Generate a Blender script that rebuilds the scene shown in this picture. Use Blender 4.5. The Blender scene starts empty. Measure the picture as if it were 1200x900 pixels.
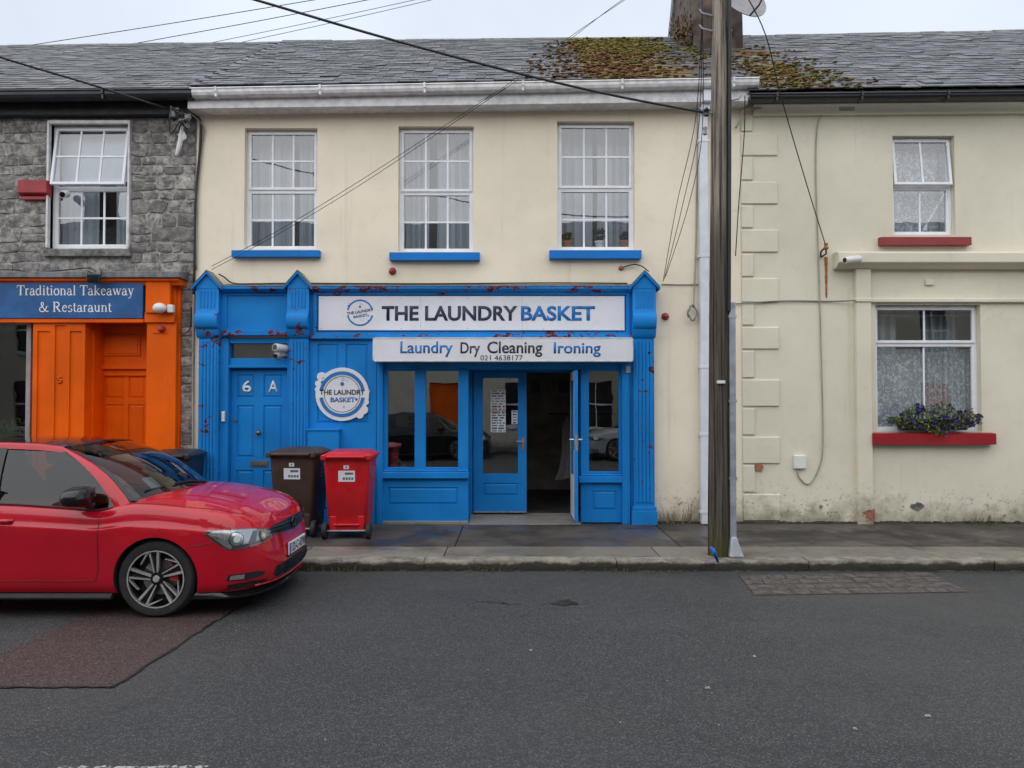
import bpy, bmesh, math, random
from mathutils import Vector, Matrix
from mathutils.bvhtree import BVHTree

SC = bpy.context.scene
COL = SC.collection
rnd = random.Random(7)
rad = math.radians

# ---------------------------------------------------------------- camera
CAM_H = 1.78
PITCH = math.atan(21 / 900)
FPX = 900.0
cam_d = bpy.data.cameras.new('camera')
cam_d.sensor_width = 36.0
cam_d.lens = 36.0 * FPX / 1200.0
cam_d.clip_start = 0.05
cam_d.clip_end = 2000
cam = bpy.data.objects.new('camera', cam_d)
cam.location = (0, 0, CAM_H)
cam.rotation_euler = (rad(90) + PITCH, 0, 0)
COL.objects.link(cam)
SC.camera = cam

# ---------------------------------------------------------------- sky and light (overcast)
SUN_EL, SUN_AZ = 52, 205     # azimuth clockwise from +Y : behind the viewer, a little to the left
w = bpy.data.worlds.new('World')
SC.world = w
w.use_nodes = True
nt = w.node_tree
nt.nodes.clear()
out = nt.nodes.new('ShaderNodeOutputWorld')
bg = nt.nodes.new('ShaderNodeBackground')
sky = nt.nodes.new('ShaderNodeTexSky')
sky.sky_type = 'NISHITA'
sky.sun_disc = False
sky.sun_elevation = rad(SUN_EL)
sky.sun_rotation = rad(SUN_AZ)
sky.air_density = 1.0
sky.dust_density = 2.0
sky.ozone_density = 1.0
hs = nt.nodes.new('ShaderNodeHueSaturation')
hs.inputs['Saturation'].default_value = 0.30
tc = nt.nodes.new('ShaderNodeTexCoord')
cl = nt.nodes.new('ShaderNodeTexNoise')
cl.inputs['Scale'].default_value = 2.2
cl.inputs['Detail'].default_value = 6
cl.inputs['Roughness'].default_value = 0.55
mx = nt.nodes.new('ShaderNodeMix')
mx.data_type = 'RGBA'
mr = nt.nodes.new('ShaderNodeMapRange')
mr.inputs[1].default_value = 0.25
mr.inputs[2].default_value = 0.75
mr.inputs[3].default_value = 0.45
mr.inputs[4].default_value = 0.85
mx.inputs[7].default_value = (5.9, 6.45, 7.4, 1)
nt.links.new(tc.outputs['Generated'], cl.inputs['Vector'])
nt.links.new(cl.outputs['Fac'], mr.inputs[0])
nt.links.new(mr.outputs[0], mx.inputs[0])
nt.links.new(sky.outputs[0], hs.inputs['Color'])
dk = nt.nodes.new('ShaderNodeMix')          # cloud cover: no bright aureole round the hidden sun
dk.data_type = 'RGBA'
dk.blend_type = 'DARKEN'
dk.inputs[0].default_value = 1.0
dk.inputs[7].default_value = (7.4, 8.2, 9.6, 1)
nt.links.new(hs.outputs[0], dk.inputs[6])
nt.links.new(dk.outputs[2], mx.inputs[6])
nt.links.new(mx.outputs[2], bg.inputs['Color'])
bg.inputs['Strength'].default_value = 0.10
nt.links.new(bg.outputs[0], out.inputs[0])

sd = bpy.data.lights.new('sun', 'SUN')
sd.energy = 1.4
sd.angle = rad(120)
sd.color = (1.0, 0.96, 0.90)
sun = bpy.data.objects.new('sun', sd)
az, el = rad(SUN_AZ), rad(SUN_EL)
to_sun = Vector((math.sin(az) * math.cos(el), math.cos(az) * math.cos(el), math.sin(el)))
sun.rotation_euler = (-to_sun).to_track_quat('-Z', 'Y').to_euler()
sun.location = (0, -5, 30)
COL.objects.link(sun)

SC.view_settings.view_transform = 'Standard'
SC.view_settings.look = 'None'
SC.view_settings.gamma = 1
SC.view_settings.exposure = 0.72
SC.view_settings.use_curve_mapping = False
SC.cycles.use_denoising = True
SC.cycles.max_bounces = 6
SC.cycles.diffuse_bounces = 3
SC.cycles.glossy_bounces = 4
SC.cycles.adaptive_threshold = 0.02
SC.cycles.transparent_max_bounces = 24
SC.cycles.sample_clamp_indirect = 6

# ---------------------------------------------------------------- helpers
CP, SP = math.cos(PITCH), math.sin(PITCH)
def P(u, v, y):
    """point of the vertical plane at distance y seen at photo position u, v"""
    a, b = (u - 600) / FPX, (450 - v) / FPX
    dy, dz = CP - b * SP, SP + b * CP
    t = y / dy
    return Vector((a * t, y, CAM_H + dz * t))
def R(u0, v0, u1, v1, y):
    a, b = P(u0, v0, y), P(u1, v1, y)
    return a.x, b.x, b.z, a.z          # x0, x1, z0, z1
def PX(u, y, v=450): return P(u, v, y).x
def PZ(v, y): return P(600, v, y).z

ORG = {}
def reg(o, org): ORG[o.name] = Vector(org)

class MB:
    def __init__(s, xf=None):
        s.v, s.f, s.xf, s.mi, s.cur = [], [], xf, [], 0
    def add(s, vs, fs):
        n = len(s.v)
        for p in vs:
            p = Vector(p)
            s.v.append(s.xf @ p if s.xf else p)
        for f in fs:
            s.f.append([i + n for i in f]); s.mi.append(s.cur)
        return s
    def box(s, x0, x1, y0, y1, z0, z1):
        return s.add([(x0,y0,z0),(x1,y0,z0),(x1,y1,z0),(x0,y1,z0),(x0,y0,z1),(x1,y0,z1),(x1,y1,z1),(x0,y1,z1)],
                     [(0,1,5,4),(1,2,6,5),(2,3,7,6),(3,0,4,7),(4,5,6,7),(3,2,1,0)])
    def prism(s, pts, y0, y1):                 # polygon in x,z extruded along y
        n = len(pts)
        vs = [(x, y0, z) for x, z in pts] + [(x, y1, z) for x, z in pts]
        fs = [tuple(range(n)), tuple(range(2*n-1, n-1, -1))]
        fs += [(i, i+n, (i+1) % n + n, (i+1) % n) for i in range(n)]
        return s.add(vs, fs)
    def xprism(s, pts, x0, x1, dz=0):          # polygon in y,z extruded along x
        n = len(pts)
        vs = [(x0, y, z) for y, z in pts] + [(x1, y, z+dz) for y, z in pts]
        fs = [tuple(range(n)), tuple(range(2*n-1, n-1, -1))]
        fs += [(i, i+n, (i+1) % n + n, (i+1) % n) for i in range(n)]
        return s.add(vs, fs)
    def hprism(s, pts, z0, z1):
        n = len(pts)
        vs = [(x, y, z0) for x, y in pts] + [(x, y, z1) for x, y in pts]
        fs = [tuple(range(n-1, -1, -1)), tuple(range(n, 2*n))]
        fs += [(i, (i+1) % n, (i+1) % n + n, i+n) for i in range(n)]
        return s.add(vs, fs)
    def tube(s, pts, r, n=6, caps=True):
        pts = [Vector(p) for p in pts]
        rs = r if isinstance(r, (list, tuple)) else [r] * len(pts)
        vs, fs, up = [], [], None
        for i, p in enumerate(pts):
            t = (pts[min(i+1, len(pts)-1)] - pts[max(i-1, 0)])
            if t.length < 1e-9: t = Vector((0, 0, 1))
            t.normalize()
            if up is None:
                up = t.orthogonal().normalized()
            up = (up - t * up.dot(t))
            up = up.normalized() if up.length > 1e-6 else t.orthogonal().normalized()
            b = t.cross(up)
            for k in range(n):
                a = 2 * math.pi * k / n
                vs.append(p + (up * math.cos(a) + b * math.sin(a)) * rs[i])
        for i in range(len(pts)-1):
            for k in range(n):
                fs.append((i*n+k, i*n+(k+1) % n, (i+1)*n+(k+1) % n, (i+1)*n+k))
        if caps:
            fs.append(tuple(range(n-1, -1, -1)))
            m = (len(pts)-1)*n
            fs.append(tuple(range(m, m+n)))
        return s.add(vs, fs)
    def lathe(s, prof, c, axis='z', n=24, close=False):   # prof (r, h)
        vs, fs = [], []
        for r, h in prof:
            for k in range(n):
                a = 2 * math.pi * k / n
                p = (r*math.cos(a), r*math.sin(a), h)
                if axis == 'y': p = (p[0], p[2], p[1])
                elif axis == 'x': p = (p[2], p[0], p[1])
                vs.append(Vector(c) + Vector(p))
        m = len(prof)
        for i in range(m if close else m-1):
            j = (i+1) % m
            for k in range(n):
                fs.append((i*n+k, i*n+(k+1) % n, j*n+(k+1) % n, j*n+k))
        if not close:
            fs.append(tuple(range(n-1, -1, -1))); fs.append(tuple(range((m-1)*n, m*n)))
        return s.add(vs, fs)
    def grid(s, fn, nu, nv, flip=False):
        vs = [fn(i/nu, j/nv) for j in range(nv+1) for i in range(nu+1)]
        w = nu+1
        fs = [(j*w+i, j*w+i+1, (j+1)*w+i+1, (j+1)*w+i) for j in range(nv) for i in range(nu)]
        if flip: fs = [f[::-1] for f in fs]
        return s.add(vs, fs)
    def blob(s, c, r, seed=0, n=7, m=5, sq=(1,1,1), j=.25):
        rr = random.Random(seed)
        vs = [Vector(c) + Vector((0,0,-r*sq[2]))]
        for i in range(1, m):
            t = math.pi*i/m
            for k in range(n):
                a = 2*math.pi*k/n
                q = r*(1+rr.uniform(-j, j))
                vs.append(Vector(c)+Vector((q*sq[0]*math.sin(t)*math.cos(a), q*sq[1]*math.sin(t)*math.sin(a), -q*sq[2]*math.cos(t))))
        vs.append(Vector(c) + Vector((0,0,r*sq[2])))
        fs = [(0, 1+(k+1) % n, 1+k) for k in range(n)]
        for i in range(m-2):
            for k in range(n):
                a = 1+i*n
                fs.append((a+k, a+(k+1) % n, a+n+(k+1) % n, a+n+k))
        a, t = 1+(m-2)*n, len(vs)-1
        fs += [(a+k, a+(k+1) % n, t) for k in range(n)]
        return s.add(vs, fs)
    def build(s, name, mat, parent=None, bev=0, smooth=False, org=None, fix=True, seg=1, ang=35):
        if parent is not None: org = ORG[parent.name]
        elif org is None:
            if s.v:
                org = Vector((sum(p.x for p in s.v)/len(s.v), sum(p.y for p in s.v)/len(s.v), min(p.z for p in s.v)))
            else: org = Vector()
        org = Vector(org)
        me = bpy.data.meshes.new(name)
        me.from_pydata([tuple(p - org) for p in s.v], [], s.f)
        mats = mat if isinstance(mat, (list, tuple)) else [mat]
        for m in mats: me.materials.append(m)
        if len(mats) > 1: me.polygons.foreach_set('material_index', s.mi)
        if fix:
            bm = bmesh.new(); bm.from_mesh(me)
            bmesh.ops.recalc_face_normals(bm, faces=bm.faces)
            bm.to_mesh(me); bm.free()
        o = bpy.data.objects.new(name, me)
        COL.objects.link(o)
        if parent is not None:
            o.parent = parent; ORG[o.name] = org
        else:
            o.location = org; ORG[o.name] = org
        if smooth:
            me.polygons.foreach_set('use_smooth', [True]*len(me.polygons))
            me.set_sharp_from_angle(angle=rad(ang))
        if bev:
            b = o.modifiers.new('bevel', 'BEVEL')
            b.width = bev; b.segments = seg; b.limit_method = 'ANGLE'; b.angle_limit = rad(40)
        return o

def tag(o, label=None, cat=None, group=None, kind=None):
    if label: o['label'] = label
    if cat: o['category'] = cat
    if group: o['group'] = group
    if kind: o['kind'] = kind
    return o
def thing(name, label, cat, loc=(0, 0, 0), group=None):
    o = bpy.data.objects.new(name, None)
    o.empty_display_size = 0.1
    COL.objects.link(o)
    o.location = loc
    ORG[o.name] = Vector(loc)
    return tag(o, label, cat, group)
def copy_tree(o, parent=None):
    c = o.copy(); COL.objects.link(c)
    c.parent = parent
    ORG[c.name] = ORG.get(o.name, Vector())
    for ch in list(o.children): copy_tree(ch, c)
    return c

# ---------------------------------------------------------------- materials
class NT:
    def __init__(s, name):
        s.m = bpy.data.materials.new(name); s.m.use_nodes = True
        s.t = s.m.node_tree; s.t.nodes.clear()
        s.o = s.t.nodes.new('ShaderNodeOutputMaterial')
        s.pos = None
    def n(s, typ, ins=None, **at):
        x = s.t.nodes.new('ShaderNode' + typ)
        for k, v in at.items(): setattr(x, k, v)
        for k, v in (ins or {}).items(): s.set(x.inputs[k], v)
        return x
    def set(s, sock, v):
        if hasattr(v, 'is_output'): s.t.links.new(v, sock)
        elif hasattr(v, 'outputs'): s.t.links.new(v.outputs[0], sock)
        else: sock.default_value = v
    def P(s):
        if s.pos is None: s.pos = s.n('NewGeometry').outputs['Position']
        return s.pos
    def sc(s, vec, x, y, z):
        return s.n('Mapping', {'Vector': vec, 'Scale': (x, y, z)})
    def noise(s, scale, detail=4, rough=.55, vec=None, dist=0):
        return s.n('TexNoise', {'Vector': vec if vec is not None else s.P(), 'Scale': scale, 'Detail': detail, 'Roughness': rough, 'Distortion': dist}).outputs['Fac']
    def ramp(s, fac, lo, hi, a=0., b=1., smooth=True):
        return s.n('MapRange', {0: fac, 1: lo, 2: hi, 3: a, 4: b}, interpolation_type='SMOOTHSTEP' if smooth else 'LINEAR').outputs[0]
    def mix(s, fac, a, b, mode='MIX'):
        x = s.n('Mix', data_type='RGBA', blend_type=mode)
        s.set(x.inputs[0], fac); s.set(x.inputs[6], col4(a)); s.set(x.inputs[7], col4(b))
        return x.outputs[2]
    def math(s, op, a, b=0.):
        x = s.n('Math', operation=op); s.set(x.inputs[0], a); s.set(x.inputs[1], b)
        return x.outputs[0]
    def sep(s, vec): return s.n('SeparateXYZ', {0: vec}).outputs
    def bump(s, h, strength=.3, dist=.01, normal=None):
        x = s.n('Bump', {'Height': h, 'Strength': strength, 'Distance': dist})
        if normal is not None: s.set(x.inputs['Normal'], normal)
        return x.outputs[0]
    def bsdf(s, color, rough=.6, metal=0., normal=None, spec=.5, **kw):
        x = s.n('BsdfPrincipled', {'Base Color': col4(color), 'Roughness': rough, 'Metallic': metal, 'Specular IOR Level': spec})
        if normal is not None: s.set(x.inputs['Normal'], normal)
        for k, v in kw.items(): s.set(x.inputs[k.replace('_', ' ')], v)
        return x
    def done(s, sh):
        s.set(s.o.inputs[0], sh); return s.m
def col4(c):
    if isinstance(c, (tuple, list)) and len(c) == 3: return (*c, 1.0)
    return c
def mul(c, k): return tuple(x*k for x in c)

def plain(name, col, rough=.5, metal=0., var=.12, vs=4., bump=.0, bs=60., spec=.5, **kw):
    t = NT(name)
    f = t.ramp(t.noise(vs, 5), .3, .7)
    c = t.mix(f, mul(col, 1-var), mul(col, 1+var))
    nrm = t.bump(t.noise(bs, 3), bump, .005) if bump else None
    r = t.ramp(t.noise(vs*3, 3), .3, .7, max(0, rough-.08), min(1, rough+.08))
    return t.done(t.bsdf(c, r, metal, nrm, spec, **kw))

def painted(name, col, under=None, thr=.62, scale=14, rough=.45, dirt=.15, grain=True, zfade=None):
    """old gloss paint on timber, flaking to the coat underneath"""
    t = NT(name)
    n1 = t.ramp(t.noise(1.3, 5), .3, .7)
    c = t.mix(n1, mul(col, .86), mul(col, 1.12))
    st = t.ramp(t.noise(1.0, 6, .6, t.sc(t.P(), 9, 9, .8)), .55, .8)
    c = t.mix(t.math('MULTIPLY', st, dirt*1.6), c, mul(col, .35))
    h = t.noise(40, 3, .5, t.sc(t.P(), 3, 3, .25)) if grain else t.noise(60, 3)
    nrm = t.bump(h, .10, .004)
    if under:
        pn = t.noise(scale, 7, .62, t.sc(t.P(), .8, 1, 1.3), .4)
        lowf = t.ramp(t.noise(1.7, 4, .6), .35, .68, -.13, .05)
        pn = t.math('ADD', pn, lowf)
        pm = t.ramp(pn, thr, thr+.015)
        ed = t.ramp(pn, thr-.018, thr)
        c = t.mix(t.math('MULTIPLY', ed, .5), c, mul(col, 1.6))
        uc = t.mix(t.ramp(t.noise(30, 4), .4, .6), under, mul(under, .35))
        c = t.mix(pm, c, uc)
        nrm = t.bump(t.math('MULTIPLY', pm, -1.), .5, .003, nrm)
        rough = t.math('ADD', t.math('MULTIPLY', pm, .35), rough)
    return t.done(t.bsdf(c, rough, 0, nrm, .18))

def glass(name, tint=(.86, .9, .9), refl=.05, rough=0.0):
    t = NT(name)
    fc = t.n('LayerWeight', {'Blend': .5}).outputs['Facing']
    f = t.math('MINIMUM', t.math('ADD', t.math('MULTIPLY', t.math('POWER', fc, 4.0), .85), refl+.05), 1.0)
    tr = t.n('BsdfTransparent', {'Color': col4(tint)})
    wob = t.bump(t.noise(1.7, 2), .06, .02)
    gl = t.n('BsdfGlossy', {'Color': (1, 1, 1, 1), 'Roughness': rough, 'Normal': wob})
    ms = t.n('MixShader'); t.set(ms.inputs[0], f); t.set(ms.inputs[1], tr); t.set(ms.inputs[2], gl)
    return t.done(ms)

def render_wall(name, col, base_dirt=(.20, .17, .11), zbase=.12, crack=True):
    t = NT(name)
    pos = t.P()
    c = t.mix(t.ramp(t.noise(.7, 6), .3, .7), mul(col, .91), mul(col, 1.06))
    c = t.mix(t.math('MULTIPLY', t.ramp(t.noise(5, 6, .65), .5, .75), .22), c, mul((col[0], col[1]*.97, col[2]*.85), .72))
    st = t.ramp(t.noise(1, 7, .62, t.sc(pos, 7, 7, .35)), .58, .82)
    c = t.mix(t.math('MULTIPLY', st, .34), c, mul((col[0]*.96, col[1]*.93, col[2]*.8), .5))
    z = t.sep(pos)[2]
    g = t.math('ADD', t.math('SUBTRACT', z, zbase), t.math('MULTIPLY', t.math('SUBTRACT', t.noise(3.2, 7, .65), .5), -1.1))
    dm = t.ramp(g, .38, -.10)
    c = t.mix(t.math('MULTIPLY', dm, .8), c, base_dirt)
    sp = t.math('MULTIPLY', t.ramp(t.noise(24, 6, .72), .57, .64), t.ramp(z, zbase+.75, zbase, 0, .95))
    c = t.mix(sp, c, (.10, .09, .06))
    spk = t.ramp(t.noise(9, 8, .7), .73, .76)
    c = t.mix(t.math('MULTIPLY', spk, .6), c, mul(col, .35))
    if crack:
        vo = t.n('TexVoronoi', {'Vector': t.n('VectorMath', {0: pos, 1: t.n('VectorMath', {0: t.n('TexNoise', {'Vector': pos, 'Scale': 3.0, 'Detail': 6.0, 'Roughness': .65}).outputs['Color'], 1: (.55, .55, .55)}, operation='MULTIPLY').outputs[0]}, operation='ADD').outputs[0], 'Scale': 1.0}, feature='DISTANCE_TO_EDGE')
        wv = t.math('MULTIPLY', t.ramp(vo.outputs[0], .005, .0), t.ramp(t.noise(.9, 3), .6, .68))
        c = t.mix(t.math('MULTIPLY', wv, .5), c, mul(col, .4))
    h = t.math('ADD', t.noise(2.2, 5), t.math('MULTIPLY', t.noise(70, 3), .12))
    return t.done(t.bsdf(c, .82, 0, t.bump(h, .35, .02), .3))

MT = {}
def make_mats():
    M = MT
    M['cream'] = render_wall('cream_render', (.83, .745, .59))
    M['cream_b'] = render_wall('cream_render_aged', (.72, .67, .54))
    M['opp_wall'] = render_wall('pale_render', (.42, .38, .30))
    BL = (.010, .205, .57)
    UN = (.16, .035, .035)
    M['blue'] = painted('blue_gloss_paint', BL, UN, .70)
    M['blue_peel'] = painted('blue_flaking_paint', BL, UN, .575, 11)
    M['blue_heavy'] = painted('blue_badly_flaking_paint', BL, (.20, .04, .04), .50, 13)
    M['blue_clean'] = painted('blue_gloss_paint_sound', (.010, .21, .58), None)
    M['blue_sill'] = painted('blue_sill_paint', (.012, .19, .58), (.2, .2, .2), .68, 20)
    M['orange'] = painted('orange_gloss_paint', (.80, .115, .001), (.40, .10, .03), .74, 18)
    M['red_sill_faded'] = painted('faded_red_sill_paint', (.26, .055, .055), (.2, .15, .12), .68, 20)
    M['red_sill'] = painted('red_sill_paint', (.33, .022, .028), (.2, .15, .12), .72, 20)
    M['upvc'] = plain('white_upvc', (.80, .81, .84), .35, var=.05, vs=6)
    M['upvc_dirty'] = plain('weathered_white_upvc', (.66, .66, .66), .45, var=.16, vs=9)
    M['pipe'] = plain('grey_white_pipe', (.68, .70, .75), .4, var=.08)
    M['black_gutter'] = plain('black_gutter_plastic', (.012, .013, .018), .4, var=.3)
    M['black_board'] = plain('black_fascia_board', (.018, .018, .02), .6, var=.4)
    M['glass'] = glass('window_glass', (.78, .83, .86), .09)
    M['glass_dim'] = glass('takeaway_glass', (.80, .83, .83), .0)
    M['glass_shop'] = glass('shop_glass', (.70, .74, .74), .10)
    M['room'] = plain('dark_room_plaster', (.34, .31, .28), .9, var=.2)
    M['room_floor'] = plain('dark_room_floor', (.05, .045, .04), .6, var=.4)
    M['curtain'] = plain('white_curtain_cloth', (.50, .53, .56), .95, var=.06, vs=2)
    M['blind'] = plain('pale_blind', (.75, .78, .80), .8, var=.05)
    # lace
    t = NT('lace_net')
    a = t.noise(26, 3, .6, t.sc(t.P(), 1, 1, .8), 1.2)
    vo = t.n('TexVoronoi', {'Vector': t.P(), 'Scale': 11.0, 'Randomness': .75}).outputs['Distance']
    lf = t.math('MAXIMUM', t.ramp(a, .52, .56), t.ramp(vo, .22, .16, 0, .75))
    fac = t.ramp(lf, 0, 1, .50, .97)
    tr = t.n('BsdfTransparent', {'Color': (1, 1, 1, 1)})
    di = t.bsdf((.74, .76, .78), .95)
    ms = t.n('MixShader'); t.set(ms.inputs[0], fac); t.set(ms.inputs[1], tr); t.set(ms.inputs[2], di)
    M['lace'] = t.done(ms)
    # stone, mortar
    t = NT('grey_limestone')
    oi = t.n('ObjectInfo').outputs['Random']
    c = t.mix(oi, (.27, .252, .236), (.60, .56, .515))
    c = t.mix(t.ramp(t.noise(9, 7, .7), .35, .68), (.13, .125, .12), c)
    c = t.mix(t.math('MULTIPLY', t.ramp(t.noise(22, 5, .65), .58, .70), .55), c, (.42, .40, .37))
    c = t.mix(t.math('MULTIPLY', t.ramp(t.noise(3, 5, .6), .60, .72), .6), c, (.05, .048, .045))
    c = t.mix(t.math('MULTIPLY', t.ramp(t.noise(75, 4, .7), .60, .66), .7), c, (.52, .50, .46))
    c = t.mix(t.math('MULTIPLY', t.ramp(t.noise(45, 4, .7), .62, .70), .7), c, (.05, .048, .045))
    h = t.math('ADD', t.noise(14, 7, .65), t.math('MULTIPLY', t.noise(60, 4), .5))
    M['stone'] = t.done(t.bsdf(c, .85, 0, t.bump(h, .9, .03), .3))
    t = NT('lime_mortar')
    c = t.mix(t.ramp(t.noise(12, 6, .65), .35, .65), (.20, .19, .178), (.46, .435, .40))
    c = t.mix(t.math('MULTIPLY', t.ramp(t.noise(2.3, 5), .5, .7), .5), c, (.08, .075, .07))
    M['mortar'] = t.done(t.bsdf(c, .95, 0, t.bump(t.noise(50, 6), .8, .02), .2))
    M['stone_sill'] = plain('weathered_stone_sill', (.16, .155, .145), .85, var=.45, vs=14, bump=.5, bs=45)
    # slate, one for single pieces, one for the joined far courses
    for key in ('slate', 'slate_far'):
        t = NT(key + '_roofing')
        if key == 'slate': oi = t.n('ObjectInfo').outputs['Random']
        else: oi = t.n('Attribute', attribute_name='rnd').outputs['Fac']
        c = t.mix(oi, (.036, .037, .040), (.145, .148, .156))
        pos = t.P()
        c = t.mix(t.math('MULTIPLY', t.ramp(t.noise(5, 7, .7), .45, .7), .7), c, (.045, .045, .048))
        c = t.mix(t.math('MULTIPLY', t.ramp(t.noise(17, 5, .7), .60, .68), .55), c, (.26, .27, .27))
        x = t.sep(pos)
        # lichen and moss growth : patches with ragged outlines
        big = t.noise(.8, 7, .68)
        near = t.math('ADD', t.math('MAXIMUM', t.ramp(t.math('ABSOLUTE', t.math('SUBTRACT', x[0], 1.75)), 1.35, .3, 0, .36), t.ramp(t.math('ABSOLUTE', t.math('SUBTRACT', x[0], 4.0)), .9, .2, 0, .24)), t.math('MULTIPLY', big, .68))
        mm = t.ramp(t.math('ADD', near, t.math('MULTIPLY', t.noise(13, 6, .7), .35)), .72, .82)
        mc = t.mix(t.ramp(t.noise(1.6, 5), .40, .60), (.135, .115, .022), (.15, .070, .022))
        mc = t.mix(t.ramp(t.noise(9, 5), .5, .7), mc, (.08, .085, .030))
        c = t.mix(mm, c, mc)
        ro = t.math('ADD', t.ramp(t.noise(6, 5), .3, .7, .28, .55), t.math('MULTIPLY', mm, .4))
        M[key] = t.done(t.bsdf(c, ro, 0, t.bump(t.noise(35, 6, .7), .5, .01), .5))
    M['ridge'] = plain('ridge_tile_clay', (.13, .125, .12), .8, var=.4, vs=7, bump=.5)
    M['moss'] = plain('olive_moss', (.150, .135, .022), .95, var=.5, vs=9, bump=.6, bs=120)
    M['moss_rust'] = plain('rust_moss', (.15, .075, .028), .95, var=.5, vs=9, bump=.6, bs=120)
    M['chimney'] = plain('sooty_render', (.095, .072, .060), .9, var=.5, vs=5, bump=.5, bs=30)
    M['lead'] = plain('lead_flashing', (.16, .165, .17), .55, var=.35, vs=12)
    # asphalt
    def asphalt(name, col, fleck, wet=.0):
        t = NT(name)
        c = t.mix(t.ramp(t.noise(.45, 6, .6), .3, .7), mul(col, .80), mul(col, 1.22))
        c = t.mix(t.math('MULTIPLY', t.ramp(t.noise(1, 6, .6, t.sc(t.P(), .12, 1.6, 1)), .5, .72), .45), c, mul(col, .62))
        vo = t.n('TexVoronoi', {'Vector': t.P(), 'Scale': 125.0})
        g = t.sep(vo.outputs['Color'])[0]
        c = t.mix(t.ramp(g, .55, 1.0, 0, .9), c, fleck)
        c = t.mix(t.ramp(t.noise(160, 2), .48, .60, 0, .7), c, mul(col, .3))
        c = t.mix(t.ramp(t.noise(.33, 7, .65), .52, .72, 0, .35), c, mul((.060, .048, .040), 1.0))
        c = t.mix(t.ramp(t.noise(1.9, 7, .7), .60, .74, 0, .5), c, mul(col, .5))
        wp = t.n('TexVoronoi', {'Vector': t.P(), 'Scale': 5.5}).outputs['Distance']
        c = t.mix(t.ramp(wp, .035, .02), c, (.36, .35, .33))
        r = t.ramp(t.noise(.8, 5), .3, .7, .50, .78)
        h = t.math('ADD', vo.outputs['Distance'], t.math('MULTIPLY', t.noise(150, 2), .6))
        return t.done(t.bsdf(c, r, 0, t.bump(h, .55, .006), .45))
    M['asphalt'] = asphalt('road_asphalt', (.036, .0375, .0395), (.118, .121, .123))
    M['asphalt_patch'] = asphalt('reinstated_asphalt', (.044, .026, .023), (.15, .11, .098))
    M['crack'] = plain('tar_joint', (.012, .012, .012), .5)
    M['tar'] = plain('black_scrap', (.006, .006, .007), .6)
    # concrete
    def concrete(name, col, dark, thr):
        t = NT(name)
        oi = t.n('ObjectInfo').outputs['Random']
        base = t.mix(oi, mul(col, .82), mul(col, 1.12))
        c = t.mix(t.ramp(t.noise(1.1, 7, .65), thr, thr+.16), base, dark)
        c = t.mix(t.math('MULTIPLY', t.ramp(t.noise(14, 6, .7), .5, .7), .5), c, mul(col, .45))
        c = t.mix(t.math('MULTIPLY', t.ramp(t.noise(90, 3), .6, .68), .5), c, mul(col, 1.5))
        wet = t.ramp(t.noise(.9, 5, .6), .40, .60)
        r = t.ramp(wet, 0, 1, .86, .34)
        return t.done(t.bsdf(c, r, 0, t.bump(t.math('ADD', t.noise(40, 6, .7), t.noise(5, 4)), .35, .01), .3))
    M['pave'] = concrete('pavement_concrete', (.078, .068, .060), (.036, .032, .030), .44)
    M['pave_strip'] = concrete('pavement_edge_concrete', (.185, .165, .138), (.105, .092, .076), .50)
    M['step'] = concrete('step_concrete', (.24, .225, .20), (.13, .12, .105), .50)
    t = NT('kerb_concrete')
    c = t.mix(t.ramp(t.noise(6, 7, .7), .35, .65), (.30, .275, .23), (.15, .138, .112))
    z = t.sep(t.P())[2]
    alg = t.math('MULTIPLY', t.ramp(t.math('ADD', z, t.math('MULTIPLY', t.math('SUBTRACT', t.noise(5, 6, .7), .5), .13)), .105, .07), .92)
    c = t.mix(alg, c, (.026, .025, .019))
    c = t.mix(t.math('MULTIPLY', t.ramp(t.noise(9, 6, .7), .62, .70), .5), c, (.045, .05, .022))
    M['kerb'] = t.done(t.bsdf(c, .85, 0, t.bump(t.noise(30, 7, .7), .8, .02), .3))
    M['sett'] = plain('granite_sett', (.075, .064, .058), .75, var=.5, vs=12, bump=.7, bs=70)
    # timber pole
    t = NT('weathered_pole_timber')
    pos = t.P()
    f = t.noise(5, 7, .65, t.sc(pos, 7, 7, .22))
    c = t.mix(t.ramp(f, .30, .62), (.06, .052, .044), (.36, .315, .26))
    c = t.mix(t.ramp(t.noise(2, 6, .7, t.sc(pos, 16, 16, .12)), .54, .60), c, (.012, .010, .009))
    zz = t.sep(pos)[2]
    c = t.mix(t.ramp(t.math('ADD', zz, t.math('MULTIPLY', t.noise(1.4, 5), 2.5)), 6.3, 4.3, 0, .72), c, (.040, .033, .027))
    gm = t.ramp(t.math('ADD', zz, t.math('MULTIPLY', t.noise(4, 6, .7), 1.5)), 1.35, .75)
    c = t.mix(t.math('MULTIPLY', gm, .8), c, (.075, .085, .018))
    M['pole'] = t.done(t.bsdf(c, .92, 0, t.bump(f, 1.0, .03), .1))
    M['galv'] = plain('galvanised_steel', (.34, .36, .40), .5, .4, var=.18, vs=8)
    M['cable'] = plain('black_cable', (.012, .012, .013), .55, var=.3)
    M['cable_grey'] = plain('grey_cable', (.22, .22, .21), .6, var=.2)
    M['cable_cream'] = plain('painted_cable', (.36, .33, .26), .7, var=.2)
    M['white_sign'] = plain('white_sign_panel', (.70, .71, .75), .35, var=.04, vs=3)
    M['sign_navy'] = plain('navy_lettering', (.020, .034, .065), .5, var=.1)
    M['sign_blue'] = plain('blue_lettering', (.012, .15, .44), .5, var=.1)
    M['sign_dark'] = plain('charcoal_lettering', (.03, .032, .05), .5, var=.1)
    M['sign_board_blue'] = plain('blue_sign_board', (.012, .095, .285), .42, var=.22, vs=4)
    M['white_letter'] = plain('white_lettering', (.78, .78, .76), .6, var=.06)
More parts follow.
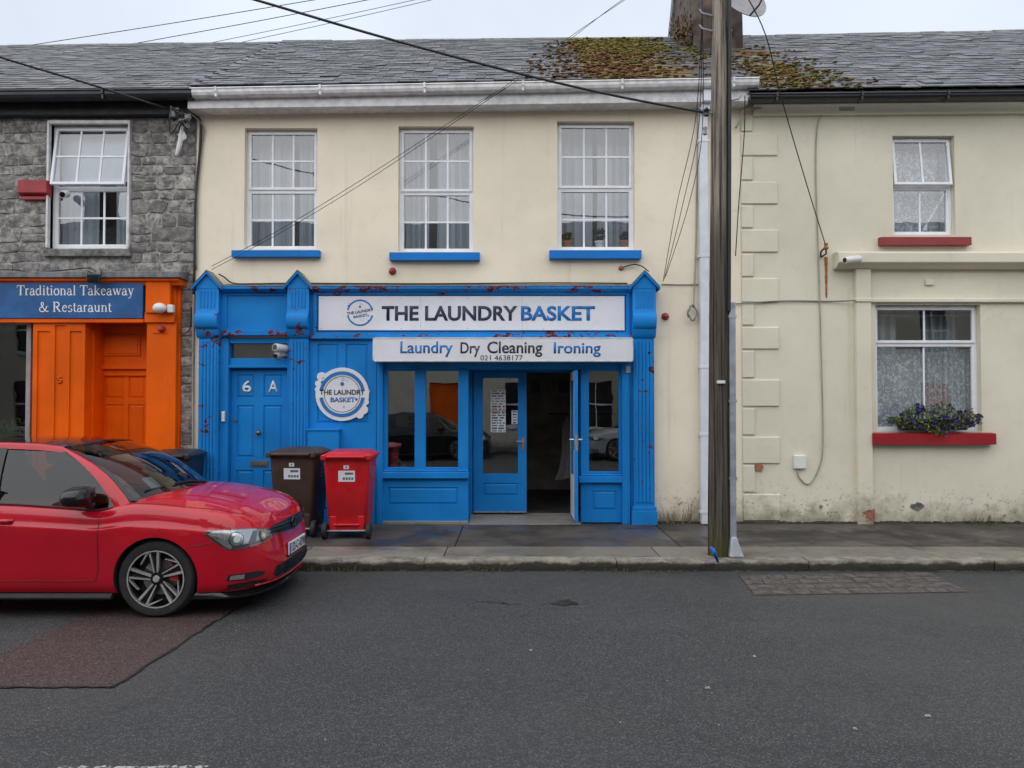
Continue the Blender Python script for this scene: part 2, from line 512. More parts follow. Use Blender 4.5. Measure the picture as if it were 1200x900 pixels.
    M['frame_grey'] = plain('grey_metal_edge', (.30, .30, .31), .5, .3, var=.2)
    M['white_plastic'] = plain('white_plastic', (.72, .72, .70), .4, var=.08)
    M['grey_plastic'] = plain('grey_plastic', (.30, .31, .33), .5, var=.15)
    M['dark_plastic'] = plain('dark_plastic', (.015, .016, .018), .5, var=.3)
    M['red_plastic'] = plain('red_wheelie_plastic', (.52, .008, .014), .38, var=.12, vs=5, bump=.08, bs=200)
    M['brown_plastic'] = plain('brown_wheelie_plastic', (.052, .030, .021), .48, var=.2, vs=5, bump=.08, bs=200)
    M['char_plastic'] = plain('charcoal_wheelie_plastic', (.020, .022, .028), .45, var=.2, vs=5, bump=.08, bs=200)
    M['alarm_red'] = plain('faded_red_plastic', (.33, .028, .035), .5, var=.2)
    M['rubber'] = plain('black_rubber', (.016, .016, .017), .75, var=.25, vs=12)
    M['brass'] = plain('aged_brass', (.30, .20, .08), .4, .9, var=.3)
    M['chrome'] = plain('bright_metal', (.62, .62, .63), .22, 1., var=.08)
    M['gold'] = plain('worn_brass_handle', (.55, .42, .26), .3, .9, var=.2)
    M['paper'] = plain('printed_paper', (.66, .69, .72), .8, var=.05)
    M['ink'] = plain('paper_ink', (.10, .12, .14), .8, var=.2)
    M['ink_red'] = plain('paper_red_ink', (.45, .05, .06), .8, var=.2)
    M['leaf'] = plain('plant_leaf', (.055, .10, .022), .6, var=.45, vs=30)
    M['leaf_lime'] = plain('lime_leaf', (.155, .19, .028), .6, var=.35, vs=30)
    M['leaf_dark'] = plain('dark_leaf', (.028, .06, .018), .6, var=.4, vs=30)
    M['petal'] = plain('violet_petal', (.035, .014, .12), .6, var=.5, vs=40)
    M['grass'] = plain('weed_grass', (.085, .105, .028), .8, var=.5, vs=30)
    M['grass_dry'] = plain('dry_weed_grass', (.20, .165, .085), .85, var=.4, vs=30)
    M['terracotta'] = plain('terracotta_pot', (.40, .16, .09), .8, var=.15)
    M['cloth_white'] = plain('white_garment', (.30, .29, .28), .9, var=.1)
    M['rust'] = plain('rust_streak', (.33, .12, .03), .9, var=.45, vs=22)
    M['brickred'] = plain('exposed_brick', (.30, .12, .075), .9, var=.3, vs=20, bump=.5)
    t = NT('worn_white_line')
    wm = t.ramp(t.noise(26, 6, .7), .46, .56)
    c = t.mix(wm, (.05, .05, .05), (.40, .39, .36))
    M['line_paint'] = t.done(t.bsdf(c, .75, 0, t.bump(t.noise(120, 2), .4, .005), .3))
    M['scrap'] = plain('weathered_scrap', (.22, .22, .215), .8, var=.3, vs=60)
    M['blue_tape'] = plain('blue_strap', (.02, .12, .45), .5, var=.3, vs=20)
    M['hedge'] = plain('opposite_orange', (.5, .12, .02), .6)
make_mats()

# ---------------------------------------------------------------- lettering
def text_part(body, name, x0, x1, z0, z1, y, mat, parent, ext=.003, off=0.0, rot=None, space=1.0):
    cu = bpy.data.curves.new(name, 'FONT')
    cu.body = body; cu.size = 1; cu.extrude = 0; cu.offset = off; cu.space_character = space
    cu.resolution_u = 4
    o = bpy.data.objects.new(name, cu); COL.objects.link(o)
    dg = bpy.context.evaluated_depsgraph_get(); dg.update()
    me = bpy.data.meshes.new_from_object(o.evaluated_get(dg))
    bpy.data.objects.remove(o); bpy.data.curves.remove(cu)
    xs = [v.co.x for v in me.vertices]; ys = [v.co.y for v in me.vertices]
    a, b, c, d = min(xs), max(xs), min(ys), max(ys)
    org = ORG[parent.name]
    cx, cz = (x0+x1)/2, (z0+z1)/2
    for v in me.vertices:
        X = x0 + (v.co.x-a)/(b-a)*(x1-x0); Z = z0 + (v.co.y-c)/(d-c)*(z1-z0)
        if rot:
            ca, sa = math.cos(rot), math.sin(rot)
            X, Z = cx+(X-cx)*ca-(Z-cz)*sa, cz+(X-cx)*sa+(Z-cz)*ca
        v.co = Vector((X, y-ext, Z)) - org
    bm = bmesh.new(); bm.from_mesh(me)
    r = bmesh.ops.extrude_face_region(bm, geom=bm.faces[:])
    bmesh.ops.translate(bm, verts=[g for g in r['geom'] if isinstance(g, bmesh.types.BMVert)], vec=(0, ext*.9, 0))
    bmesh.ops.recalc_face_normals(bm, faces=bm.faces)
    bm.to_mesh(me); bm.free()
    me.materials.clear(); me.materials.append(mat)
    o = bpy.data.objects.new(name, me); COL.objects.link(o)
    o.parent = parent; ORG[o.name] = org
    return o

def arc(cx, cy, rx, ry, a0, a1, n=10):
    return [(cx+rx*math.cos(rad(a0+(a1-a0)*i/n)), cy+ry*math.sin(rad(a0+(a1-a0)*i/n))) for i in range(n+1)]
SERIF = {
 'T': (.62, [([(.03,.655),(.59,.655)],.05), ([(.31,.02),(.31,.65)],.10), ([(.19,.015),(.43,.015)],.032), ([(.045,.66),(.03,.50)],.035), ([(.575,.66),(.59,.50)],.035)]),
 'R': (.68, [([(.14,.02),(.14,.65)],.10), ([(.03,.015),(.26,.015)],.032), ([(.03,.66),(.3,.66)],.035), (arc(.30,.50,.19,.155,90,-90),.085), ([(.14,.345),(.32,.345)],.035), ([(.30,.34),(.56,.02)],.10), ([(.5,.015),(.68,.015)],.032)]),
 'r': (.36, [([(.12,.02),(.12,.45)],.085), ([(.03,.015),(.23,.015)],.03), ([(.03,.44),(.12,.44)],.03), ([(.13,.34),(.2,.43),(.31,.43)],.065)]),
 'a': (.46, [(arc(.21,.30,.12,.14,170,0),.05), ([(.33,.32),(.33,.09),(.37,.03),(.44,.05)],.085), (arc(.19,.12,.13,.11,80,330),.065), ([(.2,.23),(.33,.28)],.035)]),
 'd': (.52, [(arc(.22,.225,.16,.21,60,300),.075), ([(.38,.03),(.38,.66)],.085), ([(.29,.65),(.38,.66)],.03), ([(.38,.02),(.48,.03)],.03)]),
 'i': (.28, [([(.14,.02),(.14,.45)],.085), ([(.04,.015),(.25,.015)],.03), ([(.05,.44),(.14,.44)],.03), ([(.14,.56),(.14,.64)],.09)]),
 't': (.30, [([(.13,.58),(.13,.08),(.18,.02),(.28,.05)],.08), ([(.03,.435),(.27,.435)],.035)]),
 'o': (.50, [(arc(.17,.225,.0,.0,0,1,1),.01), (arc(.25,.225,.18,.215,100,260),.08), (arc(.25,.225,.18,.215,80,-80),.08), (arc(.25,.225,.17,.21,70,110),.04), (arc(.25,.225,.17,.21,-110,-70),.04)]),
 'n': (.52, [([(.12,.02),(.12,.45)],.085), ([(.03,.015),(.22,.015)],.03), ([(.03,.44),(.12,.44)],.03), ([(.13,.35),(.22,.43),(.33,.42),(.39,.33)],.05), ([(.39,.34),(.39,.02)],.085), ([(.30,.015),(.49,.015)],.03)]),
 'l': (.28, [([(.14,.02),(.14,.67)],.085), ([(.04,.015),(.25,.015)],.03), ([(.05,.66),(.14,.66)],.03)]),
 'k': (.52, [([(.12,.02),(.12,.67)],.085), ([(.03,.015),(.22,.015)],.03), ([(.04,.66),(.12,.66)],.03), ([(.14,.2),(.38,.43)],.04), ([(.2,.26),(.43,.02)],.085), ([(.36,.015),(.51,.015)],.03), ([(.28,.435),(.47,.435)],.03)]),
 'e': (.45, [(arc(.24,.225,.16,.21,20,320),.07), ([(.09,.27),(.39,.27)],.035)]),
 'w': (.72, [([(.1,.44),(.24,.02)],.085), ([(.24,.02),(.36,.40)],.04), ([(.34,.44),(.50,.02)],.085), ([(.50,.02),(.62,.43)],.04), ([(.02,.435),(.2,.435)],.03), ([(.28,.435),(.44,.435)],.03), ([(.54,.435),(.7,.435)],.03)]),
 'y': (.50, [([(.1,.44),(.27,.03)],.085), ([(.41,.43),(.22,-.15),(.12,-.20),(.06,-.17)],.045), ([(.02,.435),(.2,.435)],.03), ([(.32,.435),(.49,.435)],.03)]),
 's': (.38, [(arc(.19,.335,.11,.10,20,250),.06), (arc(.19,.12,.13,.11,70,-160),.065)]),
 'u': (.52, [([(.12,.44),(.12,.12),(.2,.03),(.32,.05),(.38,.12)],.075), ([(.38,.45),(.38,.02)],.085), ([(.03,.44),(.12,.44)],.03), ([(.3,.44),(.38,.44)],.03), ([(.38,.015),(.49,.02)],.03)]),
 '&': (.78, [([(.62,.36),(.5,.12),(.36,.02),(.2,.02),(.08,.12),(.1,.25),(.3,.38),(.38,.5),(.34,.62),(.26,.65),(.2,.6),(.2,.5),(.3,.34),(.5,.1),(.62,.02),(.75,.06)],.07), ([(.52,.38),(.74,.38)],.03)]),
 ' ': (.26, []),
}
def serif_part(body, name, x0, x1, zbase, cap, y, mat, parent, ext=.003):
    mb = MB(); tot = sum(SERIF[c][0] for c in body); k = (x1-x0)/tot; kz = cap/.67; cx = x0
    org = y
    for c in body:
        wd, strokes = SERIF[c]
        for pts, wid in strokes:
            hw = wid*1.05/2
            q = [Vector((cx+px*k, zbase+pz*kz)) for px, pz in pts]
            L, Rr = [], []
            for i, p in enumerate(q):
                t = q[min(i+1, len(q)-1)]-q[max(i-1, 0)]
                if t.length < 1e-9: t = Vector((1, 0))
                t.normalize(); nn = Vector((-t.y, t.x))*hw*(k+kz)/2
                L.append(p+nn); Rr.append(p-nn)
            n = len(q)
            vs = [(p.x, y-ext-rnd.random()*.0006, p.y) for p in L]+[(p.x, y-ext-.0003, p.y) for p in Rr]
            mb.add(vs, [(i, i+1, n+i+1, n+i) for i in range(n-1)])
        cx += wd*k
    # make every face look towards the street
    f2 = []
    for f in mb.f:
        a, b, c = (mb.v[f[0]], mb.v[f[1]], mb.v[f[2]])
        f2.append(f if (b-a).cross(c-a).y < 0 else f[::-1])
    mb.f = f2
    return mb.build(name, mat, parent, fix=False)
# ================================================================ ground, road, pavement
D = 10.6            # front wall plane of the terrace
PV = 0.11           # pavement height
KY = 8.12           # kerb face
def G(u, v, z0=0.0):
    a, b = (u - 600) / FPX, (450 - v) / FPX
    dy, dz = CP - b * SP, SP + b * CP
    t = (z0 - CAM_H) / dz
    return Vector((a * t, dy * t, z0))

def struct(o): o['kind'] = 'structure'; return o
g = MB().add([(-400, -400, -.06), (400, -400, -.06), (400, 500, -.06), (-400, 500, -.06)], [(0, 1, 2, 3)])
struct(g.build('ground', MT['asphalt'], org=(0, 0, -.06)))
g = MB(); g.box(-60, 60, -4.0, KY+.02, -.05, 0)
struct(g.build('road', MT['asphalt'], org=(0, 0, 0)))
# older brown reinstatement in the carriageway, laid as its own sheet
pts = [(-70, 797), (-70, 806), (133, 806), (268, 719), (330, 682), (150, 690), (108, 718), (0, 768)]
gp = [G(u, v) for u, v in pts]
g = MB().add([(p.x, p.y, .004) for p in gp], [tuple(range(len(gp)))])
rp = struct(g.build('road_patch', MT['asphalt_patch'], org=(0, 0, 0), fix=False))
if rp.data.polygons[0].normal.z < 0: rp.data.flip_normals()
def jitter_line(a, b, n, j, w0):
    mb = MB(); L = []
    for i in range(n+1):
        p = a.lerp(b, i/n) + Vector((rnd.uniform(-j, j), rnd.uniform(-j, j), 0))
        L.append((p, w0*rnd.uniform(.4, 1.4)))
    t = (b-a).normalized(); nn = Vector((-t.y, t.x, 0))
    vs = [p+nn*w for p, w in L]+[p-nn*w for p, w in L]
    for q in vs: q.z = .0075
    mb.add(vs, [(n+1+i, n+1+i+1, i+1, i) for i in range(n)])
    return mb
tar = MB()
for a, b in ((2, 1), (2, 3), (3, 4)):
    j = jitter_line(gp[a], gp[b], 26, .012, .012)
    tar.add(j.v, j.f)
for a, b in (((268, 718), (300, 706)), ((560, 705), (610, 709))):
    j = jitter_line(G(*a), G(*b), 22, .02, .006)
    tar.add(j.v, j.f)
o = struct(tar.build('road_joint', MT['crack'], org=(0, 0, 0), fix=False))
for p in o.data.polygons:
    if p.normal.z < 0: o.data.flip_normals(); break
# worn broken centre line at the photographer's feet
g = MB()
a0, a1 = G(70, 898).x, G(245, 898).x
yy0, yy1 = G(150, 912).y, G(150, 898).y
n = 40
vs, fs = [], []
for i in range(n+1):
    x = a0+(a1-a0)*i/n
    vs += [(x, yy0+rnd.uniform(-.006, .006), .004), (x, yy1+rnd.uniform(-.012, .006), .004)]
fs = [(2*i, 2*i+2, 2*i+3, 2*i+1) for i in range(n)]
g.add(vs, fs)
struct(g.build('road_marking', MT['line_paint'], org=(0, 0, 0), fix=False))

# ---- setts inset in the road by the pole
st = MB()
c = [G(884, 698), G(1136, 694), G(1088, 671), G(866, 675)]
st.add([(p.x, p.y, .004) for p in c], [(0, 1, 2, 3)])
sett_bed = struct(st.build('sett_patch', MT['asphalt_patch'], org=(0, 0, 0), fix=False))
nc, nr = 11, 4
for r in range(nr):
    for k in range(nc):
        sh = .5 if r % 2 else 0
        u0, u1 = max(0, (k-sh)/nc), min(1, (k+1-sh)/nc)
        if k == nc-1: u1 = 1
        v0, v1 = r/nr, (r+1)/nr
        def Q(u, v): return c[0].lerp(c[1], u).lerp(c[3].lerp(c[2], u), v)
        du, dv = .0025, .022
        if u1-u0 < .02: continue
        q = [Q(u0+du, v0+dv), Q(u1-du, v0+dv), Q(u1-du, v1-dv), Q(u0+du, v1-dv)]
        h = .006+rnd.uniform(0, .005)
        ctr = sum(q, Vector())/4
        mb = MB()
        lo = [p+Vector((0, 0, .003)) for p in q]
        hi = [ctr+(p-ctr)*.95+Vector((0, 0, h+rnd.uniform(-.002, .002))) for p in q]
        mb.add(lo+hi, [(0, 1, 5, 4), (1, 2, 6, 5), (2, 3, 7, 6), (3, 0, 4, 7), (4, 5, 6, 7)])
        mb.build('sett', MT['sett'], sett_bed)

# ---- pavement : rear bays of dark concrete, edge strip along the kerb
bed = MB(); bed.box(-40, 40, KY+.06, D+.5, -.05, PV-.02)
pav = struct(bed.build('pavement', MT['crack'], org=(0, 0, 0)))
ST = KY+.78
def slab(x0, x1, y0, y1, z, mat, name='slab', nx=6, parent=None, jz=.004, front=False):
    mb = MB()
    def f(u, v):
        x = x0+(x1-x0)*u; y = y0+(y1-y0)*v
        return Vector((x, y, z+rnd.uniform(-jz, jz)*.4))
    mb.grid(f, nx, 2)
    n = len(mb.v); w_ = nx+1
    per = [i for i in range(w_)]+[w_*j+nx for j in (1, 2)]+[2*w_+i for i in range(nx-1, -1, -1)]+[w_]
    lowv = [Vector((mb.v[i].x, mb.v[i].y, z-.06)) for i in per]
    m = len(per)
    mb.add(lowv, [])
    for i in range(m):
        mb.f.append([per[i], n+i, n+(i+1) % m, per[(i+1) % m]]); mb.mi.append(0)
    return mb.build(name, mat, parent, bev=.006)
xs = [-16, -13.4, -10.9, -8.2, -6.1, -3.55, -.66, 1.95, 2.62, 4.75, 7.4, 9.9, 12.5, 15]
for i in range(len(xs)-1):
    slab(xs[i]+.006, xs[i+1]-.006, ST+.006, D+.02, PV, MT['pave'], parent=pav)
xs2 = [-16, -13.7, -11.4, -9.1, -6.8, -4.9, -2.75, -2.3, -.74, 1.6, 2.33, 4.6, 7.1, 9.6, 12.2, 15]
for i in range(len(xs2)-1):
    slab(xs2[i]+.005, xs2[i+1]-.005, KY+.20, ST, PV+.002, MT['pave_strip'], parent=pav)
# kerb : long worn stones, some higher than others
kb = MB(); kb.box(-40, 40, KY+.03, KY+.08, -.05, PV-.03)
kerb = struct(kb.build('kerb', MT['kerb'], org=(0, 0, 0)))
x = -16.0
while x < 15:
    L = rnd.uniform(1.5, 2.3)
    z1 = PV+rnd.uniform(-.004, .006)
    yo = rnd.uniform(-.010, .010)
    mb = MB(); nx = 12
    prof = [(KY+yo+.012, -.04), (KY+yo+.004, .035), (KY+yo+.002, z1-.028), (KY+yo+.02, z1-.004), (KY+.197, z1)]
    def f(u, v):
        k = min(int(round(v*4)), 4)
        p = prof[k]
        return Vector((x+.004+(L-.008)*u, p[0]+rnd.uniform(-.007, .007)*(k < 4), p[1]+rnd.uniform(-.005, .005)*(k in (1, 2, 3))))
    mb.grid(f, nx, 4)
    n = len(mb.v)
    mb.f += [[0, nx+1, 2*(nx+1), 3*(nx+1), 4*(nx+1)], [nx, 5*(nx+1)-1, 4*(nx+1)-1, 3*(nx+1)-1, 2*(nx+1)-1]]; mb.mi += [0, 0]
    mb.build('kerb_stone', MT['kerb'], kerb, smooth=True, ang=50)
    x += L

# ---- far pavement behind the viewer
bo = MB(); bo.box(-40, 40, -6.6, -4.0, -.05, .12)
struct(bo.build('opposite_pavement', MT['pave'], org=(0, -5, 0)))
# ================================================================ the terrace
DB = D + 8.0        # back wall
RY = D + 4.0        # ridge line
EY = D - .30        # eaves line

def holed(mb, x0, x1, z0, z1, y, holes, reveal):
    xs = sorted({x0, x1, *[h[0] for h in holes], *[h[1] for h in holes]})
    zs = sorted({z0, z1, *[h[2] for h in holes], *[h[3] for h in holes]})
    xs = [a for a in xs if x0 <= a <= x1]; zs = [a for a in zs if z0 <= a <= z1]
    def inh(a, b): return any(h[0] < a < h[1] and h[2] < b < h[3] for h in holes)
    for i in range(len(xs)-1):
        for j in range(len(zs)-1):
            if inh((xs[i]+xs[i+1])/2, (zs[j]+zs[j+1])/2): continue
            a, b, c, d = xs[i], xs[i+1], zs[j], zs[j+1]
            mb.add([(a, y, c), (b, y, c), (b, y, d), (a, y, d)], [(0, 1, 2, 3)])
    for h in holes:
        a, b, c, d = max(h[0], x0), min(h[1], x1), max(h[2], z0), min(h[3], z1)
        e = y+reveal
        mb.add([(a, y, c), (a, e, c), (a, e, d), (a, y, d)], [(0, 3, 2, 1)])
        mb.add([(b, y, c), (b, e, c), (b, e, d), (b, y, d)], [(0, 1, 2, 3)])
        mb.add([(a, y, d), (b, y, d), (b, e, d), (a, e, d)], [(3, 2, 1, 0)])
        mb.add([(a, y, c), (b, y, c), (b, e, c), (a, e, c)], [(0, 1, 2, 3)])
    return mb

def shell(mb, x0, x1, ze, zr, dz=0.0):
    """back wall and party walls"""
    mb.add([(x0, DB, 0), (x1, DB, 0), (x1, DB, ze), (x0, DB, ze)], [(0, 1, 2, 3)])
    for x, e, r in ((x0+.03, ze, zr[0]), (x1-.03, ze+dz, zr[1])):
        mb.add([(x, D, 0), (x, DB, 0), (x, DB, e+.05), (x, RY, r-.045), (x, D+.3, e+.32), (x, D, e+.14)], [(0, 1, 2, 3, 4, 5)])
    mb.add([(x0, D+.3, 3.02), (x1, D+.3, 3.02), (x1, DB, 3.02), (x0, DB, 3.02)], [(0, 1, 2, 3)])

def slate_roof(house, x0, x1, eL, eR, rL, rR, tidy=1.0, skip=None):
    """roof deck, slates (nearest courses as single pieces), ridge tiles"""
    bL, bR = Vector((x0, EY, eL)), Vector((x1, EY, eR))
    tL, tR = Vector((x0, RY, rL)), Vector((x1, RY, rR))
    dk = MB()
    off = Vector((0, 0, -.03))
    dk.add([bL+off, bR+off, tR+off, tL+off], [(0, 1, 2, 3)])
    dk.add([tL+off, tR+off, Vector((x1, DB+.3, eR-.1)), Vector((x0, DB+.3, eL-.1))], [(0, 1, 2, 3)])
    roof = dk.build('roof', MT['slate_far'], house, fix=False)
    a = roof.data.attributes.new('rnd', 'FLOAT', 'FACE')
    for i in range(2): a.data[i].value = .3
    L = ((tL-bL).length + (tR-bR).length)/2
    ex, wd, ln = .172, .26, .31
    rows = int(L/ex)
    one = MB(); one.box(-wd/2+.004, wd/2-.004, 0, ln, 0, .015)
    me = bpy.data.meshes.new('slate'); me.from_pydata([tuple(p) for p in one.v], [], one.f); me.materials.append(MT['slate'])
    far = MB(); fr = []
    cnt = 0
    for r in range(rows):
        v = (r*ex)/L
        p0, p1 = bL.lerp(tL, v), bR.lerp(tR, v)
        X = (p1-p0).normalized()
        n = int(math.ceil((x1-x0)/wd))
        for k in range(-1, n+1):
            s = (k+.5+(.5 if r % 2 else 0))*wd
            if s < wd*.3 or s > (x1-x0)-wd*.3: continue
            base = p0 + X*s
            up = (tL.lerp(tR, s/(x1-x0))-bL.lerp(bR, s/(x1-x0))).normalized()
            N = X.cross(up).normalized()
            jr = rnd.gauss(0, .022)*tidy
            lift = .016+abs(rnd.gauss(0, .008))*tidy
            slip = rnd.gauss(0, .016)*tidy
            if rnd.random() < .03*tidy: slip -= .03; jr *= 3
            tilt = .040+rnd.uniform(-.012, .012)*tidy
            up2 = (up*math.cos(tilt)-N*math.sin(tilt))
            m = Matrix((X, up2, X.cross(up2))).transposed().to_4x4() @ Matrix.Rotation(jr, 4, 'Z')
            m.translation = base + up*slip + N*lift
            if cnt < 290:
                o = bpy.data.objects.new('slate', me); COL.objects.link(o)
                o.parent = roof
                m.translation -= ORG[roof.name]
                o.matrix_local = m
                cnt += 1
            else:
                far.add([m @ q for q in one.v], [f for f in one.f])
                fr += [rnd.random()]*6
    o = far.build('slate_courses', MT['slate_far'], roof, fix=False)
    o['kind'] = 'stuff'
    a = o.data.attributes.new('rnd', 'FLOAT', 'FACE'); a.data.foreach_set('value', fr)
    # ridge tiles
    n = int((x1-x0)/.46)
    for k in range(n):
        q0 = tL.lerp(tR, k/n); q1 = tL.lerp(tR, (k+1)/n)
        mb = MB(); dz = rnd.uniform(-.006, .008)
        pr = [(-.15, -.075), (-.06, .015), (0, .035), (.06, .015), (.15, -.075), (.0, -.02)]
        mb.xprism([(RY+a_, q0.z+b_+dz) for a_, b_ in pr], q0.x+.004, q1.x-.004, q1.z-q0.z)
        mb.build('ridge_tile', MT['ridge'], roof, smooth=True, ang=60)
    return roof

def gutter(house, x0, x1, zL, zR, mat, name='gutter', depth=.13, ht=.115, y=None, brackets=True, step=1.4):
    y = EY-.10 if y is None else y
    mb = MB()
    prof = [(y, zL), (y-.008, zL-.012), (y+.004, zL-.03), (y+.006, zL-ht*.55), (y+.022, zL-ht*.85), (y+.05, zL-ht), (y+depth, zL-ht), (y+depth, zL), (y+depth-.012, zL), (y+depth-.012, zL-ht+.014), (y+.05, zL-ht+.014), (y+.03, zL-ht*.8), (y+.014, zL-.012)]
    mb.xprism(prof, x0, x1, zR-zL)
    g_ = mb.build(name, mat, house)
    if brackets:
        x = x0+.35
        while x < x1:
            t = (x-x0)/(x1-x0); z = zL+(zR-zL)*t
            mb = MB()
            mb.box(x-.014, x+.014, y-.016, y+.02, z-ht*.55, z+.006)
            mb.box(x-.014, x+.014, y+.0, y+depth, z-ht-.010, z-ht*.50)
            mb.build('gutter_bracket', mat, g_)
            x += step*rnd.uniform(.9, 1.1)
    return g_

def sash_window(house, u0, v0, u1, v1, vm, nx, nyt, nyb, open_deg=0, label=None, side_vent=False, dy=.10, fw=.042, mat='upvc', gl='glass', barw=.026):
    x0, x1, z0, z1 = R(u0, v0, u1, v1, D)
    y = D+dy
    zm = PZ(vm, D)
    mb = MB()
    T = .07
    mb.box(x0, x0+fw, y, y+T, z0, z1); mb.box(x1-fw, x1, y, y+T, z0, z1)
    mb.box(x0+fw, x1-fw, y, y+T, z1-fw, z1); mb.box(x0+fw, x1-fw, y, y+T, z0, z0+fw)
    mb.box(x0+fw, x1-fw, y+.003, y+T, zm-fw*.5, zm+fw*.5)
    win = mb.build('window', MT[mat], house, bev=.004)
    def sash(a, b, c, d, nx, ny, deg, name):
        xf = None
        if deg:
            h = Vector((0, y, d))
            xf = Matrix.Translation(h) @ Matrix.Rotation(rad(-deg), 4, 'X') @ Matrix.Translation(-h)
        s = .040
        yf = y-.014 if deg or name == 'top_sash' else y+.006
        m = MB(xf)
        m.box(a, a+s, yf, yf+.05, c, d); m.box(b-s, b, yf, yf+.05, c, d)
        m.box(a+s, b-s, yf, yf+.05, d-s, d); m.box(a+s, b-s, yf, yf+.05, c, c+s)
        m.build('sash', MT[mat], win, bev=.005)
        a, b, c, d = a+s, b-s, c+s, d-s
        for i in range(1, nx):
            x = a+(b-a)*i/nx; m = MB(xf); m.box(x-barw/2, x+barw/2, yf+.018, yf+.036, c, d); m.build('glazing_bar', MT[mat], win)
        for j in range(1, ny):
            z = c+(d-c)*j/ny; m = MB(xf); m.box(a, b, yf+.0165, yf+.0345, z-barw/2, z+barw/2); m.build('glazing_bar', MT[mat], win)
        for i in range(nx):
            for j in range(ny):
                m = MB(xf)
                X0, X1 = a+(b-a)*i/nx, a+(b-a)*(i+1)/nx; Z0, Z1 = c+(d-c)*j/ny, c+(d-c)*(j+1)/ny
                m.add([(X0, yf+.026, Z0), (X1, yf+.026, Z0), (X1, yf+.026, Z1), (X0, yf+.026, Z1)], [(0, 1, 2, 3)])
                m.build('pane', MT[gl], win, fix=False)
    g_ = .006
    sash(x0+fw*.6, x1-fw*.6, zm+.004, z1-fw*.6, nx, nyt, open_deg, 'top_sash')
    sash(x0+fw*.6, x1-fw*.6, z0+fw*.6, zm-.004, nx, nyb, 0, 'bottom_sash')
    return win
def sill(win, u0, v0, u1, v1, mat, proj=.10):
    x0, x1, z0, z1 = R(u0, v0, u1, v1, D-proj)
    mb = MB(); mb.xprism([(D-proj, z0), (D-proj, z1-.012), (D+.12, z1+.006), (D+.12, z0)], x0, x1)
    return mb.build('sill', MT[mat], win, bev=.005)

def curtain(label, x0, x1, z0, z1, y, mat, folds=10, amp=.02, group=None, nx=60, gather=None):
    mb = MB()
    ph = rnd.uniform(0, 6)
    def f(u, v):
        k = folds*2*math.pi
        a = amp*(math.sin(u*k+ph)+.45*math.sin(u*k*1.73+1+ph))
        xx = x0+(x1-x0)*u+.006*math.sin(u*k*2+v*3)
        if gather: xx = gather(u, v, xx)
        return Vector((xx, y+a*(.8+.3*v), z0+(z1-z0)*v))
    mb.grid(f, nx, 8)
    o = mb.build('curtain', MT[mat], smooth=True, ang=180, fix=False)
    return tag(o, label, 'curtain', group)

# ---------------------------------------------------------------- house B : the laundry
bx0, bx1 = PX(228, D), PX(869, D)
HB = thing('laundry_house', 'cream rendered house with blue laundry shopfront and three upstairs sash windows', 'house', ((bx0+bx1)/2, D+4, 0))
winB = [(287, 150, 371, 292, 221), (467, 148, 555, 295, 223), (653, 142, 744, 293, 219)]
holes = [R(a, b, c, d, D) for a, b, c, d, e in winB]
DOOR6 = R(264, 398, 340, 640, D)
SHOP = R(440, 420, 741, 640, D)
eB = (PZ(104, EY), PZ(94, EY))
wb = MB()
holed(wb, bx0, bx1, 0.0, eB[1]+.1, D, holes+[(DOOR6[0], DOOR6[1], .11, DOOR6[3]), (SHOP[0], SHOP[1], .11, SHOP[3])], .14)
shell(wb, bx0, bx1, eB[0], (PZ(50, RY), PZ(45.5, RY)), eB[1]-eB[0])
wallB = wb.build('wall', MT['cream'], HB, fix=False)
for i, (a, b, c, d, e) in enumerate(winB):
    wn = sash_window(HB, a, b, c, d, e, 3, 2, 2)
    su = [(271, 292, 374, 301), (456, 294.5, 562, 305), (644, 292, 752, 303)][i]
    sill(wn, *su, 'blue_sill')
    x0, x1, z0, z1 = R(a, b, c, d, D)
    lab = ['white curtains drawn in the left upstairs window above the blue shopfront', 'white curtains drawn in the middle upstairs window above the blue shopfront', 'white curtains drawn in the right upstairs window behind the potted plants'][i]
    gp_ = [.60, .42, .52][i]; gw = [.05, .06, .03][i]
    sidew = ['left', 'right']
    for k_, (ua, ub) in enumerate(((-.04, gp_-gw), (gp_+gw, 1.04))):
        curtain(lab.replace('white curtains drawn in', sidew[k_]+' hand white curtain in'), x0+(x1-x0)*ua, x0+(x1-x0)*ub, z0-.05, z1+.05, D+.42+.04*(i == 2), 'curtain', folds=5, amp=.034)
roofB = slate_roof(HB, bx0-.02, bx1+.02, eB[0]+.02, eB[1]+.02, PZ(50, RY), PZ(45.5, RY), tidy=.62)
gutter(HB, PX(222, EY-.1, 105), PX(890, EY-.1, 95), PZ(102.5, EY-.1), PZ(90, EY-.1), MT['upvc_dirty'])
mb = MB()      # fascia and soffit
mb.xprism([(EY+.03, eB[0]-.26), (EY+.03, eB[0]-.06), (EY+.055, eB[0]-.06), (EY+.055, eB[0]-.235), (D+.01, eB[0]-.235), (D+.01, eB[0]-.26)], PX(228, D)-.02, PX(882, EY), eB[1]-eB[0]-.015)
mb.build('fascia_board', MT['upvc_dirty'], HB, bev=.004)

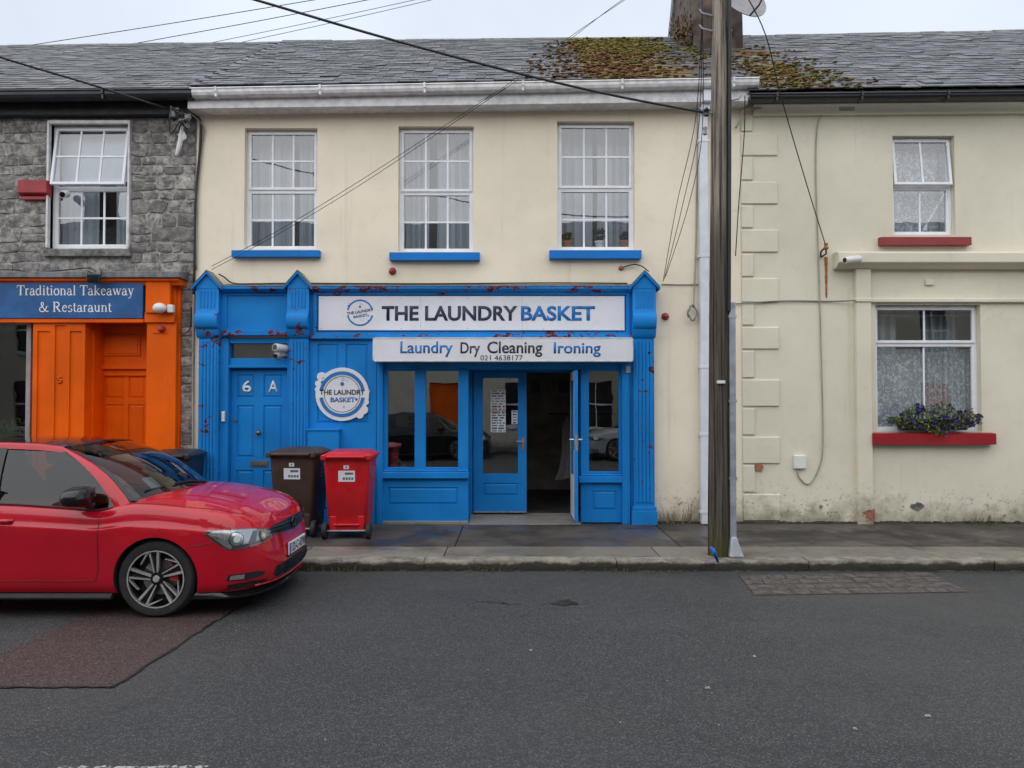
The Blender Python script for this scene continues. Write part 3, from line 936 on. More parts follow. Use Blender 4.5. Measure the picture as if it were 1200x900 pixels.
# downpipe
dp = MB()
gx = PX(826, D-.1)
for (v0, v1, xo) in ((133, 614, 0),):
    z1, z0 = PZ(v0, D-.1), PZ(v1, D-.1)
    dp.box(gx-.058, gx+.058, D-.125, D-.012, z0, z1)
hz1 = PZ(97, EY-.02)
dp.box(gx-.05, gx+.075, EY-.02, EY+.10, PZ(118, EY-.02), hz1)
dp.prism([(gx-.058, PZ(133, D-.1)), (gx+.058, PZ(133, D-.1)), (gx+.075, PZ(118, D-.1)), (gx-.05, PZ(118, D-.1))], D-.24, D-.02)
pipe = dp.build('downpipe', MT['pipe'], HB, bev=.006)
for v in (165, 300, 430, 509, 600):
    z = PZ(v, D-.1); mb = MB(); mb.box(gx-.075, gx+.075, D-.13, D-.004, z-.022, z+.022); mb.build('pipe_clip', MT['pipe'], pipe, bev=.004)

# ---------------------------------------------------------------- house C : right hand cream house
cx0, cx1 = bx1, PX(1460, D)
HC = thing('corner_quoin_house', 'cream rendered house on the right with red window sills and raised quoins', 'house', ((cx0+cx1)/2, D+4, 0))
winC = [(1046, 159, 1120, 275), (1026, 357, 1151, 506)]
holes = [R(*w_, D) for w_ in winC]
eC = (PZ(109, EY), PZ(103.5, EY)+.02)
wc = MB()
holed(wc, cx0, cx1, 0.0, eC[0]+.15, D+.004, holes, .14)
shell(wc, cx0, cx1, eC[0], (PZ(45.5, RY), PZ(37, RY)), eC[1]-eC[0])
wc.add([(cx0, D+.006, eC[0]), (cx1, D+.006, eC[0]), (cx1, D+.006, eC[1]+.20), (cx0, D+.006, eC[0]+.16)], [(0, 1, 2, 3)])
wallC = wc.build('wall', MT['cream_b'], HC, fix=False)
slate_roof(HC, cx0+.02, cx1, eC[0]+.02, eC[1]+.05, PZ(45.5, RY), PZ(37, RY), tidy=.6)
gutter(HC, PX(880, EY-.1, 105), cx1, PZ(109, EY-.1), PZ(103, EY-.1), MT['black_gutter'], ht=.085, step=1.05)
mb = MB(); mb.xprism([(D-.06, eC[0]-.21), (D-.06, eC[0]-.06), (D+.02, eC[0]-.06), (D+.02, eC[0]-.21)], PX(884, D), cx1, .06)
mb.build('eaves_board', MT['cream_b'], HC, bev=.004)
# quoins : alternating long and short blocks with a shadow step below each
zt = PZ(148, D)
zs_ = [PZ(v, D) for v in (612, 578.5, 545, 511.5, 478, 444.5, 411, 383, 356, 326, 297.5, 269, 241, 213, 184.5, 156, 127)]
for k in range(len(zs_)-1):
    a, b = zs_[k], zs_[k+1]
    xr = PX(913 if k % 2 == 0 else 884, D)
    mb = MB(); mb.box(cx0+.012, xr, D-.020, D+.02, a+.022, b-.006)
    mb.build('quoin', MT['cream_b'], wallC, bev=.010)
wn = sash_window(HC, *winC[0], 217, 2, 1, 1, open_deg=7)
sill(wn, 1033, 276.5, 1139, 287, 'red_sill_faded')
wn2 = sash_window(HC, *winC[1], 402, 2, 1, 1, barw=.024)
sill(wn2, 1024, 507, 1168, 521, 'red_sill', .12)
for (a, b, c, d), n in ((winC[0], 1), (winC[1], 3)):      # trickle vents
    x0, x1, z0, z1 = R(a, b, c, d, D)
    for k in range(n):
        cx = x0+(x1-x0)*(k+.5)/n; hw = (x1-x0)/n*.30
        mb = MB(); mb.box(cx-hw, cx+hw, D+.083, D+.10, z1-.036, z1-.012); mb.build('trickle_vent', MT['upvc'], wn if n == 1 else wn2, bev=.003)
x0, x1, z0, z1 = R(*winC[0], D)
curtain('lace curtain with leaf pattern behind the small upstairs window with red sill', x0-.05, x1+.05, z0-.02, z1, D+.30, 'lace', 7, .018)
x0, x1, z0, z1 = R(*winC[1], D)
zl = PZ(408, D)
curtain('flat lace curtain panel in the left half of the window behind the flower box', x0-.03, (x0+x1)/2+.02, z0-.02, zl, D+.26, 'lace', 3, .010)
curtain('gathered lace curtain in the right half of the window behind the flower box', (x0+x1)/2+.02, x1+.03, z0-.02, zl, D+.28, 'lace', 9, .03)
curtain('plain grey curtain behind the top panes of the window over the flower box', x0-.02, x0+.55, zl-.1, z1, D+.55, 'curtain', 5, .04)
curtain('second plain curtain behind the right top pane over the flower box', x1-.5, x1+.02, zl-.1, z1, D+.56, 'curtain', 5, .04)
# raised ledge, pilaster and string course of the old shop front
lx0 = PX(983, D-.16)
mb = MB(); zt, zb = PZ(295, D-.2), PZ(309, D-.2)
mb.xprism([(D-.20, zb+.02), (D-.20, zt-.01), (D-.14, zt+.014), (D+.01, zt+.02), (D+.01, zb-.05), (D-.10, zb-.04), (D-.16, zb)], lx0, cx1)
mb.build('ledge', MT['cream_b'], HC, bev=.008)
x0, x1, z0, z1 = R(1003, 312, 1024, 607, D-.07)
mb = MB(); mb.box(x0, x1, D-.07, D+.01, .10, PZ(308, D)); mb.build('pilaster', MT['cream_b'], HC, bev=.008)
mb = MB(); zc = PZ(352, D-.07)
mb.xprism([(D-.055, zc-.02), (D-.055, zc+.028), (D+.01, zc+.04), (D+.01, zc-.03)], x1, cx1)
mb.xprism([(D-.09, zc-.02), (D-.09, zc+.028), (D+.01, zc+.04), (D+.01, zc-.03)], x0-.01, x1)
mb.build('string_course', MT['cream_b'], HC, bev=.006)
# pilaster beyond the window
x0, x1, _, _ = R(1212, 352, 1234, 607, D-.07)
mb = MB(); mb.box(x0, x1, D-.07, D+.01, .10, zc-.04); mb.build('pilaster', MT['cream_b'], HC, bev=.008)
# spots where render has come away
for (u, v, w_, h_) in ((1022, 603, 16, 8), (889, 548, 6, 6), (1074, 594, 9, 6), (962, 594, 3, 2.5)):
    c = P(u, v, D-.002); mb = MB(); n = 14
    pl = [(c.x+(w_/85)*rnd.uniform(.55, 1.1)*math.cos(2*math.pi*k/n), c.z+(h_/85)*rnd.uniform(.5, 1.1)*math.sin(2*math.pi*k/n)) for k in range(n)]
    yy = D-.073 if u == 1022 else (D-.023 if u == 889 else D-.001)
    if u == 1022: pl = [(min(max(a, PX(1003.5, D-.07)), PX(1023.5, D-.07)), max(b, .112)) for a, b in pl]
    mb.prism(pl, yy, yy+.004)
    mb.build('bare_patch', MT['brickred'] if u in (1022, 889) else MT['stone_sill'], wallC)

# ---------------------------------------------------------------- house A : stone house with orange take-away front
ax0, ax1 = PX(-300, D), bx0
HA = thing('stone_house', 'grey rubble stone house on the left with orange shopfront below', 'house', ((ax0+ax1)/2, D+4, 0))
wA = R(60, 146, 150, 291, D)
AS = R(-300, 322, 207, 640, D)
AWIN2 = R(-190, 146, -100, 291, D)
wa = MB()
eA = (PZ(110, EY), PZ(107, EY))
AD = R(98, 372, 172, 640, D)
AG = R(-200, 376, 38, 640, D)
holed(wa, ax0, ax1, 0, eA[0]+.15, D+.012, [wA, AWIN2, (AD[0], AD[1], .11, AD[3]), (AG[0], AG[1], .5, AG[3])], .13)
shell(wa, ax0, ax1, eA[0], (PZ(56, RY), PZ(51, RY)), eA[1]-eA[0])
wallA = wa.build('wall', MT['mortar'], HA, fix=False)
slate_roof(HA, ax0, ax1, eA[0]+.02, eA[1]+.02, PZ(56, RY), PZ(51, RY), tidy=.5)
gutter(HA, ax0, PX(224, EY-.1, 105), PZ(108, EY-.1), PZ(103, EY-.1), MT['black_gutter'], ht=.12, step=1.7)
mb = MB(); mb.xprism([(D-.13, eA[0]-.24), (D-.13, eA[0]-.05), (D+.03, eA[0]-.05), (D+.03, eA[0]-.24)], ax0, PX(226, D), .03)
mb.build('fascia_board', MT['black_board'], HA, bev=.004)
# rubble stones
far_stone = MB()
def stone(x0, x1, z0, z1):
    mb = MB(); q = []
    w_, h_ = x1-x0, z1-z0
    j = min(w_, h_)*.11
    for (a, b) in ((0, rnd.uniform(.04, .3)), (0, rnd.uniform(.7, .96)), (rnd.uniform(.03, .25), 1), (rnd.uniform(.75, .97), 1), (1, rnd.uniform(.7, .96)), (1, rnd.uniform(.04, .3)), (rnd.uniform(.75, .97), 0), (rnd.uniform(.03, .25), 0)):
        q.append(Vector((x0+a*w_+rnd.uniform(-j, j)*.8, 0, z0+b*h_+rnd.uniform(-j, j)*.9)))
    c = sum(q, Vector())/8
    f = D+.007-rnd.uniform(0, .014)
    r0 = [Vector((p.x, D+.05, p.z)) for p in q]
    r1 = [Vector((p.x, f+.007, p.z)) for p in q]
    k = 1-.008/min(w_, h_)*1.6
    r2 = [Vector((c.x+(p.x-c.x)*k, f+rnd.uniform(-.006, .008), c.z+(p.z-c.z)*k)) for p in q]
    mid = [Vector((c.x+(p.x-c.x)*.45, f-rnd.uniform(-.008, .010), c.z+(p.z-c.z)*.45)) for p in q]
    fs = []
    for b in range(3):
        for i in range(8): fs.append((b*8+i, b*8+(i+1) % 8, (b+1)*8+(i+1) % 8, (b+1)*8+i))
    fs.append(tuple(range(24, 32)))
    if x1 < PX(-25, D): far_stone.add(r0+r1+r2+mid, fs); return
    mb.add(r0+r1+r2+mid, fs)
    mb.build('stone', MT['stone'], wallA, smooth=True, ang=38)
zlo, zhi = PZ(324, D), eA[0]-.20
blocks = [(wA[0]-.03, wA[1]+.03, wA[2]-.13, wA[3]+.02), (AWIN2[0], AWIN2[1], AWIN2[2]-.13, AWIN2[3])]
sx = PX(208, D)
z = .12
while z < zhi-.05:
    h = rnd.choice((.12, .14, .16, .19, .22))
    if z < zlo and z+h > zlo: h = zlo-z+.001
    if zhi-(z+h) < .1: h = zhi-z
    lo = sx if z < zlo-.01 else ax0
    segs = [(lo, ax1-.01)]
    for b in blocks:
        if z < b[3]-.02 and z+h > b[2]+.02:
            ns = []
            for s in segs:
                if b[0] > s[0]: ns.append((s[0], min(s[1], b[0])))
                if b[1] < s[1]: ns.append((max(s[0], b[1]), s[1]))
            segs = [s for s in ns if s[1]-s[0] > .03]
    for s in segs:
        x = s[0]
        while x < s[1]-.01:
            wd = rnd.uniform(1.0, 2.1)*h
            if s[1]-(x+wd) < .10: wd = s[1]-x
            m_ = .007
            if wd > .2 and h > .2 and rnd.random() < .3:
                sp = h*rnd.uniform(.4, .6)
                stone(x+m_, x+wd-m_, z+m_, z+sp-m_); stone(x+m_, x+wd-m_, z+sp+m_, z+h-m_)
            else:
                stone(x+m_, x+wd-m_, z+m_, z+h-m_+rnd.uniform(-.012, .008))
            x += wd
    z += h
o = far_stone.build('rubble', MT['stone'], wallA, smooth=True, ang=38); o['kind'] = 'stuff'
wnA = sash_window(HA, 60, 146, 150, 291, 219, 3, 2, 2, open_deg=9, fw=.05, dy=.07)
sill(wnA, 50, 291, 152, 300, 'stone_sill', .06)
mb = MB(); mb.box(wA[0]-.03, wA[0]+.0, D-.05, D+.07, wA[2], wA[3]+.02); mb.box(wA[1], wA[1]+.028, D-.045, D+.07, wA[2], wA[3]+.02)
mb.box(wA[0]-.03, wA[1]+.028, D-.04, D+.07, wA[3]+.001, wA[3]+.05)
mb.build('window_lining', MT['upvc_dirty'], HA, bev=.004)
# white blind upstairs
mb = MB(); x0, x1, z0, z1 = wA
for k in range(11):
    z = z1-.06-k*.055
    mb.add([(x0, D+.26, z), (x1, D+.26, z), (x1, D+.275, z-.05), (x0, D+.275, z-.05)], [(0, 1, 2, 3)])
mb.box(x0, x1, D+.28, D+.285, z1-.72, z1)
tag(mb.build('window_blind', MT['blind']), 'half lowered pale slatted blind in the open stone house window', 'blind')
curtain('pale curtain hanging at the left of the open stone house window', x0-.02, x0+.50, z0, z1-.6, D+.34, 'curtain', 6, .02)
curtain('pale curtain hanging at the right of the open stone house window', x1-.36, x1+.02, z0, z1-.6, D+.36, 'curtain', 4, .02)
wn_ = sash_window(HA, -190, 146, -100, 291, 219, 3, 2, 2, fw=.05, dy=.07)
sill(wn_, -200, 291, -92, 300, 'stone_sill', .06)

# ---------------------------------------------------------------- chimney and dish on the ridge
cxl, cxr = PX(812, 13.3, 20), PX(872, 13.3, 20)
CH = thing('chimney', 'dark sooty rendered chimney stack on the ridge behind the pole', 'chimney', ((cxl+cxr)/2, 14, 7.6))
mb = MB()
zb = 7.2
mb.add([(cxl, 13.3, zb), (cxr, 13.3, zb), (cxr, 16.2, zb), (cxl, 16.2, zb), (cxl+.04, 13.3, 10.6), (cxr-.06, 13.3, 10.6), (cxr-.06, 14.3, 10.6), (cxl+.04, 14.3, 10.6)],
       [(0, 1, 5, 4), (1, 2, 6, 5), (2, 3, 7, 6), (3, 0, 4, 7), (4, 5, 6, 7), (3, 2, 1, 0)])
mb.build('stack', MT['chimney'], CH, bev=.02)
mb = MB()
mb.add([(cxl-.05, 16.16, zb), (cxl+.02, 16.16, zb), (cxl+.06, 14.26, 10.6), (cxl-.01, 14.26, 10.6), (cxl-.05, 16.40, zb), (cxl+.02, 16.40, zb), (cxl+.06, 14.50, 10.6), (cxl-.01, 14.50, 10.6)],
       [(0, 1, 2, 3), (7, 6, 5, 4), (0, 3, 7, 4), (1, 5, 6, 2)])
mb.build('weathering_slab', MT['lead'], CH)
mb = MB(); mb.box(cxl-.04, cxr+.04, 13.22, 14.4, 10.6, 10.75); mb.box(cxl-.08, cxr+.08, 13.16, 14.46, 10.75, 10.87)
mb.build('cap', MT['chimney'], CH, bev=.02)
for k in range(2):
    mb = MB(); xx = cxl+(cxr-cxl)*(.3+.4*k)
    mb.lathe([(.13, 10.86), (.125, 11.2), (.15, 11.22), (.15, 11.28), (.10, 11.28), (.09, 10.9)], (xx, 13.8, 0), n=16); mb.build('chimney_pot', MT['terracotta'], CH, smooth=True)
# dish : faces up to the right
dc = P(868, -6, 12.6)
DS = thing('satellite_dish', 'grey satellite dish on the chimney beside the pole top', 'satellite dish', dc)
ax = Vector((.34, -.80, .42)).normalized()
rot = ax.to_track_quat('Z', 'Y').to_matrix().to_4x4(); rot.translation = dc
mb = MB(rot); rr_, n = .50, 32
prof = [(.001, -.10), (.15, -.092), (.33, -.05), (.485, 0), (rr_, .002), (rr_, -.012), (.33, -.066), (.15, -.108), (.001, -.116)]
mb.lathe(prof, (0, 0, 0), n=n); mb.build('reflector', plain('dish_grey', (.25, .245, .255), .65, var=.12), DS, smooth=True, ang=40)
mb = MB(); e = rot @ Vector((.10, -.34, .42))
mb.tube([rot @ Vector((0, -.50, -.0)), rot @ Vector((.03, -.50, .2)), e], .016); mb.build('feed_arm', MT['dark_plastic'], DS)
mb = MB(); mb.tube([e, e+(rot.to_3x3() @ Vector((0, .12, -.06)))], [.04, .055], 10); mb.build('receiver', MT['dark_plastic'], DS, smooth=True)
mb = MB(); b0 = rot @ Vector((0, 0, -.11)); mb.tube([b0, b0+Vector((-.25, .25, -.12)), Vector((cxr-.05, 13.5, b0.z-.25))], .022, 8); mb.build('mount', MT['galv'], DS)

# moss lumps on the slates, thickest left of the chimney
def roof_pt(x, t):
    a = (x-bx0)/(bx1-bx0)
    if x <= bx1: e, r = eB[0]+(eB[1]-eB[0])*a, PZ(50, RY)+(PZ(45.5, RY)-PZ(50, RY))*a
    else:
        a = (x-cx0)/(cx1-cx0); e, r = eC[0]+(eC[1]+.03-eC[0])*a, PZ(45.5, RY)+(PZ(37, RY)-PZ(45.5, RY))*a
    return Vector((x, EY+(RY-EY)*t, e+.02+(r-e-.02)*t+.03))
for nm, key, cnt in (('roof_moss', 'moss', 1000), ('roof_moss', 'moss_rust', 900)):
    mb = MB(); k = 0
    while k < cnt:
        right = rnd.random() > .72
        if right: x = rnd.gauss(4.0, .42); t = abs(rnd.gauss(.22, .22))
        elif key == 'moss': x = rnd.gauss(1.95, .55); t = rnd.gauss(.72, .22)
        else: x = rnd.gauss(1.45, .60); t = abs(rnd.gauss(.28, .26))
        if not (0.2 < x < 5.2 and 0 <= t < .98): continue
        p = roof_pt(x, t)
        for q_ in range(3):
            mb.blob(p+Vector((rnd.gauss(0, .05), rnd.gauss(0, .03), 0)), rnd.uniform(.010, .030), k*3+q_, 5, 4, (1.6, 1.3, .45))
        k += 1
    o = mb.build(nm, MT[key], smooth=True, ang=180, org=(2.5, 12, 6.5))
    tag(o, 'olive moss cushions spread over the slates left of the chimney' if key == 'moss' else 'rust brown moss cushions on the slates above the white gutter', 'moss', kind='stuff')
mb = MB()
for k in range(240):
    q = P(801, 36, 13.4)+Vector((rnd.gauss(0, .11), rnd.gauss(0, .1), rnd.gauss(0, .13)))
    a = Vector((rnd.gauss(0, 1), rnd.gauss(0, 1), rnd.gauss(0, 1))).normalized()*.05; b = a.orthogonal().normalized()*.02
    mb.add([q-a, q+b, q+a, q-b], [(0, 1, 2, 3)])
tag(mb.build('roof_weed', MT['moss_rust'], fix=False), 'brown weed growing where the chimney meets the slates', 'plant', kind='stuff')
# ================================================================ shopfront of the laundry
def BX(name, u0, v0, u1, v1, yf, yb, mat, parent, bev=.004, **kw):
    x0, x1, z0, z1 = R(u0, v0, u1, v1, yf)
    mb = MB(); mb.box(x0, x1, yf, yb, max(z0, kw.get('zmin', -9)), z1)
    return mb.build(name, MT[mat], parent, bev=bev)
def panelled(name, parent, x0, x1, z0, z1, y, t, panels, mat, bev=.003, rec=.016, field=True):
    """boarded leaf with sunk panels, each with a raised field"""
    mb = MB(); holed(mb, x0, x1, z0, z1, y, panels, rec)
    mb.add([(x0, y, z0), (x0, y+t, z0), (x0, y+t, z1), (x0, y, z1)], [(0, 3, 2, 1)])
    mb.add([(x1, y, z0), (x1, y+t, z0), (x1, y+t, z1), (x1, y, z1)], [(0, 1, 2, 3)])
    mb.add([(x0, y, z1), (x1, y, z1), (x1, y+t, z1), (x0, y+t, z1)], [(0, 1, 2, 3)])
    o = mb.build(name, MT[mat], parent, fix=False)
    for a, b, c, d in panels:
        m = MB(); m.add([(a, y+rec, c), (b, y+rec, c), (b, y+rec, d), (a, y+rec, d)], [(0, 1, 2, 3)])
        w_, e = min(.035, (b-a)*.18, (d-c)*.3), .011
        if field:
            m = MB()
            i0 = [(a, y+rec, c), (b, y+rec, c), (b, y+rec, d), (a, y+rec, d)]
            i1 = [(a+w_*.4, y+rec, c+w_*.4), (b-w_*.4, y+rec, c+w_*.4), (b-w_*.4, y+rec, d-w_*.4), (a+w_*.4, y+rec, d-w_*.4)]
            i2 = [(a+w_, y+rec-e, c+w_), (b-w_, y+rec-e, c+w_), (b-w_, y+rec-e, d-w_), (a+w_, y+rec-e, d-w_)]
            fs = [(i, (i+1) % 4, 4+(i+1) % 4, 4+i) for i in range(4)]+[(4+i, 4+(i+1) % 4, 8+(i+1) % 4, 8+i) for i in range(4)]+[(8, 9, 10, 11)]
            m.add(i0+i1+i2, fs)
        m.build('panel', MT[mat], o if parent.parent is None else parent, fix=False)
    return o

SF = D-.14          # pilaster face
def pilaster(u0, u1, vtop, vsh0, vbot):
    x0, x1 = PX(u0, SF), PX(u1, SF)
    z_sh1, z_pl1 = PZ(vsh0, SF), PZ(587, SF) if vbot > 611 else PZ(585, SF)
    z0 = PV
    w_ = x1-x0
    mb = MB()
    mb.box(x0+.012, x1-.012, SF+.012, D+.01, z0, z_sh1)
    mb.box(x0-.02, x1+.02, SF-.02, D+.008, z0, z_pl1+.0-.14)
    mb.box(x0-.008, x1+.008, SF-.008, D+.009, z_pl1-.14, z_pl1-.08)
    o = mb.build('pilaster', MT['blue_peel'], HB, bev=.005)
    n = 5
    for k in range(n):
        c = x0+.03+(w_-.06)*(k+.5)/n
        r = (w_-.06)/n*.46
        m = MB(); pts = [(c+r*math.cos(rad(a)), SF+.012-r*.75*math.sin(rad(a))) for a in range(0, 181, 30)]
        m.hprism(pts, z_pl1-.02, z_sh1-.05); m.build('flute', MT['blue_peel'], o, smooth=True, ang=50)
    # console : fluted block, roll, cove
    zt, zr1, zr0, zb = PZ(vtop, SF-.06), PZ(366, SF-.06), PZ(385, SF-.06), z_sh1
    prof = [(D+.005, zb), (SF-.002, zb), (SF-.02, zb+.02), (SF-.045, zb+.06)]
    cr = (zr1-zr0)/2
    for a in range(-90, 91, 20):
        prof.append((SF-.055-math.cos(rad(a))*.055, (zr0+zr1)/2+cr*math.sin(rad(a))))
    prof += [(SF-.05, zr1+.01), (SF-.05, zt), (D+.005, zt)]
    m = MB(); m.xprism(prof, x0-.004, x1+.004); cn = m.build('console', MT['blue_peel'], HB, smooth=True, ang=30)
    for k in range(5):
        c = x0+.03+(w_-.06)*(k+.5)/5
        m = MB(); m.box(c-.011, c+.011, SF-.062, SF-.048, zr1+.06, zt-.03); m.build('flute', MT['blue'], cn, bev=.005)
    # gabled cap
    zp = PZ(317, SF-.09)
    xc = (x0+x1)/2
    ze = PZ(334, SF-.09)
    m = MB(); m.prism([(x0-.0, zt), (x1+.0, zt), (x1+.0, ze+.02), (xc, zp-.035), (x0-.0, ze+.02)], SF-.055, D+.004)
    cap = m.build('gable_cap', MT['blue'], HB)
    for s in (-1, 1):
        xe = xc+s*(w_/2+.055)
        m = MB(); m.prism([(xc, zp), (xe, ze-.03), (xe, ze-.065), (xc, zp-.045)] if s > 0 else [(xc, zp), (xc, zp-.045), (xe, ze-.065), (xe, ze-.03)], SF-.095, D+.003)
        m.build('raking_board', MT['blue'], cap, bev=.004)
        m = MB(); m.prism([(xc, zp+.012), (xe, ze-.018), (xe, ze-.029), (xc, zp+.001)], SF-.10, D+.002)
        m.build('lead_strip', MT['lead'], cap)
    return o
for u0, u1 in ((231, 256.5), (337.5, 362), (741.5, 768)):
    pilaster(u0, u1, 338, 396, 615)

# cornice runs between the pilasters
for u0, u1 in ((260, 336), (364, 740)):
    x0, x1 = PX(u0, D-.1), PX(u1, D-.1)
    z1, z0 = PZ(334.5, D-.2), PZ(341, D-.2)
    m = MB(); m.xprism([(D-.20, z1-.01), (D-.20, z1-.045), (D-.16, z1-.07), (D-.12, z1-.085), (D+.003, z1-.085), (D+.003, z1+.03), (D-.05, z1+.015)], x0, x1)
    c_ = m.build('cornice', MT['blue_heavy'], HB, bev=.003)
    m = MB(); m.xprism([(D-.205, z1-.008), (D-.205, z1-.002), (D-.05, z1+.022), (D-.002, z1+.05), (D-.002, z1+.04)], x0-.02, x1+.02)
    m.build('lead_strip', MT['lead'], c_)
# frieze over the side door, sunk panel
x0, x1 = PX(258, D-.08), PX(338, D-.08)
FR = D-.085
z0, z1 = PZ(394, FR), PZ(339, FR)
panelled('frieze', HB, x0, x1, z0, z1, FR, .085, [(PX(265, FR), PX(334, FR), PZ(385, FR), PZ(346, FR))], 'blue', rec=.022, field=False)
BX('architrave', 260, 387, 338, 393, D-.125, D-.08, 'blue_heavy', HB)
# frieze behind the fascia sign
x0, x1 = PX(361, FR), PX(743, FR)
mb = MB(); mb.box(x0, x1, FR, D+.002, PZ(396, FR), PZ(339, FR)); fz = mb.build('frieze', MT['blue_peel'], HB)
for (a, b, c, d) in ((367, 342, 738, 345.5), (367, 389, 738, 392.5), (367, 345.5, 371, 389), (734, 345.5, 738, 389)):
    BX('moulding', a, b, c, d, FR-.03, FR+.001, 'blue_peel', fz)
BX('architrave', 364, 391.5, 741, 397, D-.14, FR+.001, 'blue_heavy', HB)

# ---- side door 6 A
yd = D+.06
x0, x1 = DOOR6[0], DOOR6[1]
fr = MB()
zt = DOOR6[3]
lx0, lx1 = PX(271, yd), PX(339, yd)
z_tr0, z_tr1 = PZ(420, yd), PZ(403, yd)      # fanlight
fr.box(x0-.05, lx0, D-.055, D+.14, .11, zt+.02)
fr.box(lx1, x1+.05, D-.05, D+.14, .11, zt+.02)
fr.box(lx0, lx1, D-.03, D+.14, z_tr1, zt+.02)
fr.box(lx0, lx1, D-.01, D+.14, PZ(432, yd), z_tr0)
fr.box(lx0-.02, lx1+.01, D-.045, D-.01, PZ(431, D-.04), PZ(427.5, D-.04))
df = fr.build('door_frame', MT['blue'], HB, bev=.005)
mb = MB(); mb.box(lx0, lx1, D+.05, D+.058, z_tr0, z_tr1)
fl = mb.build('fanlight', MT['glass_shop'], df)
mb = MB(); mb.box(lx0, lx1, D+.10, D+.11, z_tr0, z_tr1); mb.build('fanlight_board', plain('dusty_board', (.16, .15, .14), .7), df)
def dp_(a, b, c, d): return (PX(a, yd), PX(c, yd), PZ(d, yd), PZ(b, yd))
door6 = panelled('door', HB, lx0+.004, lx1-.004, .14, PZ(433, yd), yd, .05,
    [dp_(278, 439, 298, 466), dp_(309, 439, 331, 466), dp_(278, 475, 298, 536), dp_(309, 475, 331, 536), dp_(278, 551, 298, 592), dp_(309, 551, 331, 592)], 'blue_clean')
for ch, a, b in (('6', 284, 294.5), ('A', 314.5, 326)):
    text_part(ch, 'door_number', PX(a, yd), PX(b, yd), PZ(460, yd), PZ(446, yd), yd+.004, MT['white_letter'], door6, .010, .012)
mb = MB(); q = P(304, 507, yd); mb.lathe([(.004, .0), (.018, -.008), (.014, -.025), (.03, -.04), (.034, -.055), (.024, -.07), (.004, -.074)], (q.x, yd+.001, q.z), 'y', 16); mb.build('knob', MT['brass'], door6, smooth=True, ang=50)
x_, x2_, z_, z2_ = R(294, 540, 314.5, 547, yd)
mb = MB(); mb.box(x_, x2_, yd-.012, yd+.002, z_, z2_); mb.box(x_+.03, x2_-.03, yd-.018, yd-.011, z_+.02, z2_-.02); mb.build('letter_box', plain('tarnished_plate', (.16, .15, .14), .45, .6), door6, bev=.003)
q = P(280.5, 493, yd); mb = MB(); mb.lathe([(.004, 0), (.018, -.004), (.018, -.012), (.003, -.013)], (q.x-.05, yd+.001, q.z), 'y', 12); mb.build('lock', MT['brass'], door6)
q = P(262, 488, D-.06); mb = MB(); mb.box(q.x-.022, q.x+.022, D-.085, D-.054, q.z-.07, q.z+.07); mb.box(q.x-.016, q.x+.016, D-.09, D-.084, q.z-.02, q.z+.055)
tag(mb.build('doorbell', MT['white_plastic'], bev=.005), 'small white doorbell on the frame left of the blue door', 'doorbell')
mb = MB(); mb.box(lx0-.1, lx1+.1, D-.12, D+.16, .09, .145); mb.build('door_step', MT['step'], HB, bev=.01)

# ---- panelled pier between the pilaster and the shop window
PY = D-.075
x0, x1 = PX(362, PY), PX(441, PY)
def pp(a, b, c, d): return (PX(a, PY), PX(c, PY), PZ(d, PY), PZ(b, PY))
panelled('panelled_pier', HB, x0, x1, PV, PZ(396, PY), PY, .08, [pp(372, 403, 396.5, 496), pp(405, 403, 431, 496), pp(372, 532, 396.5, 598), pp(405, 532, 431, 598)], 'blue')
x_, x2_, z_, z2_ = R(360.5, 503, 397, 529, D-.19)
MBX = thing('meter_box', 'small blue painted box fixed to the panelled pier behind the bins', 'box', ((x_+x2_)/2, D-.13, z_-.2))
mb = MB(); mb.box(x_, x2_, D-.185, PY+.001, z_-.28, z2_-.02); mb.build('cabinet', MT['blue'], MBX, bev=.006)
mb = MB(); mb.box(x_-.012, x2_+.012, D-.20, PY+.001, z2_-.02, z2_+.004); mb.build('lid', MT['blue'], MBX, bev=.004)

# ---- shop window, door and side light
GY = D-.10
zhead = PZ(424, D-.1)
for a, b in ((441.5, 448.5), (729, 738)):
    x_, x2_ = PX(a, GY), PX(b, GY)
    mb = MB(); mb.box(x_, x2_, GY, D+.06, PV, zhead+.05); mb.box(x_+.025, x2_-.025, GY-.006, GY+.002, PV+.02, zhead)
    mb.build('shutter_guide', MT['blue_clean'], HB, bev=.004)
# blue jamb between guide and pilaster
BX('jamb', 738, 420, 742.5, 640, D-.06, D+.02, 'blue', HB, zmin=PV)
BX('shutter_head', 449, 422, 729, 433, D-.03, D+.07, 'blue_clean', HB)
WY = D-.03
xa, xb = PX(449, WY), PX(549, WY)
zs0, zs1 = PZ(561, D-.09), PZ(552.5, D-.09)
sr = panelled('stall_riser', HB, xa, xb, .15, zs0, WY, .06, [(PX(455, WY), PX(537, WY), PZ(591.5, WY), PZ(571, WY))], 'blue_clean')
mb = MB(); mb.box(xa-.01, xb+.012, D-.095, D+.05, zs0, zs1-.01); mb.box(xa, xb+.004, D-.06, D+.05, zs1-.0099, zs1+.02); mb.build('window_sill', MT['blue_clean'], HB, bev=.008)
wf = MB(); zw1 = PZ(433, WY)+.02
for a, b in ((449, 454.5), (486, 499), (537, 549)):
    wf.box(PX(a, WY), PX(b, WY), WY, D+.05, zs1, zw1)
wf.box(xa, xb, WY+.004, D+.05, zs1+.02, zs1+.05); wf.box(xa, xb, WY+.003, D+.05, zw1-.04, zw1)
wfo = wf.build('shop_window', MT['blue_clean'], HB, bev=.005)
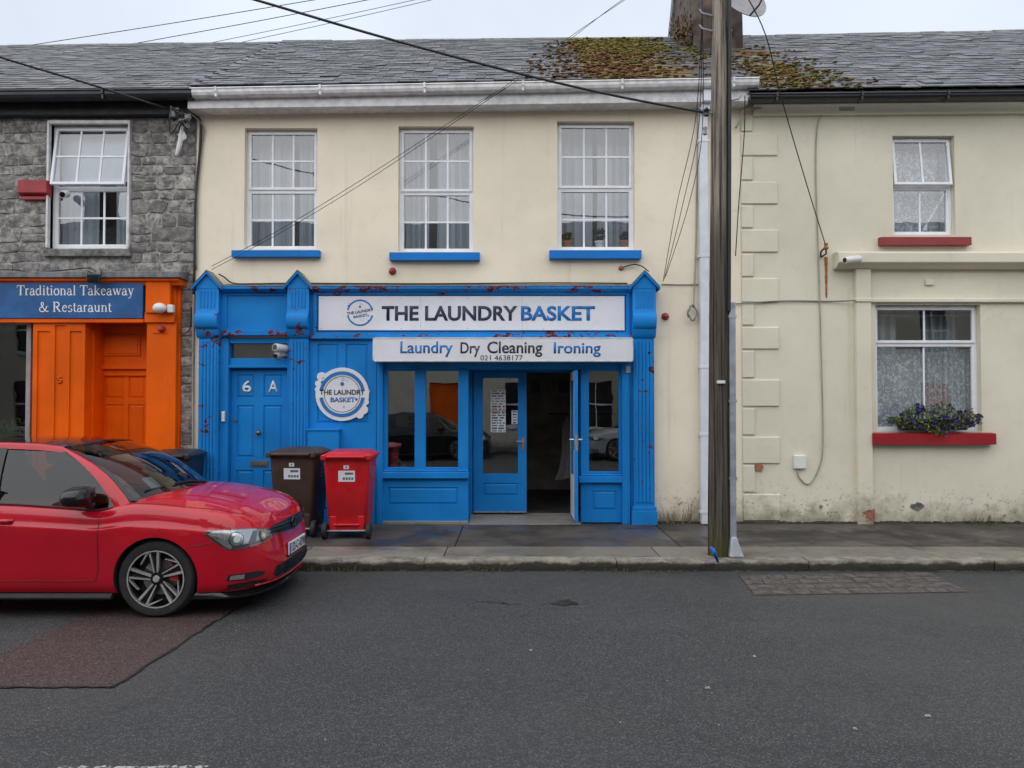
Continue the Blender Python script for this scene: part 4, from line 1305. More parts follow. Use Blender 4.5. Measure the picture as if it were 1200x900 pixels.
for a, b in ((454, 486.5), (498.5, 537.5)):
    mb = MB(); mb.box(PX(a, WY), PX(b, WY), D+.0, D+.008, zs1, zw1-.02); mb.build('pane', MT['glass_shop'], wfo)
# return of the window into the recess
RD = D+.45
mb = MB(); mb.box(xb-.06, xb-.002, D+.052, RD+.01, .15, zs1); mb.box(xb-.055, xb-.004, RD-.07, RD+.01, zs1, 2.6); mb.box(xb-.055, xb-.004, D+.052, D+.09, zs1, 2.6)
rt = mb.build('recess_return', MT['blue_clean'], HB, bev=.004)
mb = MB(); mb.box(xb-.034, xb-.028, D+.09, RD-.07, zs1, 2.6); mb.build('pane', MT['glass_shop'], rt)
# doorway frame
xr = PX(668.5, RD)
xl = PX(553, RD)
zd1 = PZ(436, RD)
mb = MB(); mb.box(xb-.06, xr+.13, RD+.011, RD+.09, zd1, 2.85); mb.box(xb-.058, xl+.01, RD+.012, RD+.085, .15, zd1); mb.box(xr+.052, xr+.13, RD-.02, RD+.085, .15, zd1)
mb.build('door_frame', MT['blue_clean'], HB, bev=.004)
# closed leaf
def dl(a, b, c, d): return (PX(a, RD), PX(c, RD), PZ(d, RD), PZ(b, RD))
gl = dl(566, 443, 607, 555)
lx0, lx1 = PX(555, RD), PX(617, RD)
lz0 = PZ(599, RD)
pn = dl(566.5, 566, 607, 581)
leaf = panelled('shop_door', HB, lx0, lx1, lz0, zd1, RD, .045, [pn, gl], 'blue_clean', field=True)
for ch in list(leaf.children):      # the upper opening is glass
    if ch.data.vertices[0].co.z + ORG[leaf.name].z > zs1-.2: bpy.data.objects.remove(ch)
mb = MB(); mb.box(gl[0], gl[1], RD+.016, RD+.022, gl[2], gl[3]); mb.build('pane', MT['glass_shop'], leaf)
mb = MB(); mb.box(lx0, lx1, RD-.012, RD+.03, lz0-.02, lz0-.001); mb.build('weather_bar', MT['chrome'], leaf)
def handle(o, q, dx, ydir=-1, mat='gold'):
    mb = MB(); mb.box(q.x-.018, q.x+.018, q.y-.008, q.y+.003, q.z-.09, q.z+.09)
    mb.tube([(q.x, q.y-.005, q.z+.035), (q.x, q.y-.05, q.z+.035), (q.x+dx, q.y-.05, q.z+.035)], .010, 8)
    return mb.build('handle', MT[mat], o, bev=.003)
q = P(613, 520, RD); handle(leaf, q, -.10)
# open leaf, swung out towards the street
ox0 = PX(673, RD-.70); ox1 = ox0+.048
ylo, yhi = RD-.72, RD-.005
def OY(t): return ylo+(yhi-ylo)*t
mb = MB()
for a, b, c, d in ((0, .16, .15, zd1), (.84, 1, .15, zd1), (.16, .84, zd1-.12, zd1), (.16, .84, .15, .75)):
    mb.box(ox0, ox1, OY(a), OY(b), c+.02, d)
od = mb.build('shop_door', [MT['blue_clean']], HB, bev=.004)
od['label'] = 'open shop door leaf swung out, white on its inner face'
mb = MB(); mb.box(ox0-.003, ox0-.0005, OY(.03), OY(.995), .19, zd1-.01)
for p in list(mb.v): pass
mb = MB(); x_ = ox0-.002
holes_ = [(OY(.18), OY(.82), .78, zd1-.13)]
ys_ = [OY(.02), OY(.18), OY(.82), OY(.995)]; zz_ = [.19, .78, zd1-.13, zd1-.01]
for i in range(3):
    for j in range(3):
        if i == 1 and j == 1: continue
        mb.add([(x_, ys_[i], zz_[j]), (x_, ys_[i+1], zz_[j]), (x_, ys_[i+1], zz_[j+1]), (x_, ys_[i], zz_[j+1])], [(3, 2, 1, 0)])
mb.build('inner_face', MT['upvc'], od, fix=False)
mb = MB(); mb.box(ox0+.02, ox0+.028, OY(.16), OY(.84), .77, zd1-.12); mb.build('pane', MT['glass_shop'], od)
hz = PZ(518, ylo)
for s in (-1, 1):
    xx = ox0 if s < 0 else ox1
    mb = MB(); mb.box(min(xx, xx+s*.008), max(xx, xx+s*.008), ylo+.035, ylo+.075, hz-.11, hz+.09)
    mb.tube([(xx, ylo+.055, hz+.03), (xx+s*.055, ylo+.055, hz+.03), (xx+s*.055, ylo+.16, hz+.03)], .010, 8); mb.build('handle', MT['chrome'], od)
mb = MB(); mb.box(ox0+.008, ox1-.008, ylo-.003, ylo+.001, hz-.12, hz+.10); mb.build('lock_plate', MT['frame_grey'], od)
# side light
xa2, xb2 = PX(680.5, WY), PX(729, WY)
zq0, zq1 = PZ(566, D-.09), PZ(557.5, D-.09)
panelled('stall_riser', HB, xa2, xb2, .13, zq0, WY, .06, [(PX(694, WY), PX(722, WY), PZ(598, WY), PZ(575, WY))], 'blue_clean')
mb = MB(); mb.box(xa2-.03, xb2, D-.095, D+.05, zq0, zq1-.01); mb.box(xa2, xb2, D-.06, D+.05, zq1-.0099, zq1+.02); mb.build('window_sill', MT['blue_clean'], HB, bev=.008)
wf = MB()
for a, b in ((680.5, 690), (725, 729)): wf.box(PX(a, WY), PX(b, WY), WY, D+.05, zq1, zw1)
wf.box(xa2, xb2, WY+.004, D+.05, zq1+.02, zq1+.05); wf.box(xa2, xb2, WY+.003, D+.05, zw1-.04, zw1)
wfo = wf.build('side_light', MT['blue_clean'], HB, bev=.005)
mb = MB(); mb.box(PX(689, WY), PX(726, WY), D, D+.008, zq1, zw1-.02); mb.build('pane', MT['glass_shop'], wfo)
mb = MB(); mb.box(xa2+.002, xa2+.06, D+.052, RD+.01, .13, 2.6); mb.build('recess_return', MT['blue_clean'], HB, bev=.004)
# step and ramp into the recess
mb = MB(); mb.xprism([(D-.10, .10), (D-.10, .118), (RD+.1, .175), (RD+.1, .10)], xb+.004, xa2-.0)
mb.build('entrance_ramp', MT['step'], HB, bev=.004)
mb = MB(); mb.box(xa, xb+.002, D-.05, D+.03, .09, .15); mb.build('plinth', MT['step'], HB, bev=.006)
mb = MB(); mb.box(xb+.01, xa2, D-.02, RD+.01, 2.62, 2.70); mb.build('recess_soffit', MT['blue_clean'], HB)

# ---- interior of the laundry
ix0, ix1, iy1 = SHOP[0]-.25, SHOP[1]+.35, D+3.6
RM = thing('shop_room', 'dark unlit interior of the laundry seen through the doorway', 'room', ((ix0+ix1)/2, D+2, .15))
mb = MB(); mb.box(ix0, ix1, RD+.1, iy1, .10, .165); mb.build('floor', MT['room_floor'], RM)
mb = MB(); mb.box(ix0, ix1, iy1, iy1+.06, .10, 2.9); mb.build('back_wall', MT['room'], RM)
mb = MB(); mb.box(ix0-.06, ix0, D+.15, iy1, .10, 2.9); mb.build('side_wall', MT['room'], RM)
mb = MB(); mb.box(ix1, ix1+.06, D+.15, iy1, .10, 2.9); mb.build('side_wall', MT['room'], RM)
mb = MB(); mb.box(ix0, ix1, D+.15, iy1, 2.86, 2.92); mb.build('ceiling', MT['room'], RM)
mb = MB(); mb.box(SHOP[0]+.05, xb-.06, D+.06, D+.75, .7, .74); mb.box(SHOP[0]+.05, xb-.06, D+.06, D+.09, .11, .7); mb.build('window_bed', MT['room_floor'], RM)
for k, (a, b, c, d) in enumerate(((621, 444, 634, 462), (653, 444, 668, 462))):
    x_, x2_, z_, z2_ = R(a, b, c, d, iy1-.02)
    t_ = thing('picture', ['small framed picture at the left on the dark back wall inside the laundry', 'small framed picture at the right on the dark back wall inside the laundry'][k], 'picture', ((x_+x2_)/2, iy1-.02, z_))
    mb = MB(); mb.box(x_, x2_, iy1-.03, iy1-.002, z_, z2_); mb.build('frame', MT['grey_plastic'], t_)
    mb = MB(); mb.box(x_+.025, x2_-.025, iy1-.034, iy1-.029, z_+.03, z2_-.03); mb.build('print', MT['ink'], t_)
GYD = 12.7
q = P(664, 525, GYD)
mb = MB()
def gf(u, v):
    a = 2*math.pi*u; k = .075+.12*(1-v)**1.3
    if v > .85: k *= 1-.6*(v-.85)/.15
    wv = 1+(.10+.22*(1-v))*math.sin(a*6+2*v)+.08*math.sin(a*11)
    return Vector((q.x+.05+k*math.cos(a)*wv+.02*math.sin(v*5), GYD+k*.6*math.sin(a)*wv, q.z-.50+1.0*v+.02*math.sin(a*3)*(1-v)))
mb.grid(gf, 60, 14)
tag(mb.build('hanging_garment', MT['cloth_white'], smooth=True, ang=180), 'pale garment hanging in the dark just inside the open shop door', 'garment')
mb = MB(); mb.tube([(q.x-.3, GYD, q.z+.56), (ix1, GYD, q.z+.56)], .014); mb.tube([(q.x+.05, GYD, q.z+.48), (q.x+.05, GYD, q.z+.56)], .006)
tag(mb.build('clothes_rail', MT['dark_plastic']), 'dark clothes rail inside the laundry holding the garment', 'rail')
# things in the window bed
c = P(466, 537, D+.35)
t_ = thing('tool_box', 'grey plastic box standing in the left shop window', 'box', (c.x, c.y, .74))
mb = MB(); mb.box(c.x-.13, c.x+.13, c.y-.08, c.y+.08, .745, .90); mb.build('box_body', MT['grey_plastic'], t_, bev=.012)
mb = MB(); mb.box(c.x-.14, c.x+.14, c.y-.09, c.y+.09, .90, .94); mb.tube([(c.x-.07, c.y, .94), (c.x-.06, c.y, .98), (c.x+.06, c.y, .98), (c.x+.07, c.y, .94)], .01); mb.build('lid', MT['dark_plastic'], t_, bev=.01)
c2 = P(456, 545, D+.3)
t_ = thing('stool', 'small red stool beside the grey box in the shop window', 'stool', (c2.x, c2.y, .74))
mb = MB(); mb.lathe([(.005, 1.0), (.10, 1.0), (.11, 1.02), (.10, 1.045), (.005, 1.045)], (c2.x+.02, c2.y+.12, 0), n=16); mb.build('seat', MT['red_plastic'], t_, smooth=True)
for k in range(4):
    a = math.pi/4+k*math.pi/2
    mb = MB(); mb.tube([(c2.x+.02+.07*math.cos(a), c2.y+.12+.07*math.sin(a), 1.0), (c2.x+.02+.11*math.cos(a), c2.y+.12+.11*math.sin(a), .741)], .011); mb.build('leg', MT['red_plastic'], t_)
# notices taped inside the glass door
NY = RD+.0155
def notice(u0, v0, u1, v1, label, seed, red=False):
    x0, x1, z0, z1 = R(u0, v0, u1, v1, NY)
    rr = random.Random(seed)
    t_ = thing('notice', label, 'notice', ((x0+x1)/2, NY, z0))
    mb = MB(); mb.box(x0, x1, NY-.0015, NY, z0, z1); mb.build('sheet', MT['paper'], t_)
    rows = max(5, int((z1-z0)/.035)); ink, rd = MB(), MB()
    for r in range(rows):
        z = z1-(r+.5)*(z1-z0)/rows; h = (z1-z0)/rows*rr.uniform(.2, .36)
        x = x0+.015
        while x < x1-.03:
            L = rr.uniform(.02, .09); e = min(x+L, x1-.012)
            (rd if red and r > rows*.75 else ink).box(x, e, NY-.0025, NY-.0016, z-h, z+h); x = e+rr.uniform(.008, .03)
    ink.build('print', MT['ink'], t_)
    if rd.v: rd.build('print', MT['ink_red'], t_)
notice(575, 456.5, 592.5, 481, 'upper of two large paper notices stuck on the closed glass shop door', 1, True)
notice(575, 482, 592.5, 506.5, 'lower of two large paper notices stuck on the closed glass shop door', 2)
notice(599.5, 481, 606.5, 497, 'small narrow paper notice by the edge of the closed glass shop door', 3)

# ================================================================ signs of the laundry
def ring(mb, cx, cz, r0, r1, y, a0=0, a1=360, n=48, ext=.003):
    vs, fs = [], []
    m = max(6, int(n*abs(a1-a0)/360))
    for i in range(m+1):
        a = rad(a0+(a1-a0)*i/m)
        for r in (r0, r1): vs.append((cx+r*math.cos(a), y-ext, cz+r*math.sin(a)))
    for i in range(m): fs.append((2*i, 2*i+1, 2*i+3, 2*i+2) if False else (2*i, 2*i+2, 2*i+3, 2*i+1)[::-1])
    mb.add(vs, fs)
def face_street(o):
    me = o.data
    bm = bmesh.new(); bm.from_mesh(me)
    for f in bm.faces:
        f.normal_update()
        if f.normal.y > 0: f.normal_flip()
    bm.to_mesh(me); bm.free(); return o
def disc(mb, cx, cz, r, y, n=20):
    mb.add([(cx+r*math.cos(2*math.pi*k/n), y, cz+r*math.sin(2*math.pi*k/n)) for k in range(n)], [tuple(range(n))])
def logo(parent, cx, cz, r, y, ringw, mat_ring, ta, tb, tilt=0.0, big=True):
    mb = MB()
    g0 = 9 if big else 12
    ring(mb, cx, cz, r-ringw, r, y, g0+rad(0), 180-g0+0)
    ring(mb, cx, cz, r-ringw, r, y, 180+g0, 360-g0)
    face_street(mb.build('logo_ring', mat_ring, parent, fix=False))
    s = math.sin(tilt)
    text_part('THE LAUNDRY', 'lettering', cx-r*(.98 if big else 1.0), cx+r*(.98 if big else 1.0), cz-.02*r, cz+.20*r, y, ta, parent, .003, .02, tilt)
    text_part('BASKET', 'lettering', cx-r*.5, cx+r*.56, cz-.34*r, cz-.13*r, y, tb, parent, .003, .02, tilt)
    mb = MB()
    for dx, dz, q in ((0, .45, .085), (.62, -.22, .06), (.66, -.62, .08), (-.86, .52, .07)): disc(mb, cx+dx*r, cz+dz*r, q*r, y-.0031)
    face_street(mb.build('logo_bubble', mat_ring, parent, fix=False))
    mb = MB()
    for dx, dz, q in ((.04, .65, .06), (.2, .6, .035), (.08, -.55, .04), (-.82, .70, .05)): ring(mb, cx+dx*r, cz+dz*r, q*r*.75, q*r, y-.0001)
    face_street(mb.build('logo_bubble', mat_ring, parent, fix=False))

FY = FR-.035
x0, x1, z0, z1 = R(373.5, 347, 732, 387, FY)
FS = thing('fascia_sign', 'long white fascia sign reading THE LAUNDRY BASKET over the shopfront', 'sign', ((x0+x1)/2, FY, z0))
npn = 3
for k in range(npn):
    a, b = x0+(x1-x0)*k/npn, x0+(x1-x0)*(k+1)/npn
    mb = MB(); mb.box(a+.0008, b-.0008, FY, FR+.001, z0, z1); mb.build('sign_panel', MT['white_sign'], FS, bev=.002)
text_part('THE LAUNDRY', 'lettering', PX(447, FY), PX(606.5, FY), PZ(376, FY), PZ(358.5, FY), FY, MT['sign_navy'], FS, .004, .030)
text_part('BASKET', 'lettering', PX(610.5, FY), PX(697.5, FY), PZ(376, FY), PZ(358.5, FY), FY, MT['sign_blue'], FS, .004, .030)
logo(FS, PX(421.5, FY), PZ(366.5, FY), .182, FY, .022, MT['sign_blue'], MT['sign_navy'], MT['sign_blue'], rad(9), False)
for u in (376.5, 470, 548, 637, 728.5):
    for v in (349.5, 385):
        q = P(u, v, FY); mb = MB(); mb.lathe([(.001, -.003), (.006, -.003), (.007, 0)], (q.x, FY, q.z), 'y', 8); mb.build('screw', MT['frame_grey'], FS)

LY = D-.36
x0, x1, z0, z1 = R(437, 395.5, 742, 423.5, LY)
LB = thing('shutter_box_sign', 'white boxed sign reading Laundry Dry Cleaning Ironing above the shop door', 'sign', ((x0+x1)/2, LY, z0))
mb = MB(); mb.box(x0, x1, LY, D-.055, z0, z1); mb.build('sign_box', MT['white_sign'], LB, bev=.006)
mb = MB()
for a, b, c, d in ((x0, x1, z0, z0+.012), (x0, x1, z1-.012, z1), (x0, x0+.012, z0, z1), (x1-.012, x1, z0, z1)): mb.box(a-.001, b+.001, LY-.004, LY+.004, c-.001, d+.001)
mb.build('edge_trim', MT['upvc_dirty'], LB)
for body, a, b, m_, zt_, zb_ in (('Laundry', 469, 530.5, 'sign_blue', 400, 418.3), ('Dry', 539.5, 562.5, 'sign_dark', 401, 418.3), ('Cleaning', 571, 635.5, 'sign_dark', 400, 418.3), ('Ironing', 649, 704, 'sign_blue', 401, 418.3)):
    text_part(body, 'lettering', PX(a, LY), PX(b, LY), PZ(zb_, LY), PZ(zt_, LY), LY, MT[m_], LB, .003, .016)
text_part('021 4638177', 'lettering', PX(563, LY), PX(612.5, LY), PZ(422.5, LY), PZ(416.2, LY), LY-.0002, MT['sign_dark'], LB, .003, .0)

c = P(401, 462, PY-.03); YS = PY-.03
RS = thing('round_sign', 'round white sign with blue ring reading THE LAUNDRY BASKET on the blue pier', 'sign', (c.x, YS, c.z-.38))
r = .365
mb = MB()
for dx, dz, q in ((0, 0, 1.0), (-.78, .66, .17), (-.90, .40, .12), (-.93, .18, .10), (.92, .1, .10), (.80, -.58, .17), (.66, -.76, .15), (.9, -.3, .10)):
    k = rnd.uniform(0, .0012)
    mb.lathe([(q*r, -.0-k), (q*r, .022-k)], (c.x+dx*r, YS, c.z+dz*r), 'y', 48 if q == 1 else 20)
mb.build('sign_plate', MT['white_sign'], RS)
mb = MB(); ring(mb, c.x, c.z, r*.655, r*.675, YS-.0014); face_street(mb.build('inner_ring', MT['sign_navy'], RS, fix=False))
logo(RS, c.x, c.z-.0, r*.86, YS-.0018, r*.13, MT['sign_blue'], MT['sign_navy'], MT['sign_blue'])

# ================================================================ orange take-away front
OF = D-.15
LC = R(-300, 317.5, 210, 325, D-.30)
mb = MB(); mb.xprism([(D-.30, LC[2]), (D-.30, LC[3]-.01), (D+.02, LC[3]+.05), (D+.02, LC[2])], LC[0], LC[1]); mb.build('lead_cornice', MT['lead'], HA, bev=.006)
mb = MB(); zc = LC[2]; mb.xprism([(D-.26, zc-.035), (D-.26, zc-.001), (D+.02, zc-.001), (D+.02, zc-.09), (D-.19, zc-.09), (D-.21, zc-.05)], LC[0], LC[1]-.03); mb.build('cornice_moulding', MT['orange'], HA, bev=.004)
x0, x1, z0, z1 = R(-300, 330, 206, 378, D-.10)
mb = MB(); mb.box(x0, x1, D-.10, D+.03, z0, z1); mb.build('fascia_board', MT['orange'], HA, bev=.004)
BX('fascia_moulding', -300, 373.5, 168, 378, D-.19, D-.09, 'orange', HA)
# bracket block at the right end
BX('console', 170.5, 327, 199, 367, D-.22, D-.09, 'orange', HA, .01)
BX('console_moulding', 169, 366, 204, 378, D-.19, D-.091, 'orange', HA, .008)
BX('pilaster', 172, 377, 204, 640, OF, D+.03, 'orange', HA, .006, zmin=PV)
BX('pilaster_edge', 204, 327, 208.5, 640, D-.06, D+.03, 'orange', HA, .004, zmin=PV)
for v in (388,):
    BX('groove_strip', 178, v, 196, v+2.5, OF-.008, OF+.002, 'orange', HA, .002)
# left pier with narrow sunk strips
pr = panelled('panelled_pier', HA, PX(38, OF), PX(99, OF), PV, PZ(378, OF), OF, .18, [(PX(43, OF), PX(58, OF), .5, PZ(388, OF)), (PX(63.5, OF), PX(76, OF), .5, PZ(381, OF)), (PX(81, OF), PX(95, OF), .5, PZ(388, OF))], 'orange', rec=.02, field=False)
text_part('5', 'door_number', PX(66, OF), PX(72.5, OF), PZ(449, OF), PZ(441, OF), OF+.018, MT['orange'], pr, .012, .02)
# recessed door
OD = D+.30
mb = MB(); mb.box(PX(98, OF), PX(98, OF)+.04, OF+.18, OD+.02, PV, PZ(378, D)); mb.box(PX(172, D), PX(172, D)+.04, D+.035, OD+.02, PV, PZ(378, D)); mb.build('recess_side', MT['orange'], HA)
x0, x1 = PX(98, OF), PX(174, D)
mb = MB(); mb.box(x0, x1, OD-.01, OD+.02, 2.15, PZ(374, D)); mb.box(x0, x1, OD-.06, OD-.01, PZ(432.5, OD-.06), PZ(427.5, OD-.06))
mb.box(x0, PX(113, OD), OD-.012, OD+.03, PV, 2.2); mb.box(PX(172, OD), x1, OD-.012, OD+.03, PV, 2.2)
mb.build('door_frame', MT['orange'], HA, bev=.004)
a, b, c_, d = R(121, 392, 164, 417, OD-.03)
mb = MB(); mb.box(a, b, OD-.030, OD-.012, c_, d); mb.box(a+.03, b-.03, OD-.040, OD-.028, c_+.03, d-.03); mb.build('overdoor_panel', MT['orange'], HA, bev=.012)
def do(a, b, c, d): return (PX(a, OD+.02), PX(c, OD+.02), PZ(d, OD+.02), PZ(b, OD+.02))
panelled('door', HA, PX(116, OD), PX(173, OD), .13, PZ(433, OD), OD+.015, .04, [do(123, 441, 145, 467), do(151, 441, 170, 467), do(123, 474, 145, 560), do(151, 474, 170, 560)], 'orange')
mb = MB(); mb.box(PX(113.2, OD), PX(116, OD), OD-.02, OD+.02, .13, PZ(433, OD)); mb.build('draught_strip', MT['upvc_dirty'], HA)
# shop window
gx0, gx1 = PX(-200, D), PX(37, D)
mb = MB(); zt = PZ(378, D-.02)
mb.box(gx1-.045, gx1+.02, D-.06, D+.06, .55, zt); mb.box(gx0, gx1, D-.06, D+.06, .5, .56); mb.box(gx0, gx1, D-.055, D+.06, zt-.03, zt+.05); mb.box(gx0, gx0+.05, D-.06, D+.06, .5, zt)
sw = mb.build('shop_window', MT['frame_grey'], HA, bev=.004)
mb = MB(); mb.box(gx0, gx1-.03, D, D+.008, .56, zt-.02); mb.build('pane', MT['glass_dim'], sw)
mb = MB(); mb.box(gx0, gx1+.02, D-.12, D+.03, PV, .5); mb.build('stall_riser', MT['orange'], HA, bev=.006)
RM2 = thing('takeaway_room', 'dark interior behind the take-away window at the left edge', 'room', ((gx0+gx1)/2, D+1.5, .2))
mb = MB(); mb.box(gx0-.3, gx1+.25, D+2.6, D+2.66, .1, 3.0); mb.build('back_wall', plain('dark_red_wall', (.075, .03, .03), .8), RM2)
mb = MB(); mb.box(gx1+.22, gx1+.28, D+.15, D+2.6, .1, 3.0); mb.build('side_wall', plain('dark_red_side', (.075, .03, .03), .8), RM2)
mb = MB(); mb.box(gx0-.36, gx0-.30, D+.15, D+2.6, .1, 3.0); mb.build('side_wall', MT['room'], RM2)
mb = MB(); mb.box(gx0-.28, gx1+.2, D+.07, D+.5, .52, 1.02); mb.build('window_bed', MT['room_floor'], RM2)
# plant in that window
c = P(14, 522, D+.28)
PT = thing('house_plant', 'long leaved green plant inside the take-away window above the car roof', 'plant', (c.x, c.y, 1.02))
mb = MB(); mb.lathe([(.06, 1.021), (.09, 1.17), (.10, 1.17), (.08, 1.15), (.02, 1.15)], (c.x, c.y, 0), n=16); mb.build('pot', MT['terracotta'], PT, smooth=True)
rr = random.Random(3)
for k in range(44):
    a = rr.uniform(0, 6.283); L = rr.uniform(.22, .45); up_ = rr.uniform(.25, .55)
    mb = MB(); pts = []
    for i in range(6):
        t = i/5; pts.append(Vector((c.x+math.cos(a)*L*t, c.y+math.sin(a)*L*.5*t, .14+1.02+up_*.8*math.sin(t*2.2)-.05*t)))
    vs, fs = [], []
    for i, p in enumerate(pts):
        w_ = .016*math.sin(math.pi*(.08+.9*i/5)); s_ = Vector((-math.sin(a), math.cos(a), .2))
        vs += [p-s_*w_, p+s_*w_]
    fs = [(2*i, 2*i+1, 2*i+3, 2*i+2) for i in range(5)]
    mb.add(vs, fs); mb.build('leaf', MT['leaf'], PT, fix=False)
# sign board
YB = D-.205
x0, x1, z0, z1 = R(-190, 322.5, 167, 373, YB)
TS = thing('takeaway_sign', 'blue signboard with white serif lettering Traditional Takeaway above the orange front', 'sign', (x1-.5, YB, z0))
mb = MB(); mb.box(x0, x1, YB, D-.10, z0, z1); mb.build('board', MT['sign_board_blue'], TS, bev=.004)
serif_part('Traditional Takeaway', 'lettering', PX(18, YB), PX(156, YB), PZ(346, YB), .135, YB, MT['white_letter'], TS)
serif_part('& Restaraunt', 'lettering', PX(44, YB), PX(130, YB), PZ(365.5, YB), .135, YB, MT['white_letter'], TS)
for u in (0, 63, 165):
    for v in (325, 371):
        q = P(u, v, YB); mb = MB(); mb.lathe([(.001, -.003), (.007, -.003), (.008, 0)], (q.x, YB, q.z), 'y', 8); mb.build('screw', MT['frame_grey'], TS)
# ================================================================ the red hatchback
def carpaint(name, col, flake=.0):
    t = NT(name)
    c = t.mix(t.ramp(t.noise(3, 4), .3, .7), mul(col, .95), mul(col, 1.05))
    dr = t.ramp(t.noise(160, 2), .66, .70)
    b = t.bsdf(c, .40, .0, t.bump(dr, .10, .001), .12, Coat_Weight=1.0, Coat_Roughness=.025)
    return t.done(b)
MT['car_red'] = carpaint('red_car_paint', (.46, .0015, .014))
MT['car_black'] = carpaint('black_car_paint', (.008, .008, .009))
MT['car_silver'] = carpaint('silver_car_paint', (.45, .46, .48))
MT['car_glass'] = glass('car_glass', (.33, .36, .36), .0)
MT['lamp_glass'] = glass('headlamp_glass', (.92, .94, .95), .04)
MT['gloss_black'] = plain('gloss_black', (.007, .007, .008), .12, var=.1)
MT['trim'] = plain('matt_black_trim', (.012, .012, .013), .55, var=.2)
MT['cabin'] = plain('dark_cabin', (.02, .02, .022), .8, var=.2)
MT['alloy_face'] = plain('machined_alloy', (.78, .77, .75), .30, .8, var=.1)
MT['disc'] = plain('brake_disc', (.25, .24, .23), .4, .9, var=.2)
MT['caliper'] = plain('red_caliper', (.40, .02, .015), .4)
MT['plate'] = plain('plate_white', (.72, .74, .76), .35, var=.03)
MT['plate_blue'] = plain('plate_blue', (.02, .10, .42), .4)
MT['lamp_inner'] = plain('lamp_reflector', (.44, .44, .45), .2, .75, var=.12, vs=5)
MT['amber'] = plain('lens_grey', (.35, .35, .34), .2)

def interp(tab, x):
    """monotone cubic through the table"""
    n = len(tab)
    if x <= tab[0][0]: return tab[0][1]
    if x >= tab[-1][0]: return tab[-1][1]
    sl = [(tab[i+1][1]-tab[i][1])/(tab[i+1][0]-tab[i][0]) for i in range(n-1)]
    def tan(i):
        if i == 0: return sl[0]
        if i == n-1: return sl[-1]
        return 0 if sl[i-1]*sl[i] <= 0 else 2*sl[i-1]*sl[i]/(sl[i-1]+sl[i])
    for i in range(n-1):
        (a, p), (b, q) = tab[i], tab[i+1]
        if x <= b:
            h = b-a; t = (x-a)/h
            return (2*t**3-3*t*t+1)*p+(t**3-2*t*t+t)*h*tan(i)+(-2*t**3+3*t*t)*q+(t**3-t*t)*h*tan(i+1)
# x forward from the front axle; z above the road
ZTOP = [(-3.42, .90), (-3.2, .97), (-2.6, .965), (-1.3, .935), (-.8, .905), (-.50, .885), (-.36, .905), (-.20, .928), (0, .918), (.3, .885), (.55, .838), (.75, .775), (.93, .690)]
def ztop(x): return interp(ZTOP, x)
#       z-param t,  half width, front x, rear x, corner depth
LEV = [(0.00, .790, .795, -3.20, .46), (.03, .835, .850, -3.24, .47), (.10, .862, .890, -3.30, .48), (.20, .872, .908, -3.34, .48), (.34, .880, .910, -3.36, .48), (.50, .889, .905, -3.38, .48),
       (.64, .896, .893, -3.37, .48), (.74, .8995, .882, -3.35, .48), (.775, .897, .878, -3.34, .48), (.80, .884, .875, -3.33, .47), (.90, .868, .858, -3.30, .46), (.96, .850, .835, -3.27, .46), (1.0, .820, .800, -3.24, .45)]
ZB = .185
def levt(t):
    for a, b in zip(LEV, LEV[1:]):
        if t <= b[0]+1e-9:
            k = (t-a[0])/(b[0]-a[0]); return [p+(q-p)*k for p, q in zip(a, b)]
    return list(LEV[-1])
def outline(t, s):
    """s 0..1 from front centre along the side to rear centre -> x, y>=0"""
    _, W, xf, xr, cd = levt(t)
    n = 2.7
    if s < .25:
        a = s/.25*math.pi/2
        y = W*math.sin(a)**(2/n); x = xf-cd*(1-math.cos(a)**(2/n) if math.cos(a) > 0 else 1)
    elif s < .8:
        k = (s-.25)/.55; x = (xf-cd)+((xr+.35)-(xf-cd))*k; y = W
        if x < -1.6: y = W-.035*((-1.6-x)/1.7)**2
    else:
        a = (s-.8)/.2*math.pi/2
        y = (W-.030)*max(0, math.cos(a))**(2/3.2); x = xr+.35*(1-math.sin(a)**(2/3.2))
    return x, y
def body_pt(t, s):
    x, y = outline(t, s)
    # wheel arch flare
    fl = 0
    for ax in (0, -2.63):
        d = math.hypot(x-ax, (ZB+t*(ztop(x)-ZB))-.32)
        if d < .48: fl = max(fl, .014*min(1, (.48-d)/.10))
    z = ZB+t*(ztop(x)-ZB)
    if y > .5: y += fl
    return Vector((x, y, z))

